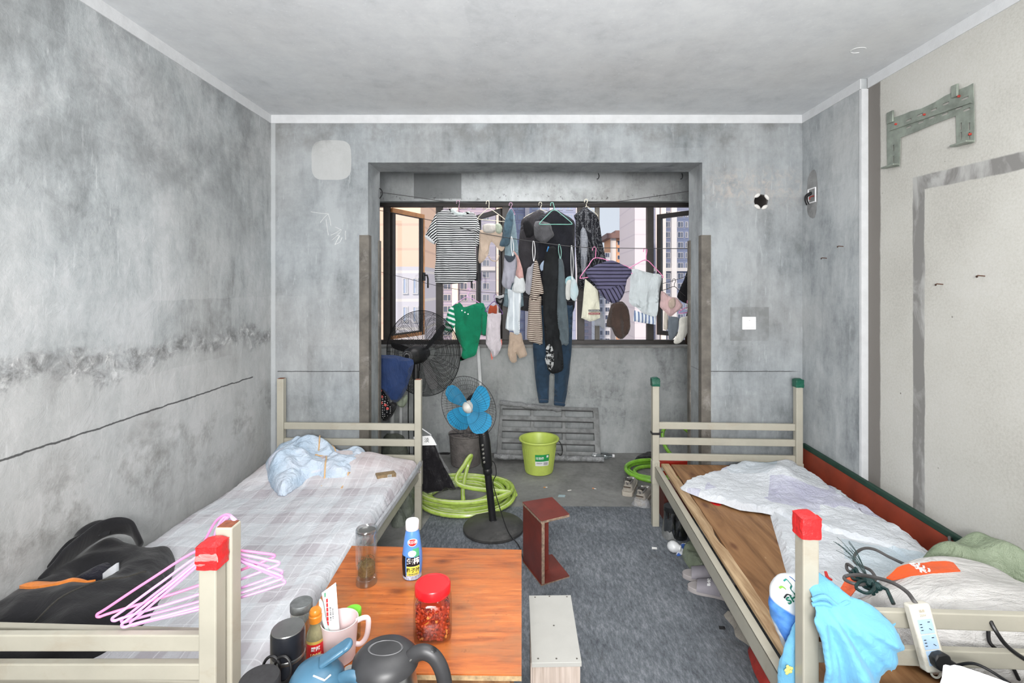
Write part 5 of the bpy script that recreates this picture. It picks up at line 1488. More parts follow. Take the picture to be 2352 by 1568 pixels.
for nm, lab, d, a, b, c, m in (('hanging_string', 'white string loop above the grey vest', 4.08, (1174, 546), (1176, 545), (1178, 588), m_white), ('hanging_string', 'white string loop above the cream striped top', 4.03, (1224, 556), (1227, 556), (1226, 600), m_white),
                               ('hanging_string', 'mint string loop above the slate trousers', 4.05, (1283, 563), (1286, 563), (1287, 594), HC['mint']), ('hanging_string', 'long white string above the baby socks', 4.02, (1312, 567), (1314, 567), (1314, 643), m_white)):
    A, B, C = W(*a, d), W(*b, d), W(*c, d)
    obj(nm, MB().tube(smooth_path([A, A.lerp(C, .5)+V((-.006, 0, 0)), C, B.lerp(C, .5)+V((.010, 0, 0)), B, A+V((0, 0, .006))], 6, True), .0026, 6, True), m, label=lab, cat='string')
# things hung behind the left pier
laundry('navy_bag', 'large navy blue cloth bag hanging behind the left pier', 'bag', 3.98, [(846, 815), (880, 815), (905, 815), (930, 821), (949, 826), (949, 845), (941, 870), (934, 892), (921, 915), (906, 925), (893, 914), (874, 890), (846, 880)], cloth('navy_nylon', (40, 62, 108), var=.2, rough=.6), .07, .012)
fl_ = dots_mat('floral_dots', (26, 26, 30), (216, 214, 214), 58, .24)
flo = lroot('floral_bag', 'black bag with white dots and coral flowers under the navy bag', 'bag', 3.98, 875, 960)
laundry('floral_cloth', '', '', 4.0, [(846, 884), (868, 884), (886, 904), (894, 926), (899, 942), (893, 955), (870, 962), (846, 962)], fl_, .05, .01, parent=flo)
for k, q in enumerate(((874, 897), (877, 911), (876, 925), (885, 930), (890, 938))):
    c = W(*q, 3.945); m = MB()
    for j in range(5):
        a = 2*PI*j/5; m.ball(c+V((.006*math.cos(a), 0, .006*math.sin(a))), (.0062, .003, .0062), 8, 5)
    obj('flower_print', m, plain('coral_flower', (222, 96, 92), .8), flo, world=True)
laundry('black_sack', 'black plastic bag bulging below the floral bag', 'bag', 4.03, [(880, 950), (896, 925), (905, 922), (912, 930), (904, 950), (894, 962), (880, 966)], cloth('black_plastic_bag', (28, 28, 30), rough=.35), .04)
laundry('green_bag', 'small pale green plastic bag knotted below the navy bag', 'bag', 4.0, [(911, 924), (922, 915), (935, 905), (936, 920), (930, 932), (922, 936), (913, 931)], film('greenish_film', (150, 160, 140), .75), .03, .01)
m_conduit = plain('white_pvc', (214, 216, 216), .5, var=.06)
for lab, px, r in (('grey drain pipe behind the bags in the balcony corner', 899, .022), ('thin white drain pipe right of the bags in the balcony corner', 919, .016)):
    q = W(px, 900, 4.78)
    obj('drain_pipe', MB().tube([V((q.x, 4.80, .005)), V((q.x, 4.80, 1.03))], r, 16), m_conduit, label=lab, cat='pipe')
rbg = MB().puff([(p.x, p.y) for p in (W(872, 0, 4.4), W(905, 0, 4.35), W(940, 0, 4.4), W(940, 0, 4.7), W(870, 0, 4.7))], X_, Y_, (0, 0, .002), lambda u, v, d: min(1, d/.06)**.5*(.24+.05*nz(u, v, 0, 9)), None, .03)
obj('rubbish_bag', rbg, film('clear_grey_bag', (120, 124, 112), .9), label='crumpled clear rubbish bag on the floor behind the left bed head', cat='bag')

# ------------------------------------------------------------------ big black fan
def wire_guard(R, depth, rings, spokes, r, hub=.08, n=72):
    m = MB()
    prof = lambda k: depth*math.sqrt(max(0, 1-k*k*.92))-depth*math.sqrt(.08)
    for i in range(rings+1):
        k = hub/R+(1-hub/R)*i/rings
        m.tube([V((R*k*math.cos(2*PI*j/n), prof(k), R*k*math.sin(2*PI*j/n))) for j in range(n)], r if i < rings else r*2.2, 5, True)
    for s in range(spokes):
        a = 2*PI*s/spokes
        m.tube([V((R*k*math.cos(a), prof(k), R*k*math.sin(a))) for k in [hub/R+(1-hub/R)*j/8 for j in range(9)]], r, 4)
    return m


def blade(a0, r0, r1, w0, w1, pitch, th=.004, curl=.0):
    m = MB(); N_ = 10; vs = []
    for j in range(N_+1):
        k = j/N_; r_ = r0+(r1-r0)*k; w_ = w0+(w1-w0)*math.sin(PI/2*min(1, k*1.15))
        if k > .75: w_ *= math.sqrt(max(.05, 1-((k-.75)/.25)**2*.8))
        for i in range(5):
            s = (i/4-.5); a = a0+curl*k+s*w_/max(r_, .04)
            vs.append(V((r_*math.cos(a), s*w_*pitch, r_*math.sin(a))))
    n = len(vs); vs += [v+V((0, th, 0)) for v in vs]
    fs = []
    for j in range(N_):
        for i in range(4):
            q = (j*5+i, j*5+i+1, (j+1)*5+i+1, (j+1)*5+i); fs += [q, tuple(x+n for x in reversed(q))]
    rim = [i for i in range(5)]+[j*5+4 for j in range(1, N_+1)]+[N_*5+i for i in (3, 2, 1, 0)]+[j*5 for j in range(N_-1, 0, -1)]
    fs += [(rim[i], rim[i-1], rim[i-1]+n, rim[i]+n) for i in range(len(rim))]
    return m.add(vs, fs)


m_blk = plain('black_powder_coat', (30, 30, 32), .42, var=.3, scale=12, dirt=((90, 88, 84), .4))
fc = W(970, 811, 4.30)
bf = thing('industrial_fan', 'big black wire-caged pedestal fan turned to the window behind the left bed', 'fan', (fc.x, fc.y, 0), -.36)
Mz = Matrix.Translation((0, 0, fc.z))
def loc(m, M=Mz):
    m.v = [M @ v for v in m.v]; return m
FR = .372
obj('front_guard', loc(wire_guard(FR, .11, 26, 20, .0016)), m_blk, bf)
obj('rear_guard', loc(wire_guard(FR, -.11, 26, 20, .0016)), m_blk, bf)
for k in range(3):
    obj('blade', loc(blade(math.radians(48+k*122), .06, .33, .035, .075, .75)), m_blk, bf)
mo = MB().lathe([(.001, -.235), (.040, -.232), (.066, -.20), (.078, -.14), (.082, -.07), (.075, -.02), (.05, .0), (.05, .05), (.001, .06)], 28, Matrix.Rotation(-PI/2, 4, 'X'))
obj('motor_housing', loc(mo), m_blk, bf)
vt = MB()
for k in range(22):
    a = 2*PI*k/22; vt.beam(V((.022*math.cos(a), -.2345, .022*math.sin(a))), V((.048*math.cos(a), -.2275, .048*math.sin(a))), .0035, .002)
obj('vent_slots', loc(vt), plain('vent_grey', (150, 150, 150), .6), bf)
obj('pole', MB().tube([V((0, -.10, .03)), V((0, -.10, fc.z-.11))], .022, 16).tube([V((0, -.10, fc.z-.20)), V((0, -.10, fc.z-.06))], .030, 16), m_blk, bf)
obj('tilt_bracket', MB().box(-.035, .035, -.115, -.085, fc.z-.14, fc.z-.06), m_blk, bf, bev=.006)
obj('base', MB().lathe([(.20, 0), (.205, .012), (.19, .028), (.05, .045), (.035, .06)], 40, Matrix.Translation((0, -.10, 0))), m_blk, bf)
obj('power_cord', MB().tube(smooth_path([V((-.03, -.16, fc.z-.07)), V((-.045, -.16, fc.z-.16)), V((-.04, -.15, fc.z-.30)), V((-.05, -.14, .5)), V((-.04, -.13, .1))], 6), .005, 6), m_black, bf)

# ------------------------------------------------------------------ blue-bladed pedestal fan
pb = G(1134, 1216, 0)
pf = thing('pedestal_fan', 'black pedestal fan with blue blades standing on the carpet edge', 'fan', (pb.x, pb.y, 0))
m_dusty = plain('dusty_fan_black', (74, 73, 72), .5, var=.3, scale=9, dirt=((112, 110, 106), .6))
obj('base', MB().lathe([(.198, .006), (.205, .012), (.205, .026), (.195, .036), (.10, .05), (.085, .056), (.06, .058), (.045, .066)], 56), m_dusty, pf)
top = W(1112, 1003, 3.30)-pf.location
pole = lambda k: V((top.x*k, top.y*k, top.z*k))
obj('pole', MB().tube([pole(.07), pole(.10), pole(.11), pole(.62)], [.030, .030, .024, .024], 18), m_blk, pf)
obj('collar', MB().tube([pole(.60), pole(.61), pole(.66), pole(.67)], [.026, .031, .031, .026], 18), m_blk, pf)
obj('control_stem', MB().tube([pole(.66), pole(.70), pole(.95), pole(1.02)], [.028, .036, .038, .034], 20), m_black, pf)
kb = MB()
for i in range(5):
    c = pole(.93-.045*i)+V((-.012, -.037, 0)); kb.lathe([(.0085, -.001), (.008, .005), (.006, .007), (.001, .0075)], 12, Matrix.Translation(c) @ Matrix.Rotation(PI/2, 4, 'X'))
obj('control_buttons', kb, m_chrome, pf)
hc = W(1075, 935, 3.22)-pf.location
ax = V((-.42, -.90, -.12)).normalized()            # where the fan faces
Mh = Matrix.Translation(hc) @ ax.to_track_quat('-Y', 'Z').to_matrix().to_4x4()
obj('front_guard', loc(wire_guard(.208, -.055, 3, 60, .0006, .05), Mh), m_blk, pf)
obj('rear_guard', loc(wire_guard(.208, .06, 5, 64, .0008, .05), Mh), m_blk, pf)
m_bld = plain('dusty_blue_blade', (44, 146, 192), .4, var=.15, scale=6, dirt=((96, 150, 172), .5))
for k, a in enumerate((138, 222, 306, 26)):
    obj('blade', loc(blade(math.radians(a), 0.035, .193, .06, .165, .30, .002, .16), Mh), m_bld, pf)
obj('hub', loc(MB().lathe([(.020, .04), (.038, .03), (.042, 0), (.036, -.014), (.022, -.026), (.012, -.034), (.001, -.035)], 24, Matrix.Rotation(-PI/2, 4, 'X')), Mh), plain('grey_white_hub', (200, 198, 192), .4), pf)
obj('motor_housing', loc(MB().lathe([(.001, .06), (.035, .06), (.058, .075), (.062, .11), (.056, .16), (.036, .19), (.001, .195)], 28, Matrix.Rotation(-PI/2, 4, 'X')), Mh), m_black, pf)
mc = Mh @ V((0, .12, -.03))
obj('neck', MB().tube([mc, pole(1.0)], [.036, .034], 16), m_black, pf)
obj('power_cord', MB().tube(smooth_path([pole(.74)+V((.02, .03, 0)), pole(.70)+V((.05, .02, .0)), pole(.6)+V((.055, .0, 0)), pole(.52)+V((.03, -.02, 0)), V((.03, -.06, .22)), V((.10, -.14, .06)), V((.17, -.22, .012)), V((.20, -.38, .010))], 7), .0035, 6), m_black, pf)
# ------------------------------------------------------------------ things on the floor at the back
def hose_mat(name, c):
    t = NT(name)
    col = t.mix(t.ramp(t.noise(20, 4), [(.4, 0.0), (.7, 1.0)]), c, tuple(v*.82 for v in c))
    t.b.inputs['Transmission Weight'].default_value = .0
    return t.out(col, .22, spec=.6, **{'Subsurface Weight': .0})


m_hose = hose_mat('lime_pvc_hose', (194, 222, 104)); m_hose2 = hose_mat('leaf_green_hose', (136, 196, 66))
m_hline = plain('pale_hose_stripe', (220, 230, 176), .3)


def coil(c, loops, r0, seed, rt, jit=.05, zmax=.16):
    rnd = random.Random(seed); pts = []
    N_ = loops*14
    ph = [rnd.uniform(0, 6) for _ in range(6)]
    for i in range(N_):
        a = 2*PI*i/14; k = i/N_
        rr = r0*(1+jit*math.sin(a*.37+ph[0])+jit*1.4*math.sin(a*.21+ph[1]))-.05*math.sin(k*5)
        z = rt+zmax*k*(.55+.45*math.sin(a*.5+ph[2]))
        pts.append(V((c[0]+rr*math.cos(a)+.03*math.sin(a*.13+ph[3]), c[1]+rr*.86*math.sin(a)+.03*math.cos(a*.17+ph[4]), max(rt, z))))
    return pts


hs = thing('garden_hose', 'thick coil of lime green hose on the floor beside the left bed leg', 'hose', (-.46, 3.86, 0))
hpth = smooth_path(coil((-.47, 3.80), 10, .325, 4, .017, .085, .10), 3)
hpth += smooth_path([hpth[-1], V((-.50, 3.70, .15)), V((-.46, 3.80, .27)), V((-.42, 3.86, .31)), V((-.45, 3.86, .22)), V((-.47, 3.75, .10)), V((-.45, 3.62, .05))], 6)[1:]
obj('hose_tube', MB().tube(hpth, .0165, 9), m_hose, hs, world=True)
obj('pale_stripe', MB().tube([p+V((0, -.009, .0112)) for p in hpth], .0048, 5), m_hline, hs, world=True, label='pale stripe along the hose')
hs2 = thing('garden_hose', 'loose leaf green hose loops on the floor behind the right bed leg', 'hose', (1.15, 4.3, 0))
hq = smooth_path(coil((1.14, 4.28), 3, .25, 9, .017, .10, .05), 3)
hq += smooth_path([hq[-1], V((1.30, 4.5, .15)), V((1.30, 4.6, .30)), V((1.45, 4.62, .33)), V((1.58, 4.55, .22)), V((1.62, 4.5, .04))], 6)[1:]
obj('hose_tube', MB().tube(hq, .0165, 9), m_hose2, hs2, world=True)

# lime bucket
pb = G(1238, 1082, 0)
lbk = thing('lime_bucket', 'lime green plastic bucket on bare concrete in front of the grey rack', 'bucket', pb)
m_lime = plain('lime_plastic', (198, 216, 104), .4, var=.05, dirt=((150, 160, 96), .25))
flut = MB()
prof_b = [(.112, 0), (.122, .006), (.156, .262), (.160, .275), (.176, .282), (.180, .290), (.176, .297), (.160, .294), (.150, .262), (.118, .012), (.001, .010)]
obj('bucket_body', flut.lathe(prof_b, 64), m_lime, lbk)
rbb = MB()
for k in range(40):
    a = 2*PI*k/40; c_, s_ = math.cos(a), math.sin(a)
    rbb.beam((.1235*c_, .1235*s_, .02), (.1505*c_, .1505*s_, .225), .0035, .003, (c_, s_, 0))
obj('bucket_ribs', rbb, m_lime, lbk)
obj('handle', MB().tube(smooth_path([V((.17, .02, .27)), V((.195, .0, .24)), V((.205, -.02, .18)), V((.19, -.03, .15)), V((.165, -.03, .17))], 5), .004, 6), m_black, lbk)
rfb = lambda z: .122+(z-.006)*(.034/.256)
ab = .14
obj('label_green', wrap_patch(0, .135, .195, ab-.40, ab+.46, 14, .003, rfb), plain('sticker_green', (44, 156, 84), .4), lbk)
obj('label_white', wrap_patch(0, .095, .135, ab-.40, ab+.46, 14, .003, rfb), m_wht, lbk)
fb = lambda z, a: (lambda x, y, zz: (lambda R: V(((R+zz)*math.sin(x/R+a), -(R+zz)*math.cos(x/R+a), z+y)))(rfb(z+y)+.0036))
text('垃圾桶', .024, m_wht, lbk, fb(.163, ab-.12), bold=.0004)
text('规格型号', .013, m_greyt, lbk, fb(.118, ab-.14))
obj('logo_dot', wrap_patch(0, .168, .188, ab+.28, ab+.40, 6, .0042, rfb), m_wht, lbk)
bcd = MB()
for k in range(9): 
    w_ = wrap_patch(0, .102, .128, ab+.12+k*.032, ab+.134+k*.032, 1, .0038, rfb); bcd.add(w_.v, w_.f)
obj('barcode_lines', bcd, m_ink, lbk)

# plaster bucket
pbk = thing('plaster_bucket', 'grey mortar-caked bucket by the parapet behind the blue fan', 'bucket', G(1070, 1064, 0))
m_mort = plain('mortar_crust', (128, 122, 120), .9, var=.2, scale=14, bump=.8, dirt=((96, 92, 90), .6))
obj('bucket_body', MB().lathe([(.128, 0), (.134, .006), (.152, .27), (.160, .278), (.158, .288), (.148, .282), (.14, .25), (.125, .06), (.001, .055)], 40), m_mort, pbk)
obj('handle', MB().tube(smooth_path([V((-.155, 0, .27)), V((-.12, -.09, .30)), V((0, -.14, .32)), V((.12, -.09, .31)), V((.155, 0, .27))], 6), .004, 6), m_black, pbk)
for k, (x, y, z, x2, z2) in enumerate(((-.03, .02, .15, -.06, .40), (.03, .03, .15, .02, .42), (.07, -.01, .15, .10, .37))):
    obj('mixing_stick', MB().beam((x, y, .06), (x2, y+.03, z2), .03, .018, (0, 1, 0)), m_mort, pbk, bev=.003)

# white trunking leaning on the parapet
a_, b_ = W(1116, 1096, 4.24), W(1098, 800, 4.80)
obj('white_trunking', MB().beam(V((a_.x, a_.y, .004)), V((b_.x, 4.80, b_.z+.02)), .030, .016, (0, -1, .4)), m_conduit, label='white plastic trunking leaning on the parapet behind the blue fan', cat='trunking', bev=.002)

# grey steel rack leaning
m_galv = plain('dusty_galvanised', (136, 138, 138), .6, .4, var=.3, scale=12, bump=.3, dirt=((88, 88, 86), .7))
y0r, y1r = 4.62, 4.81
Ur = V((1, 0, -.028)).normalized(); Vr = V((0, (y1r-y0r), .47)).normalized()
O_ = W(1140, 1056, y0r); O_.z = .03
wR, hR = .985, .485
holes = []
for j in range(4):
    v0 = .075+j*.105
    for i in range(3):
        u0 = .05+i*.305; holes.append([(u0, v0), (u0+.272, v0), (u0+.272, v0+.058), (u0, v0+.058)])
rk = thing('steel_rack', 'dusty slotted steel rack leaning on the parapet wrapped in torn film', 'rack', (O_.x+wR/2, 4.7, 0))
obj('slotted_plate', MB().plate([(0, 0), (wR, 0), (wR, hR), (.03, hR)], Ur, Vr, O_, .022, holes), m_galv, rk, world=True, sm=False, bev=.002)
for j in range(4):
    v0 = .075+j*.105
    p, q = O_+Ur*.05+Vr*(v0+.060)-Ur.cross(Vr)*-.006, O_+Ur*.93+Vr*(v0+.060)-Ur.cross(Vr)*-.006
    obj('round_bar', MB().tube([p, q], .006, 8), plain('dark_bar', (70, 70, 70), .5, .5), rk, world=True)
fm_ = film('torn_clear_film', (182, 184, 186), .62, .15)
top_a, top_b = O_+Ur*.02+Vr*(hR+.03)+V((0, -.03, 0)), O_+Ur*.62+Vr*(hR-.02)+V((0, -.03, 0))
obj('film_roll', MB().tube([top_a.lerp(top_b, i/14)+V((0, nz(i, 0, 0, .7)*.012, nz(i, 3, 0, .9)*.014)) for i in range(15)], [.026+.008*nz(i, 5, 1, .8) for i in range(15)], 10), fm_, rk, world=True)
bot_a, bot_b = O_+Ur*-.02+Vr*.01+V((0, -.045, .018)), O_+Ur*1.0+Vr*.0+V((0, -.045, .03))
obj('wrapped_pole', MB().tube([bot_a.lerp(bot_b, i/20)+V((0, nz(i, 0, 2, .7)*.008, nz(i, 3, 1, .9)*.006)) for i in range(21)], [.026+.006*nz(i, 7, 1, .8) for i in range(21)], 10), plain('crinkled_film', (176, 178, 180), .22, .2, var=.3, scale=30, bump=.9), rk, world=True)
wb = thing('water_bottle', 'empty clear water bottle lying at the right end of the steel rack', 'bottle', W(1396, 1050, 4.66)*1)
wb.location.z = .034
Mr = Matrix.Rotation(PI/2, 4, 'Y')
obj('bottle_body', MB().lathe([(.028, -.16), (.031, -.155), (.030, -.1), (.031, -.04), (.028, .0), (.012, .035), (.012, .045)], 24, Mr), glass('thin_pet', (220, 226, 228), .3, .1), wb)
obj('bottle_cap', MB().lathe([(.0155, .042), (.0155, .062), (.001, .063)], 18, Mr), m_white, wb)

# black garment in a clear sleeve hanging from the bed post
gbx = -.725
gb = thing('garment_sleeve', 'black garment in a clear plastic sleeve tied to the left bed head post', 'garment bag', (-.60, 3.42, .3))
laundry('black_garment', '', '', 3.44, [(966, 1022), (984, 1018), (1000, 1022), (1010, 1050), (1024, 1080), (1040, 1108), (1047, 1122), (1030, 1126), (1000, 1128), (968, 1126)], cloth('glossy_black', (24, 22, 26), rough=.4), .03, .01, parent=gb)
laundry('clear_sleeve', '', '', 3.462, [(962, 1000), (990, 998), (1002, 1010), (1012, 1046), (1030, 1076), (1046, 1106), (1050, 1124), (1000, 1131), (962, 1130)], film('clear_sleeve_film', (206, 208, 212), .0, .1), .02, .008, parent=gb)
tagp = [W(a, b, 3.405) for a, b in ((950, 1003), (990, 1000), (997, 1010), (1003, 1022), (950, 1023))]
obj('paper_tag', MB().plate([(p.x, p.z) for p in tagp], X_, Z_, (0, 3.405, 0), .0015), m_wht, gb, world=True, sm=False)
tpos = W(980, 1011, 3.4035)-gb.location
text('淡', .036, m_ink, gb, lambda x, y, z: tpos+V((x, -z, y)))
obj('white_tie', MB().tube(smooth_path([W(952, 973, 3.33), W(960, 978, 3.325), W(975, 988, 3.36), W(990, 998, 3.40)], 6), .007, 8, flat=.3), m_white, gb, world=True)

# floor scraps
for lab, px, py, a, c, L_ in (('white cigarette butt on the concrete right of the lime bucket', 1308, 1127, .3, (226, 222, 212), .03), ('orange cigarette butt on the concrete near the carpet edge', 1253, 1120, .1, (214, 150, 84), .03),
                              ('cigarette butt with orange filter near the sneakers', 1365, 1123, -.5, (208, 140, 90), .032), ('dark burnt cigarette butt beside the coiled lime hose', 1160, 1124, .1, (70, 66, 62), .035)):
    p = G(px, py, .0); M = Matrix.Translation((p.x, p.y, .0045)) @ Matrix.Rotation(a, 4, 'Z') @ Matrix.Rotation(PI/2, 4, 'Y')
    b_ = thing('cigarette_butt', lab, 'cigarette butt', (p.x, p.y, 0)); Ml = Matrix.Translation((0, 0, .0045)) @ Matrix.Rotation(a, 4, 'Z') @ Matrix.Rotation(PI/2, 4, 'Y')
    obj('filter', MB().lathe([(.004, -L_/2), (.004, 0)], 10, Ml), plain('filter_'+str(px), c, .8), b_)
    obj('paper_stub', MB().lathe([(.0038, .0002), (.0036, L_*.5), (.001, L_*.52)], 10, Ml), plain('paper_stub_white', (224, 222, 216), .8), b_)
for lab, px, py, z, c, s_ in (('pale blue paper scrap on the concrete before the carpet', 1290, 1139, 0, (176, 198, 204), .03), ('tiny white paper cone on the carpet near the light bulb', 1503, 1259, .007, (232, 232, 230), .018),
                              ('black plastic chip on the carpet below the grey slippers', 1658, 1442, .007, (30, 30, 32), .016), ('black card scrap lying left of the mortar bucket', 1020, 1040, 0, (36, 36, 38), .07)):
    p = G(px, py, z)
    obj('paper_scrap', MB().puff([(p.x-s_, p.y-s_*.6), (p.x+s_*.8, p.y-s_*.7), (p.x+s_, p.y+s_*.5), (p.x-s_*.7, p.y+s_*.7)], X_, Y_, (0, 0, z+.001), lambda u, v, d: .004*min(1, d/.006)+.002, None, s_*.6), plain('scrap_'+str(px), c, .7), label=lab, cat='scrap', sm=False)

# sneakers (heels towards the camera)
def sneaker(label, px, py, rz, filmed=False):
    p = G(px, py, 0)
    r = thing('sneaker', label, 'shoe', p, rz)
    m_s = cloth('dusty_beige_mesh_'+str(px), (176, 170, 160), var=.15); m_sole = plain('beige_sole_'+str(px), (186, 178, 166), .7, var=.12)
    def ring(y, w_, h): return [(w_*math.cos(a)*(1 if abs(math.cos(a)) else 1), y, .03+h*max(0, math.sin(a))) for a in [PI*i/10 for i in range(11)]]
    secs = [(.0, .030, .062), (.02, .040, .078), (.06, .041, .072), (.10, .041, .062), (.15, .045, .062), (.20, .048, .045), (.25, .044, .032), (.285, .025, .016)]
    m = MB(); vs = []
    for y, w_, h in secs: vs += [V(q) for q in ring(y, w_, h)]
    m.add(vs, [(j*11+i, j*11+i+1, (j+1)*11+i+1, (j+1)*11+i) for j in range(len(secs)-1) for i in range(10) if not (j in (1, 2) and 3 <= i <= 6)]+[tuple(range(11))])
    obj('upper', m, m_s, r, sub=1)
    so = MB().puff(smooth2([(-.036, -.012), (.036, -.012), (.042, .06), (.050, .19), (.040, .27), (0, .296), (-.040, .27), (-.046, .19), (-.040, .06)], 3), X_, Y_, (0, 0, .0), lambda u, v, d: .032+.01*(v < .05)*1 if d > 0 else .026, lambda u, v, d: 0, .02)
    so = MB().plate(smooth2([(-.038, -.014), (.038, -.014), (.044, .06), (.051, .19), (.041, .27), (0, .296), (-.041, .27), (-.048, .19), (-.042, .06)], 3), X_, Y_, (0, 0, .034), .034)
    obj('sole', so, m_sole, r, bev=.006)
    obj('heel_tab', MB().tube(smooth_path([V((-.012, .002, .088)), V((-.014, -.008, .112)), V((.014, -.008, .112)), V((.012, .002, .088))], 4), .005, 6), m_s, r)
    obj('collar_lining', MB().tube([V((.032*math.cos(a), .055+.05*math.sin(a), .098+.008*math.cos(2*a))) for a in [2*PI*i/20 for i in range(20)]], .008, 7, True), plain('dark_lining_'+str(px), (96, 94, 92), .9), r)
    obj('heel_stripe', MB().box(-.028, .026, -.0125, -.004, .066, .072), plain('brown_stripe_'+str(px), (84, 70, 60), .8), r)
    obj('shoe_laces', MB().tube([V((.026*(-1)**i, .115+.018*i, .090-.004*i)) for i in range(5)], .003, 5), m_wht, r)
    if filmed:
        obj('clear_film', MB().puff(smooth2([(-.052, -.03), (.06, -.035), (.075, .03), (-.045, .03)], 3), X_, Y_, (0, 0, .002), lambda u, v, d: min(.048, d*2.5)+.01*nz(u, v, 0, 50)*min(1, d/.01), None, .01), film('shoe_film', (214, 216, 220), .4, .12), r)
    return r


sneaker('dusty beige sneaker, left of the pair on the concrete at the carpet edge', 1441, 1138, -.35)
sneaker('dusty beige sneaker with clear film on its heel, right of the pair', 1470, 1160, -.45, True)

# slippers
def slipper(label, px, py, rz, txt=None):
    p = G(px, py, .007); r = thing('slipper', label, 'slipper', (p.x, p.y, .007), rz)
    m_a = plain('mauve_grey_foam_'+str(px), (170, 164, 164), .7, var=.08); m_b = plain('grey_foam_strap_'+str(px), (142, 138, 146), .6, var=.08)
    o_ = smooth2([(-.13, -.02), (-.125, .02), (-.08, .045), (0, .040), (.08, .044), (.13, .03), (.145, 0), (.13, -.035), (.08, -.046), (0, -.038), (-.08, -.042)], 3)
    obj('sole', MB().plate(o_, X_, Y_, (0, 0, .026), .026), m_a, r, bev=.006)
    m = MB(); n = 12; vs = []
    for j in range(7):
        x = -.085+.115*j/6; wd = .047; hh = .032+.036*j/6
        for i in range(n+1):
            a = PI*i/n; vs.append(V((x, wd*math.cos(a), .022+hh*math.sin(a)**.8)))
    k = len(vs); vs += [V((v.x, v.y*.93, v.z-.005)) for v in vs]
    fs = []
    for j in range(6):
        for i in range(n):
            q = (j*(n+1)+i, j*(n+1)+i+1, (j+1)*(n+1)+i+1, (j+1)*(n+1)+i); fs += [q, tuple(t_+k for t_ in reversed(q))]
    for j in (0, 6):
        for i in range(n): fs.append((j*(n+1)+i, j*(n+1)+i+1, j*(n+1)+i+1+k, j*(n+1)+i+k))
    obj('strap', m.add(vs, fs), m_b, r)
    if txt: text(txt, .026, m_wht, r, lambda x, y, z: V((-.03+y*.9+.004, .047*math.cos(PI*.62-x/.045), .0235+(.05+.3*(y*.9+.0))*math.sin(PI*.62-x/.045)**.8+z*3)), depth=.0006, bold=.0004)
    return r


slipper('grey foam slipper half under the right bed, farther of the pair', 1625, 1332, -.30)
slipper('grey foam slipper half under the right bed, nearer of the pair, lettered', 1640, 1364, -.38, 'ING')

# under the right bed
def heap(name, label, cat, pix, z, t_, mat, step=.02, amp=.02, sc=14):
    pp = [G(a, b, z) for a, b in pix]
    sd = pix[0][0]*.13
    return obj(name, MB().puff(smooth2([(p.x, p.y) for p in pp], 3), X_, Y_, (0, 0, z+.001), lambda u, v, d: math.sqrt(max(0, 1-(1-min(1, d/.04))**2))*(t_+amp*ridge(u, v, sd, sc)), None, step), mat, label=label, cat=cat)


heap('green_cloth_bag', 'dusty sage green plastic bag under the right bed beside the slippers', 'bag', [(1566, 1270), (1580, 1300), (1600, 1318), (1625, 1322), (1640, 1300), (1625, 1262), (1595, 1250)], .007, .05, plain('sage_plastic', (128, 138, 118), .35, var=.2, bump=.4))
heap('beige_rag', 'pale beige rag on the carpet edge under the right bed', 'rag', [(1662, 1412), (1684, 1440), (1690, 1462), (1716, 1480), (1740, 1500), (1760, 1470), (1730, 1430), (1690, 1405)], .007, .018, cloth('beige_rag', (176, 170, 160), fold=.6), amp=.012)
heap('grey_sleeve_bag', 'dusty grey plastic sack under the right bed behind the light bulb', 'bag', [(1522, 1232), (1540, 1242), (1562, 1238), (1580, 1225), (1576, 1200), (1540, 1192), (1522, 1205)], .007, .09, plain('dusty_grey_film', (132, 134, 134), .45, var=.2, bump=.6), amp=.03)
rb_ = thing('red_pouch', 'glossy red padded pouch poking out from under the right bed', 'pouch', G(1745, 1540, .007))
heapm = [G(a, b, .03) for a, b in ((1718, 1488), (1724, 1520), (1738, 1556), (1762, 1590), (1800, 1590), (1776, 1540), (1742, 1490))]
obj('pouch_body', MB().puff(smooth2([(p.x, p.y) for p in heapm], 3), X_, Y_, (0, 0, .03), dome(.045, .06), dome(.02, .05), .014), plain('glossy_red', (188, 56, 48), .2, var=.15, bump=.4), rb_, world=True)
pj = G(1550, 1212, .007)
for nm, lab, px, py, h in (('dark_jar', 'black-lidded plastic jar under the far end of the right bed', 1543, 1232, .20), ('dark_jar', 'shorter black-lidded jar right of the first under the bed', 1560, 1234, .16)):
    p = G(px, py, .007); j = thing(nm, lab, 'jar', (p.x, p.y, .007))
    obj('jar_wall', MB().lathe([(.045, 0), (.05, .004), (.05, h-.03), (.046, h-.02)], 28), glass('smoke_plastic', (150, 152, 154), .3, .1), j)
    obj('jar_lid', MB().lathe([(.049, h-.03), (.051, h-.028), (.051, h), (.048, h+.003), (.001, h+.003)], 28), m_blk, j)
bbx = G(1535, 1150, .007)
obj('red_brown_box', MB().box(.97, 1.17, 3.42, 3.62, .0, .22), plain('red_brown_card', (112, 58, 50), .6, var=.2), label='dark red brown box under the far end of the right bed', cat='box', bev=.004, sm=False)
lbp = G(1545, 1268, .007)
lbb = thing('light_bulb', 'white frosted light bulb in a torn blue and white carton on the carpet', 'bulb', (lbp.x, lbp.y, .007))
Mb = Matrix.Translation((0, 0, .036)) @ Matrix.Rotation(-.5, 4, 'Z') @ Matrix.Rotation(PI/2, 4, 'Y')
obj('globe', MB().lathe([(.001, -.034), (.018, -.029), (.031, -.012), (.0345, .006), (.029, .026), (.018, .04), (.017, .05)], 28, Mb), plain('frosted_white', (226, 228, 230), .3), lbb)
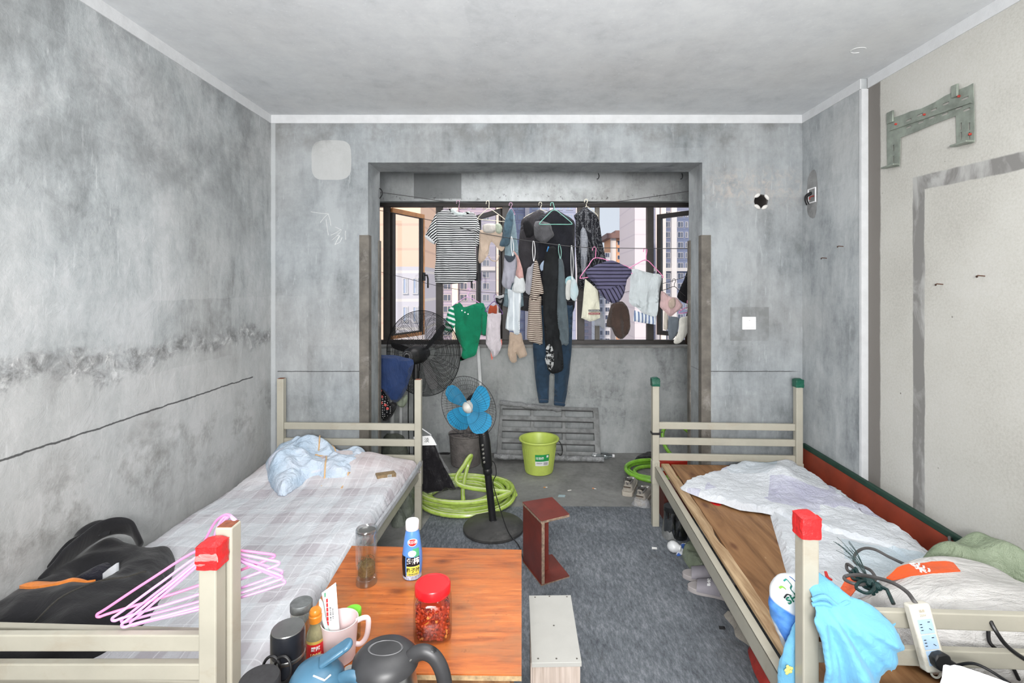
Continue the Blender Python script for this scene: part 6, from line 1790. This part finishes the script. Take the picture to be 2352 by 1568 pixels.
obj('carton', MB().puff(smooth2([(.012, -.03), (.03, -.045), (.10, .02), (.13, .05), (.10, .07), (.05, .05)], 3), X_, Y_, (0, 0, .003), lambda u, v, d: min(.03, d*1.6)+.006*nz(u, v, 0, 60)*min(1, d/.01), None, .009), stripes('blue_white_carton', (216, 220, 228), (64, 100, 176), .07, .55, axis=1), lbb)
rdp = G(1530, 1042, 0)
rbx = thing('red_package', 'red printed paper package on the floor behind the right bed head', 'package', (1.30, 4.32, 0))
Mk = Matrix.Translation((1.28, 4.30, 0)) @ Matrix.Rotation(.12, 4, 'Z')
obj('package_box', MB().box(-.14, .19, -.10, .10, .0, .14, Mk), plain('festive_red', (206, 48, 36), .4, var=.15), rbx, world=True, bev=.004, sm=False)
obj('white_patch', MB().box(-.142, -.1405, -.06, .06, .05, .12, Mk).box(-.13, -.09, -.1015, -.1, .07, .12, Mk), m_wht, rbx, world=True, sm=False)
gm = MB()
for k in range(4):
    a = PI*k/4; gm.beam(Mk @ V((.10-.05*math.cos(a), -.1012, .08-.03*math.sin(a))), Mk @ V((.10+.05*math.cos(a), -.1012, .08+.03*math.sin(a))), .006, .002, (0, 1, 0))
obj('gold_print', gm, plain('gold_print', (226, 188, 92), .4), rbx, world=True)
heap('black_bag', 'flat black plastic bag on the floor left of the red package', 'bag', [(1455, 1058), (1480, 1062), (1505, 1056), (1505, 1044), (1480, 1044)], .0, .03, cloth('black_bag_film', (30, 30, 32), rough=.35), .02, .01)
# mess of clear bags under the left bed
for lab, pix, tt_ in (('crumpled clear green bag under the left bed near its far leg', [(915, 1190), (945, 1185), (958, 1150), (935, 1140), (905, 1160)], .14), ('crumpled clear bag under the left bed side rail', [(905, 1212), (925, 1210), (935, 1195), (915, 1185), (898, 1200)], .06)):
    heap('clear_bag', lab, 'bag', pix, .0, tt_, film('clear_green_film_'+str(pix[0][1]), (158, 166, 154), .75, .15), .025, .03, 9)

# ------------------------------------------------------------------ things on the near end of the right bed
m_sack = NT('white_woven_sack'); _w = m_sack.map((1, 1, 1)); _f = m_sack.noise(7, 5, .6, 1.0)
m_sack.bump(m_sack.math('ADD', m_sack.noise(9, 5, .6, 2.0, m_sack.map((.5, 1.6, 1))), m_sack.math('MULTIPLY', m_sack.noise(240, 2, .5), .1)), .7, .03)
m_sack = m_sack.out(m_sack.ramp(_f, [(.35, (196, 194, 192)), (.65, (216, 214, 212))]), .5, spec=.35)
m_orange = plain('glossy_orange_print', (232, 92, 36), .22, var=.06, bump=.3)
sk = thing('woven_sack', 'white woven plastic sack with orange print tied shut on the right bed', 'sack', (1.40, 1.62, .452))
so = [(.985, 1.72), (.985, 1.62), (1.02, 1.55), (1.08, 1.56), (1.135, 1.60), (1.19, 1.55), (1.28, 1.46), (1.40, 1.43), (1.62, 1.425), (1.76, 1.43), (1.80, 1.55), (1.80, 1.70), (1.74, 1.83), (1.60, 1.88), (1.42, 1.88), (1.28, 1.82), (1.19, 1.73), (1.14, 1.70), (1.08, 1.74), (1.02, 1.80)]


def stop(x, y, d):
    k = math.sqrt(max(0, 1-(1-min(1, d/.13))**2))
    nk = 1+.25*math.exp(-((x-1.14)/.06)**2)
    return k*(.155+.05*math.exp(-((x-1.5)/.25)**2)-.02*max(0, min(1, (1.2-x)/.08)))*nk*(1+.10*nz(x*2, y*7, 3, 1.2)+.05*ridge(x*.5, y, 2, 12))+.0


obj('sack_body', MB().puff(smooth2(so, 3), X_, Y_, (0, 0, .455), stop, None, .022), m_sack, sk, world=True, sub=1)


def on_sack(pix, zg, lift, nm, mat):
    pp = [G(a, b, zg) for a, b in pix]
    m = MB().puff([(p.x, p.y) for p in pp], X_, Y_, (0, 0, 0), lambda u, v, d: .455+stop(u, v, .2)+lift+.001, lambda u, v, d: -(.455+stop(u, v, .2)+lift-.004), .012)
    return obj(nm, m, mat, sk, world=True)


on_sack([(2036, 1326), (2060, 1312), (2090, 1306), (2140, 1304), (2190, 1310), (2206, 1332), (2150, 1332), (2090, 1330), (2050, 1332)], .635, .002, 'orange_print', m_orange)
on_sack([(1930, 1358), (1945, 1346), (1968, 1346), (1978, 1356), (1968, 1372), (1952, 1380)], .60, .002, 'orange_print', m_orange)
on_sack([(1893, 1317), (1899, 1319), (1904, 1330), (1912, 1337), (1902, 1334), (1896, 1326)], .60, .003, 'chilli_print', plain('chilli_red', (196, 40, 36), .4))
_p = G(2118, 1318, .637)
text('彩', .055, m_wht, sk, lambda x, y, z: (lambda q: V((q.x, q.y, .455+stop(q.x, q.y, .2)+.0045+z))-sk.location)(V((_p.x+x*.8, _p.y+y*1.3, 0))), depth=.0006, bold=.001)
# dark green twine round the neck
m_twine = plain('dark_green_twine', (26, 62, 62), .35, var=.3, scale=60, bump=.6, bscale=90)
tw_ = thing('green_twine', 'dark green plastic twine knotted around the sack neck', 'twine', (1.20, 1.6, .6))
def nzp(x, y, l=.004): return V((x, y, .455+stop(x, y, .2)+l))
wrapm = MB()
for k in range(3):
    wrapm.tube([nzp(1.128+.009*k+.004*math.sin(i), 1.59+.12*i/14, .004+.003*k) for i in range(15)], .006, 6)
obj('twine_loop', wrapm, m_twine, tw_, world=True)
kn = nzp(1.14, 1.625, .015)
obj('knot', MB().ball(kn, (.020, .020, .016), 12, 8).ball(kn+V((.01, -.022, -.002)), (.013, .018, .012), 10, 7), m_twine, tw_, world=True)
obj('bow_loop', MB().tube(smooth_path([kn, kn+V((-.02, -.05, .012)), kn+V((-.06, -.075, .008)), kn+V((-.075, -.045, .006)), kn+V((-.045, -.02, .012))], 6, True), .005, 6, True), m_twine, tw_, world=True)
fr_ = MB(); rnd = random.Random(2)
for k in range(16):
    d_ = V((rnd.uniform(-.07, .01), rnd.uniform(.08, .15), rnd.uniform(.05, .11)))
    fr_.tube(smooth_path([kn, kn+d_*.45+V((0, 0, .015)), kn+d_*.8], 4), .0009, 4)
fr_.tube([kn, kn+V((.02, -.05, .004)), kn+V((.015, -.085, -.02))], .006, 6)
obj('frayed_end', fr_, m_twine, tw_, world=True)
# sage green woven sack at the frame edge
m_sage = NT('sage_woven_sack'); m_sage.bump(m_sage.math('ADD', m_sage.noise(8, 5, .6, 1.5), m_sage.math('MULTIPLY', m_sage.noise(200, 2), .15)), .7, .03)
m_sage = m_sage.out(m_sage.ramp(m_sage.noise(6, 5), [(.35, (116, 130, 106)), (.65, (150, 162, 138))]), .45, spec=.4)
gs2 = thing('green_woven_sack', 'sage green woven sack behind the white sack at the right wall', 'sack', (1.72, 1.85, .452))
so2 = [(1.50, 1.90), (1.60, 1.88), (1.73, 1.85), (1.82, 1.75), (1.85, 1.60), (1.87, 1.50), (1.885, 1.70), (1.885, 1.95), (1.80, 2.02), (1.66, 2.00), (1.55, 1.96)]
obj('sack_body', MB().puff(smooth2(so2, 3), X_, Y_, (0, 0, .455), lambda u, v, d: math.sqrt(max(0, 1-(1-min(1, d/.06))**2))*(.15+.05*math.exp(-((u-1.82)/.06)**2)+.03*ridge(u+v, v, 4, 7)), None, .02), m_sage, gs2, world=True, sub=1)

# printed blue and white detergent bag behind the post
pbg = thing('printed_bag', 'white and blue printed packing bag standing behind the near right bed post', 'bag', (.92, 1.56, .452))
bo = [(1797, 1320), (1812, 1318), (1840, 1316), (1866, 1322), (1875, 1360), (1868, 1440), (1850, 1500), (1830, 1530), (1800, 1490), (1778, 1440), (1766, 1400), (1766, 1368), (1776, 1338)]
pb_ = [W(a, b, 1.53) for a, b in bo]
t = NT('blue_white_print'); xx, yy, zz = t.xyz()
g1 = t.ramp(t.math('ADD', zz, t.math('MULTIPLY', t.noise(9, 3), .05)), [(.0, 0.0), (1.0, 1.0)])
wv = t.math('MULTIPLY', t.noise(7, 3, .5), .03)
e1 = t.math('ADD', t.math('ADD', zz, t.math('MULTIPLY', xx, .54)), wv); e2 = t.math('ADD', t.math('ADD', zz, t.math('MULTIPLY', xx, 2.15)), wv)
blue_ = t.mix(t.ramp(t.noise(8, 5, .6, .5), [(.42, 0.0), (.66, 1.0)]), (52, 112, 206), (120, 180, 236))
pbmask = t.math('MULTIPLY', t.band(e1, -2, .155, .004), t.band(e2, -.15, 5, .004))
pbmat = t.out(t.mix(pbmask, (232, 236, 240), blue_), .3, spec=.5)
obj('bag_body', MB().puff(smooth2([(p.x, p.z) for p in pb_], 3), X_, Z_, (0, 1.53, 0), dome(.05, .06), dome(.05, .06), .014, lambda u, v: .006*nz(u, v, 0, 22)), pbmat, pbg, world=True, sub=1)
def pstroke(pts, w_, m, nm):
    obj(nm, MB().tube(smooth_path([W(a, b, 1.478) for a, b in pts], 5), w_, 6, flat=.4), m, pbg, world=True)
pstroke([(1800, 1334), (1806, 1330), (1812, 1336), (1818, 1344), (1816, 1352), (1824, 1362)], .0035, plain('print_teal', (34, 140, 130), .4), 'teal_stroke')
pstroke([(1790, 1350), (1797, 1347), (1804, 1352)], .0045, plain('print_lime', (136, 196, 70), .4), 'lime_stroke')
pstroke([(1814, 1324), (1822, 1330), (1830, 1340)], .003, plain('print_blue', (60, 120, 200), .4), 'blue_stroke')
pstroke([(1801, 1373), (1808, 1365), (1817, 1367)], .003, m_ink, 'bird_mark')
tpp = W(1822, 1374, 1.474)-pbg.location
text('SHI', .030, plain('print_green', (34, 120, 96), .4), pbg, lambda x, y, z: tpp+V((x*.86-y*.5, -z, y*.86+x*.5)), depth=.001, bold=.0006)

# light blue shirt over the near bed end
m_sky = cloth('sky_blue_jersey', (112, 178, 214), var=.10, fold=.3, scale=6)
ts = thing('blue_shirt', 'sky blue jersey shirt slung over the near end of the right bed at its post', 'shirt', (.92, 1.36, .5))


def fold2(sd, a=.014):
    return lambda u, v: a*(ridge(u*1.6+v*.35, v*.5, sd, 9)*.55+nz(u*3, v*2, sd+4, 5)*.8)


fpx = [(1881, 1361), (1892, 1351), (1905, 1349), (1925, 1352), (1947, 1366), (1966, 1379), (1993, 1385), (2015, 1397), (2034, 1416), (2047, 1440), (2051, 1460), (2041, 1476), (2036, 1513), (2014, 1537), (2015, 1620), (1874, 1620), (1871, 1560), (1869, 1480), (1866, 1440), (1857, 1420), (1861, 1411), (1875, 1405), (1880, 1383)]
fp = [W(a, b, 1.325) for a, b in fpx]


sA = W(1886, 1372, 1.325)
def shirt_fold(u, v):
    r_ = math.hypot(u-sA.x, v-sA.z); an = math.atan2(v-sA.z, u-sA.x)
    return min(1, r_/.09)*(.034*nz(an*3.6, r_*2.0, 1.7)+.018*ridge(an*1.1, r_*.25, 4.2, 5))+.007*nz(u, v, 6, 24)+.03*math.exp(-((r_-.17)/.10)**2)


def shirt_warp(p):
    # the top leans back over the bar, the skirt hangs in front of it
    k = max(0, (p.z-.742)/.10)
    return V((p.x, p.y+.115*min(1.4, k)**1.2, p.z))


obj('shirt_body', MB().puff(smooth2([(p.x, p.z) for p in fp], 2), X_, Z_, (0, 1.325, 0), dome(.022, .04), dome(.012, .05), .011, shirt_fold, shirt_warp), m_sky, ts, world=True, sub=1)
lpx = [(1826, 1425), (1838, 1408), (1852, 1400), (1880, 1420), (1876, 1500), (1860, 1600), (1790, 1600), (1786, 1540), (1796, 1500), (1806, 1470), (1814, 1445)]
lp_ = [W(a, b, 1.452) for a, b in lpx]
obj('hanging_sleeve', MB().puff(smooth2([(p.x, p.z) for p in lp_], 2), X_, Z_, (0, 1.452, 0), dome(.028, .05), dome(.02, .05), .012, fold2(7.7, .010)), m_sky, ts, world=True, sub=1)
for k, pp_ in enumerate((((2028, 1440), (2058, 1430), (2056, 1436), (2030, 1452)), ((2012, 1490), (2030, 1520), (2048, 1542), (2050, 1538), (2030, 1500)))):
    q = [W(a, b, 1.318) for a, b in pp_]
    obj('cloth_corner', MB().puff([(p.x, p.z) for p in q], X_, Z_, (0, 1.318, 0), dome(.004, .01), dome(.004, .01), .008), m_sky, ts, world=True)
yb = W(1811, 1538, 1.423)
ym = MB()
for k in range(9):
    a = k*2.4; ym.ball(yb+V((.006*math.cos(a)*math.sqrt(k/3), 0, .007*math.sin(a)*math.sqrt(k/3))), (.005, .002, .005), 8, 5)
obj('yellow_print', ym, plain('lemon_print', (224, 226, 130), .7), ts, world=True)
fl = MB()
ca, cb_ = W(1866, 1388, 1.345), W(1958, 1392, 1.345)
for k in range(2):
    P_ = smooth_path([ca+V((0, .0, .0)), ca.lerp(cb_, .25)+V((0, -.012, .012+.006*k)), ca.lerp(cb_, .55)+V((0, -.012, -.004)), ca.lerp(cb_, .8)+V((0, -.01, .004)), cb_], 6)
    fl.tube([p+V((0, .0, .012*k)) for p in P_], .006, 8)
obj('rolled_hem', fl, m_sky, ts, world=True)

# power strip
pst = thing('power_strip', 'grubby white power strip hanging in front of the near right bed bars', 'power strip', W(2133, 1470, 1.30))
pA, pB = W(2113, 1388, 1.325), W(2156, 1545, 1.285)
ax_ = (pB-pA).normalized(); L_ = (pB-pA).length
nx = ax_.cross(V((0, -1, .0))).normalized(); nn_ = nx.cross(ax_).normalized()
if nn_.y > 0: nn_ = -nn_
nx = nn_.cross(ax_)*-1
if nx.x < 0: nx = -nx
Mp = Matrix(((nx.x, ax_.x, nn_.x, pA.x), (nx.y, ax_.y, nn_.y, pA.y), (nx.z, ax_.z, nn_.z, pA.z), (0, 0, 0, 1)))
m_grub = plain('grubby_white_plastic', (216, 212, 200), .45, var=.06, scale=30, dirt=((150, 136, 112), .45))
obj('strip_body', MB().box(-.028, .028, 0, L_, -.030, .0, Mp), m_grub, pst, world=True, bev=.006, seg=3)
m_sock = plain('pale_blue_socket', (176, 204, 232), .4)
for k in range(3):
    y = L_*(.33+.23*k)
    s_ = obj('socket_plate', MB().box(-.019, .019, y-.018, y+.016, 0, .0016, Mp), m_sock, pst, world=True, bev=.001)
    sl_ = MB()
    for dx, dy in ((-.012, -.007), (-.012, .0), (-.012, .007)): sl_.box(dx-.004, dx+.002, y+dy-.0008, y+dy+.0008, .0012, .0022, Mp)
    for dy in (-.009, .006): sl_.beam(Mp @ V((.006, y+dy-.002, .0018)), Mp @ V((.012, y+dy+.002*(1 if dy > 0 else -1), .0018)), .0016, .0012, nn_)
    obj('socket_slots', sl_, m_ink, s_, world=True)
obj('hang_tab', MB().tube([Mp @ V((.012*math.cos(a)*1.0, L_+.004+.012*math.sin(a), -.012)) for a in [PI*i/10 for i in range(11)]], .0028, 6), m_grub, pst, world=True)
for k, nm in ((.10, '插座'), (.165, '250V')):
    text(nm, .008, plain('faint_print', (170, 160, 140), .6), pst, (lambda yy: (lambda x, y, z: Mp @ V((x, yy-y, .0004+z))-pst.location))(L_*k), depth=.0003)
yk = L_*.79
plg = thing('black_plug', 'black plug pushed into the lowest socket of the power strip', 'plug', Mp @ V((0, yk, 0)))
obj('plug_body', MB().plate([(-.021, -.010), (-.012, -.020), (.014, -.020), (.022, -.008), (.022, .012), (.010, .020), (-.010, .018), (-.021, .008)], (Mp @ V((1, 0, 0, 0))).xyz, (Mp @ V((0, -1, 0, 0))).xyz, Mp @ V((.004, yk, .026)), .0245), m_blk, plg, world=True, bev=.004)
cst = Mp @ V((.024, yk+.004, .014))
obj('plug_neck', MB().tube([cst, cst+V((.018, -.004, -.008))], [.008, .005], 10), m_black, plg, world=True)
obj('plug_cord', MB().tube(smooth_path([cst+V((.016, -.004, -.007)), W(2240, 1524, 1.24), W(2300, 1556, 1.20), W(2352, 1600, 1.15), W(2380, 1680, 1.12)], 8), .0036, 8), m_black, plg, world=True)
m_gcab = plain('grey_rubber_cable', (92, 90, 90), .6, var=.2)
gc = [Mp @ V((0, .004, -.014)), W(2098, 1378, 1.345), W(2082, 1358, 1.40), W(2050, 1338, 1.47), W(2010, 1326, 1.55), W(1975, 1320, 1.62), W(1945, 1322, 1.66), W(1940, 1330, 1.64), W(1962, 1340, 1.60), W(1985, 1340, 1.62), W(1975, 1320, 1.72), W(1955, 1300, 1.80), W(1945, 1296, 1.84), W(1948, 1310, 1.80), W(1975, 1318, 1.74), W(2010, 1330, 1.70),
      W(2000, 1310, 1.78), W(1975, 1298, 1.86), W(1962, 1288, 1.90), W(1966, 1270, 1.96), W(1985, 1259, 2.02), W(2010, 1262, 2.02), W(2045, 1280, 1.98), W(2085, 1298, 1.94), W(2120, 1308, 1.92), W(2160, 1300, 2.02), W(2184, 1284, 2.10), W(2184, 1256, 2.14), W(2180, 1234, 2.165), W(2186, 1240, 2.22), W(2188, 1262, 2.25)]
zmin = lambda x, y: (.455+(stop(x, y, .2) if 1.02 < x < 1.8 and 1.42 < y < 1.88 else .03))+.006
gp = [V((p.x, p.y, max(p.z, zmin(p.x, p.y)) if i < 25 else p.z)) for i, p in enumerate(smooth_path(gc, 6))]
obj('grey_cable', MB().tube(smooth_path(gc, 7), .0055, 8), m_gcab, label='thick grey cable looped over the quilt from the power strip to the red board', cat='cable')
bcb = thing('black_cable', 'black cable draped over the near right bed bars at the frame edge', 'cable', W(2300, 1460, 1.36))
obj('cable_run', MB().tube(smooth_path([W(2262, 1408, 1.44), W(2272, 1420, 1.375), W(2285, 1445, 1.35), W(2310, 1480, 1.34), W(2345, 1508, 1.34), W(2400, 1540, 1.34)], 8), .0055, 8), m_black, bcb, world=True)
obj('cable_run', MB().tube(smooth_path([W(2270, 1440, 1.44), W(2272, 1472, 1.43), W(2290, 1492, 1.42), W(2315, 1512, 1.42), W(2340, 1560, 1.42)], 8), .005, 8), m_black, bcb, world=True)
# white chair back at the bottom right edge
ch = thing('plastic_chair', 'white plastic chair whose backrest corner shows at the bottom right', 'chair', (1.01, .85, 0), -.70)
bk_ = [(-.22, .47), (.22, .47), (.22, .70), (.20, .755), (.14, .775), (-.15, .775), (-.205, .765), (-.22, .73)]
obj('backrest', MB().puff(smooth2(bk_, 3), X_, Z_, (0, .20, 0), dome(.014, .03), dome(.012, .03), .03), plain('chair_white', (206, 207, 209), .35), ch)
obj('seat', MB().puff(smooth2([(-.21, -.20), (.21, -.20), (.22, .20), (-.22, .20)], 3), X_, Y_, (0, 0, .43), dome(.014, .03), dome(.02, .03), .04), m_white, ch)
for sx in (-1, 1):
    for sy in (-1, 1): obj('leg', MB().beam((sx*.20, sy*.19, 0), (sx*.18, sy*.17, .425), .04, .035, (0, 1, 0)), m_white, ch, bev=.006)
obj('back_post', MB().beam((-.19, .19, .42), (-.20, .20, .52), .04, .03, (0, 1, 0)), m_white, ch, bev=.005)
obj('back_post', MB().beam((.19, .19, .42), (.20, .20, .52), .04, .03, (0, 1, 0)), m_white, ch, bev=.005)

# ------------------------------------------------------------------ things on the walls
XW = XR2
def RW(px, py, off=0):
    d = (XW-off)*F/(px-X0); return d, H-(py-Y0)*d/F
acp = [(2042, 284), (2048, 266), (2058, 270), (2084, 261), (2098, 255), (2120, 250), (2150, 236), (2178, 219), (2205, 207), (2228, 198), (2241, 191), (2243, 240), (2244, 326), (2236, 330), (2203, 335), (2202, 300), (2201, 266), (2150, 285), (2110, 302), (2073, 316), (2072, 350), (2071, 382), (2043, 386), (2042, 340)]
ac = thing('wall_bracket', 'galvanised air conditioner bracket screwed high on the beige right wall', 'bracket', (XW, 2.4, 2.2))
a2 = [RW(a, b) for a, b in acp]
hl_ = []
def slot(px, py, dx, dz):
    y, z = RW(px, py); hl_.append([(y-dx, z-dz), (y+dx, z-dz), (y+dx, z+dz), (y-dx, z+dz)])
for q in ((2092, 276), (2118, 264), (2150, 252), (2178, 238), (2092, 292), (2120, 281), (2146, 270), (2176, 262), (2208, 248), (2222, 226), (2226, 252)): slot(*q, .018, .005)
for q in ((2057, 340), (2057, 365), (2213, 290), (2213, 312), (2232, 290), (2232, 312)): slot(*q, .005, .016)
m_zinc = plain('galvanised_zinc', (150, 158, 148), .42, .25, var=.22, scale=16)
obj('bracket_plate', MB().plate(a2, (0, -1, 0), Z_, (XW-.014, 0, 0), .004, []) if False else MB().plate([(-y, z) for y, z in a2], (0, -1, 0), Z_, (XW-.012, 0, 0), .003, [[(-y, z) for y, z in h] for h in hl_]), m_zinc, ac, world=True, sm=False)
for (a, b, a3, b3) in ((2046, 268, 2060, 264), (2196, 208, 2210, 202)):
    y, z = RW(a, b); y3, z3 = RW(a3, b3)
    obj('top_hook', MB().box(XW-.024, XW-.013, min(y, y3), max(y, y3), min(z, z3)-.035, max(z, z3)+.020), m_zinc, ac, world=True, bev=.002)
for (a, b, a3, b3) in ((2042, 386, 2071, 382), (2203, 336, 2243, 327)):
    y, z = RW(a, b); y3, z3 = RW(a3, b3)
    obj('bottom_lip', MB().box(XW-.045, XW-.010, min(y, y3), max(y, y3), z-.004, z+.004), m_zinc, ac, world=True, bev=.002)
for q in ((2064, 285), (2130, 263), (2210, 221), (2236, 308)):
    y, z = RW(*q)
    obj('red_anchor', MB().lathe([(.0055, .0), (.0055, .007), (.003, .009), (.001, .0095)], 12, Matrix.Translation((XW-.012, y, z)) @ Matrix.Rotation(-PI/2, 4, 'Y')), plain('red_anchor_plastic', (176, 62, 52), .5), ac, world=True, label='red wall anchor')
y, z = RW(2046, 288); y3, z3 = RW(2243, 200)
obj('upper_rib', MB().beam(V((XW-.016, RW(2050, 300)[0], RW(2050, 300)[1])), V((XW-.016, RW(2240, 235)[0], RW(2240, 235)[1])), .004, .01, (1, 0, 0)), m_zinc, ac, world=True)
# nails
for lab, wall, a, b in (('bent nail in the beige board, left of the two', XR2, 2166, 653), ('bent nail in the beige board, right of the two', XR2, 2262, 634), ('nail in the grey right wall, upper of two', XR, 1937, 566), ('nail in the grey right wall, lower of two', XR, 1899, 593)):
    d = wall*F/(a-X0); z = H-(b-Y0)*d/F
    nl_ = thing('wall_nail', lab, 'nail', (wall, d, z))
    obj('shank', MB().tube([V((.004, 0, 0)), V((-.030, 0, .003)), V((-.036, -.003, -.002))], .0024, 6), plain('rusty_nail', (110, 74, 58), .6, .5), nl_)
    obj('nail_head', MB().lathe([(.005, 0), (.005, .002), (.001, .0024)], 10, Matrix.Translation((-.036, -.003, -.002)) @ Matrix.Rotation(-PI/2, 4, 'Y')), plain('nail_head_steel', (90, 70, 60), .5, .6), nl_)
# junction box with wires
d = XR*F/(1866-X0); z = H-(449-Y0)*d/F
jb = thing('wire_box', 'open white junction box with black taped wires on the grey right wall', 'junction box', (XR, d, z))
obj('box_rim', MB().box(-.008, .02, -.045, .045, -.05, -.042).box(-.008, .02, -.045, .045, .042, .05).box(-.008, .02, -.045, -.038, -.042, .042).box(-.008, .02, .038, .045, -.042, .042).box(.0, .012, -.038, .038, -.042, .042), m_white, jb, bev=.001, sm=False)
obj('taped_wires', MB().tube(smooth_path([V((0, .01, .02)), V((-.03, .015, .0)), V((-.035, .012, -.03)), V((-.025, .01, -.06))], 6), .011, 10), m_black, jb)
obj('wire_end', MB().tube(smooth_path([V((0, -.02, -.005)), V((-.03, -.025, -.015)), V((-.03, -.02, -.03))], 5), .004, 6), plain('red_wire', (150, 50, 44), .5), jb)
obj('wall_stain', MB().puff(smooth2([(-d_-d, z_+z) for d_, z_ in ((-.02, .17), (.05, .13), (.06, -.02), (.05, -.12), (-.03, -.15), (-.06, -.02), (-.055, .10))], 3), (0, -1, 0), Z_, (XR-.0004, 0, 0), lambda u, v, d: .0012, lambda u, v, d: 0, .04), plain('patch_mortar', (146, 147, 147), .9, var=.2, bump=.4), jb, world=True)
# switch
sw = thing('light_switch', 'white square light switch on the grey pier right of the window', 'switch', W(1720, 742, YB))
obj('switch_frame', MB().box(-.048, .048, -.008, 0, -.045, .045), m_white, sw, bev=.004, sm=False)
rk_ = obj('rocker', MB().box(-.037, .037, -.011, -.0075, -.028, .028), m_white, sw, bev=.002, sm=False)
obj('rocker_dot', MB().box(-.004, .004, -.0118, -.0108, .020, .022), m_greyt, rk_, sm=False)
# pipe hole
ph = thing('pipe_sleeve', 'round pipe hole with white foam lumps in the grey pier', 'pipe hole', (1.645, YB, 2.231))
obj('sleeve_tube', MB().lathe_open([(.0475, .004), (.0465, .12), (.0465, .27), (.041, .27), (.042, .01), (.0475, .004)], 32, Matrix.Rotation(-PI/2, 4, 'X')), plain('shaded_sleeve', (74, 70, 68), .8), ph)  # shade inside the hole is put into the sleeve colour
obj('hole_shade_disc', MB().lathe([(.0415, .20), (.0415, .21), (.001, .212)], 28, Matrix.Rotation(-PI/2, 4, 'X')), plain('hole_shade', (40, 36, 35), .9), ph)  # added disc, its dark colour stands in for the unlit depth
for a in (35, 125, 300, 235):
    m = MB().ball((0, 0, 0), (.024, .012, .013), 12, 8, Matrix.Rotation(-math.radians(a)+PI/2, 4, 'Y'))
    c = V((.048*math.cos(math.radians(a)), -.004, .048*math.sin(math.radians(a))))
    m.v = [v+c+V((nz(v.x, v.y, v.z+a, 60),)*3)*.003 for v in m.v]
    obj('foam_lump', m, plain('white_foam', (228, 226, 222), .8), ph)
# chalk arrow and scribble
m_chalk = plain('white_chalk', (226, 228, 228), .9)
ckk = thing('chalk_scribble', 'white chalk arrow and scrawled characters on the grey pier left of the window', 'chalk writing', W(752, 522, YB))
for st in ([(714, 486), (732, 489), (754, 491)], [(736, 511), (744, 500), (754, 491)], [(754, 491), (758, 505), (760, 518)], [(749, 504), (751, 520), (754, 540)], [(770, 521), (776, 524), (784, 528)], [(760, 540), (772, 534), (784, 527), (779, 536), (763, 551)], [(779, 542), (772, 556), (769, 562)], [(772, 542), (780, 541), (776, 550)], [(770, 561), (780, 556), (786, 545)], [(794, 530), (793, 540), (794, 550)]):
    obj('chalk_stroke', MB().tube(smooth_path([W(a, b, YB-.0004) for a, b in st], 5), .0026, 5, flat=.6), m_chalk, ckk, world=True)
dsh = thing('chalk_dash', 'short white chalk oval on the ceiling near the right wall', 'chalk writing', (1.55, 2.25, ZC))
cc = W(1971, 115, (ZC-H)*F/(Y0-115))
obj('chalk_stroke', MB().tube([V((cc.x+.035*math.cos(a), cc.y+.03*math.sin(a), ZC-.0005)) for a in [PI*.3+1.5*PI*i/12 for i in range(13)]], .002, 5), m_chalk, dsh, world=True)

m_hookw = plain('black_hook_wire', (36, 36, 38), .5)
for lab, pts in (('black wire hook in the jamb at the left end of the upper clothesline', [(870, 432, 3.70), (876, 436, 3.69), (878, 446, 3.69), (872, 456, 3.70)]),
                 ('thin bent wire hanging from the balcony beam, left of two', [(1374, 398, 4.838), (1376, 404, 4.82), (1374, 410, 4.80), (1371, 411, 4.79)]),
                 ('thin bent wire hanging from the balcony beam beside the right jamb', [(1566, 398, 4.838), (1568, 404, 4.82), (1566, 410, 4.80), (1563, 411, 4.79)])):
    obj('wire_hook', MB().tube(smooth_path([W(*q) for q in pts], 5), .004, 6), m_hookw, label=lab, cat='hook')
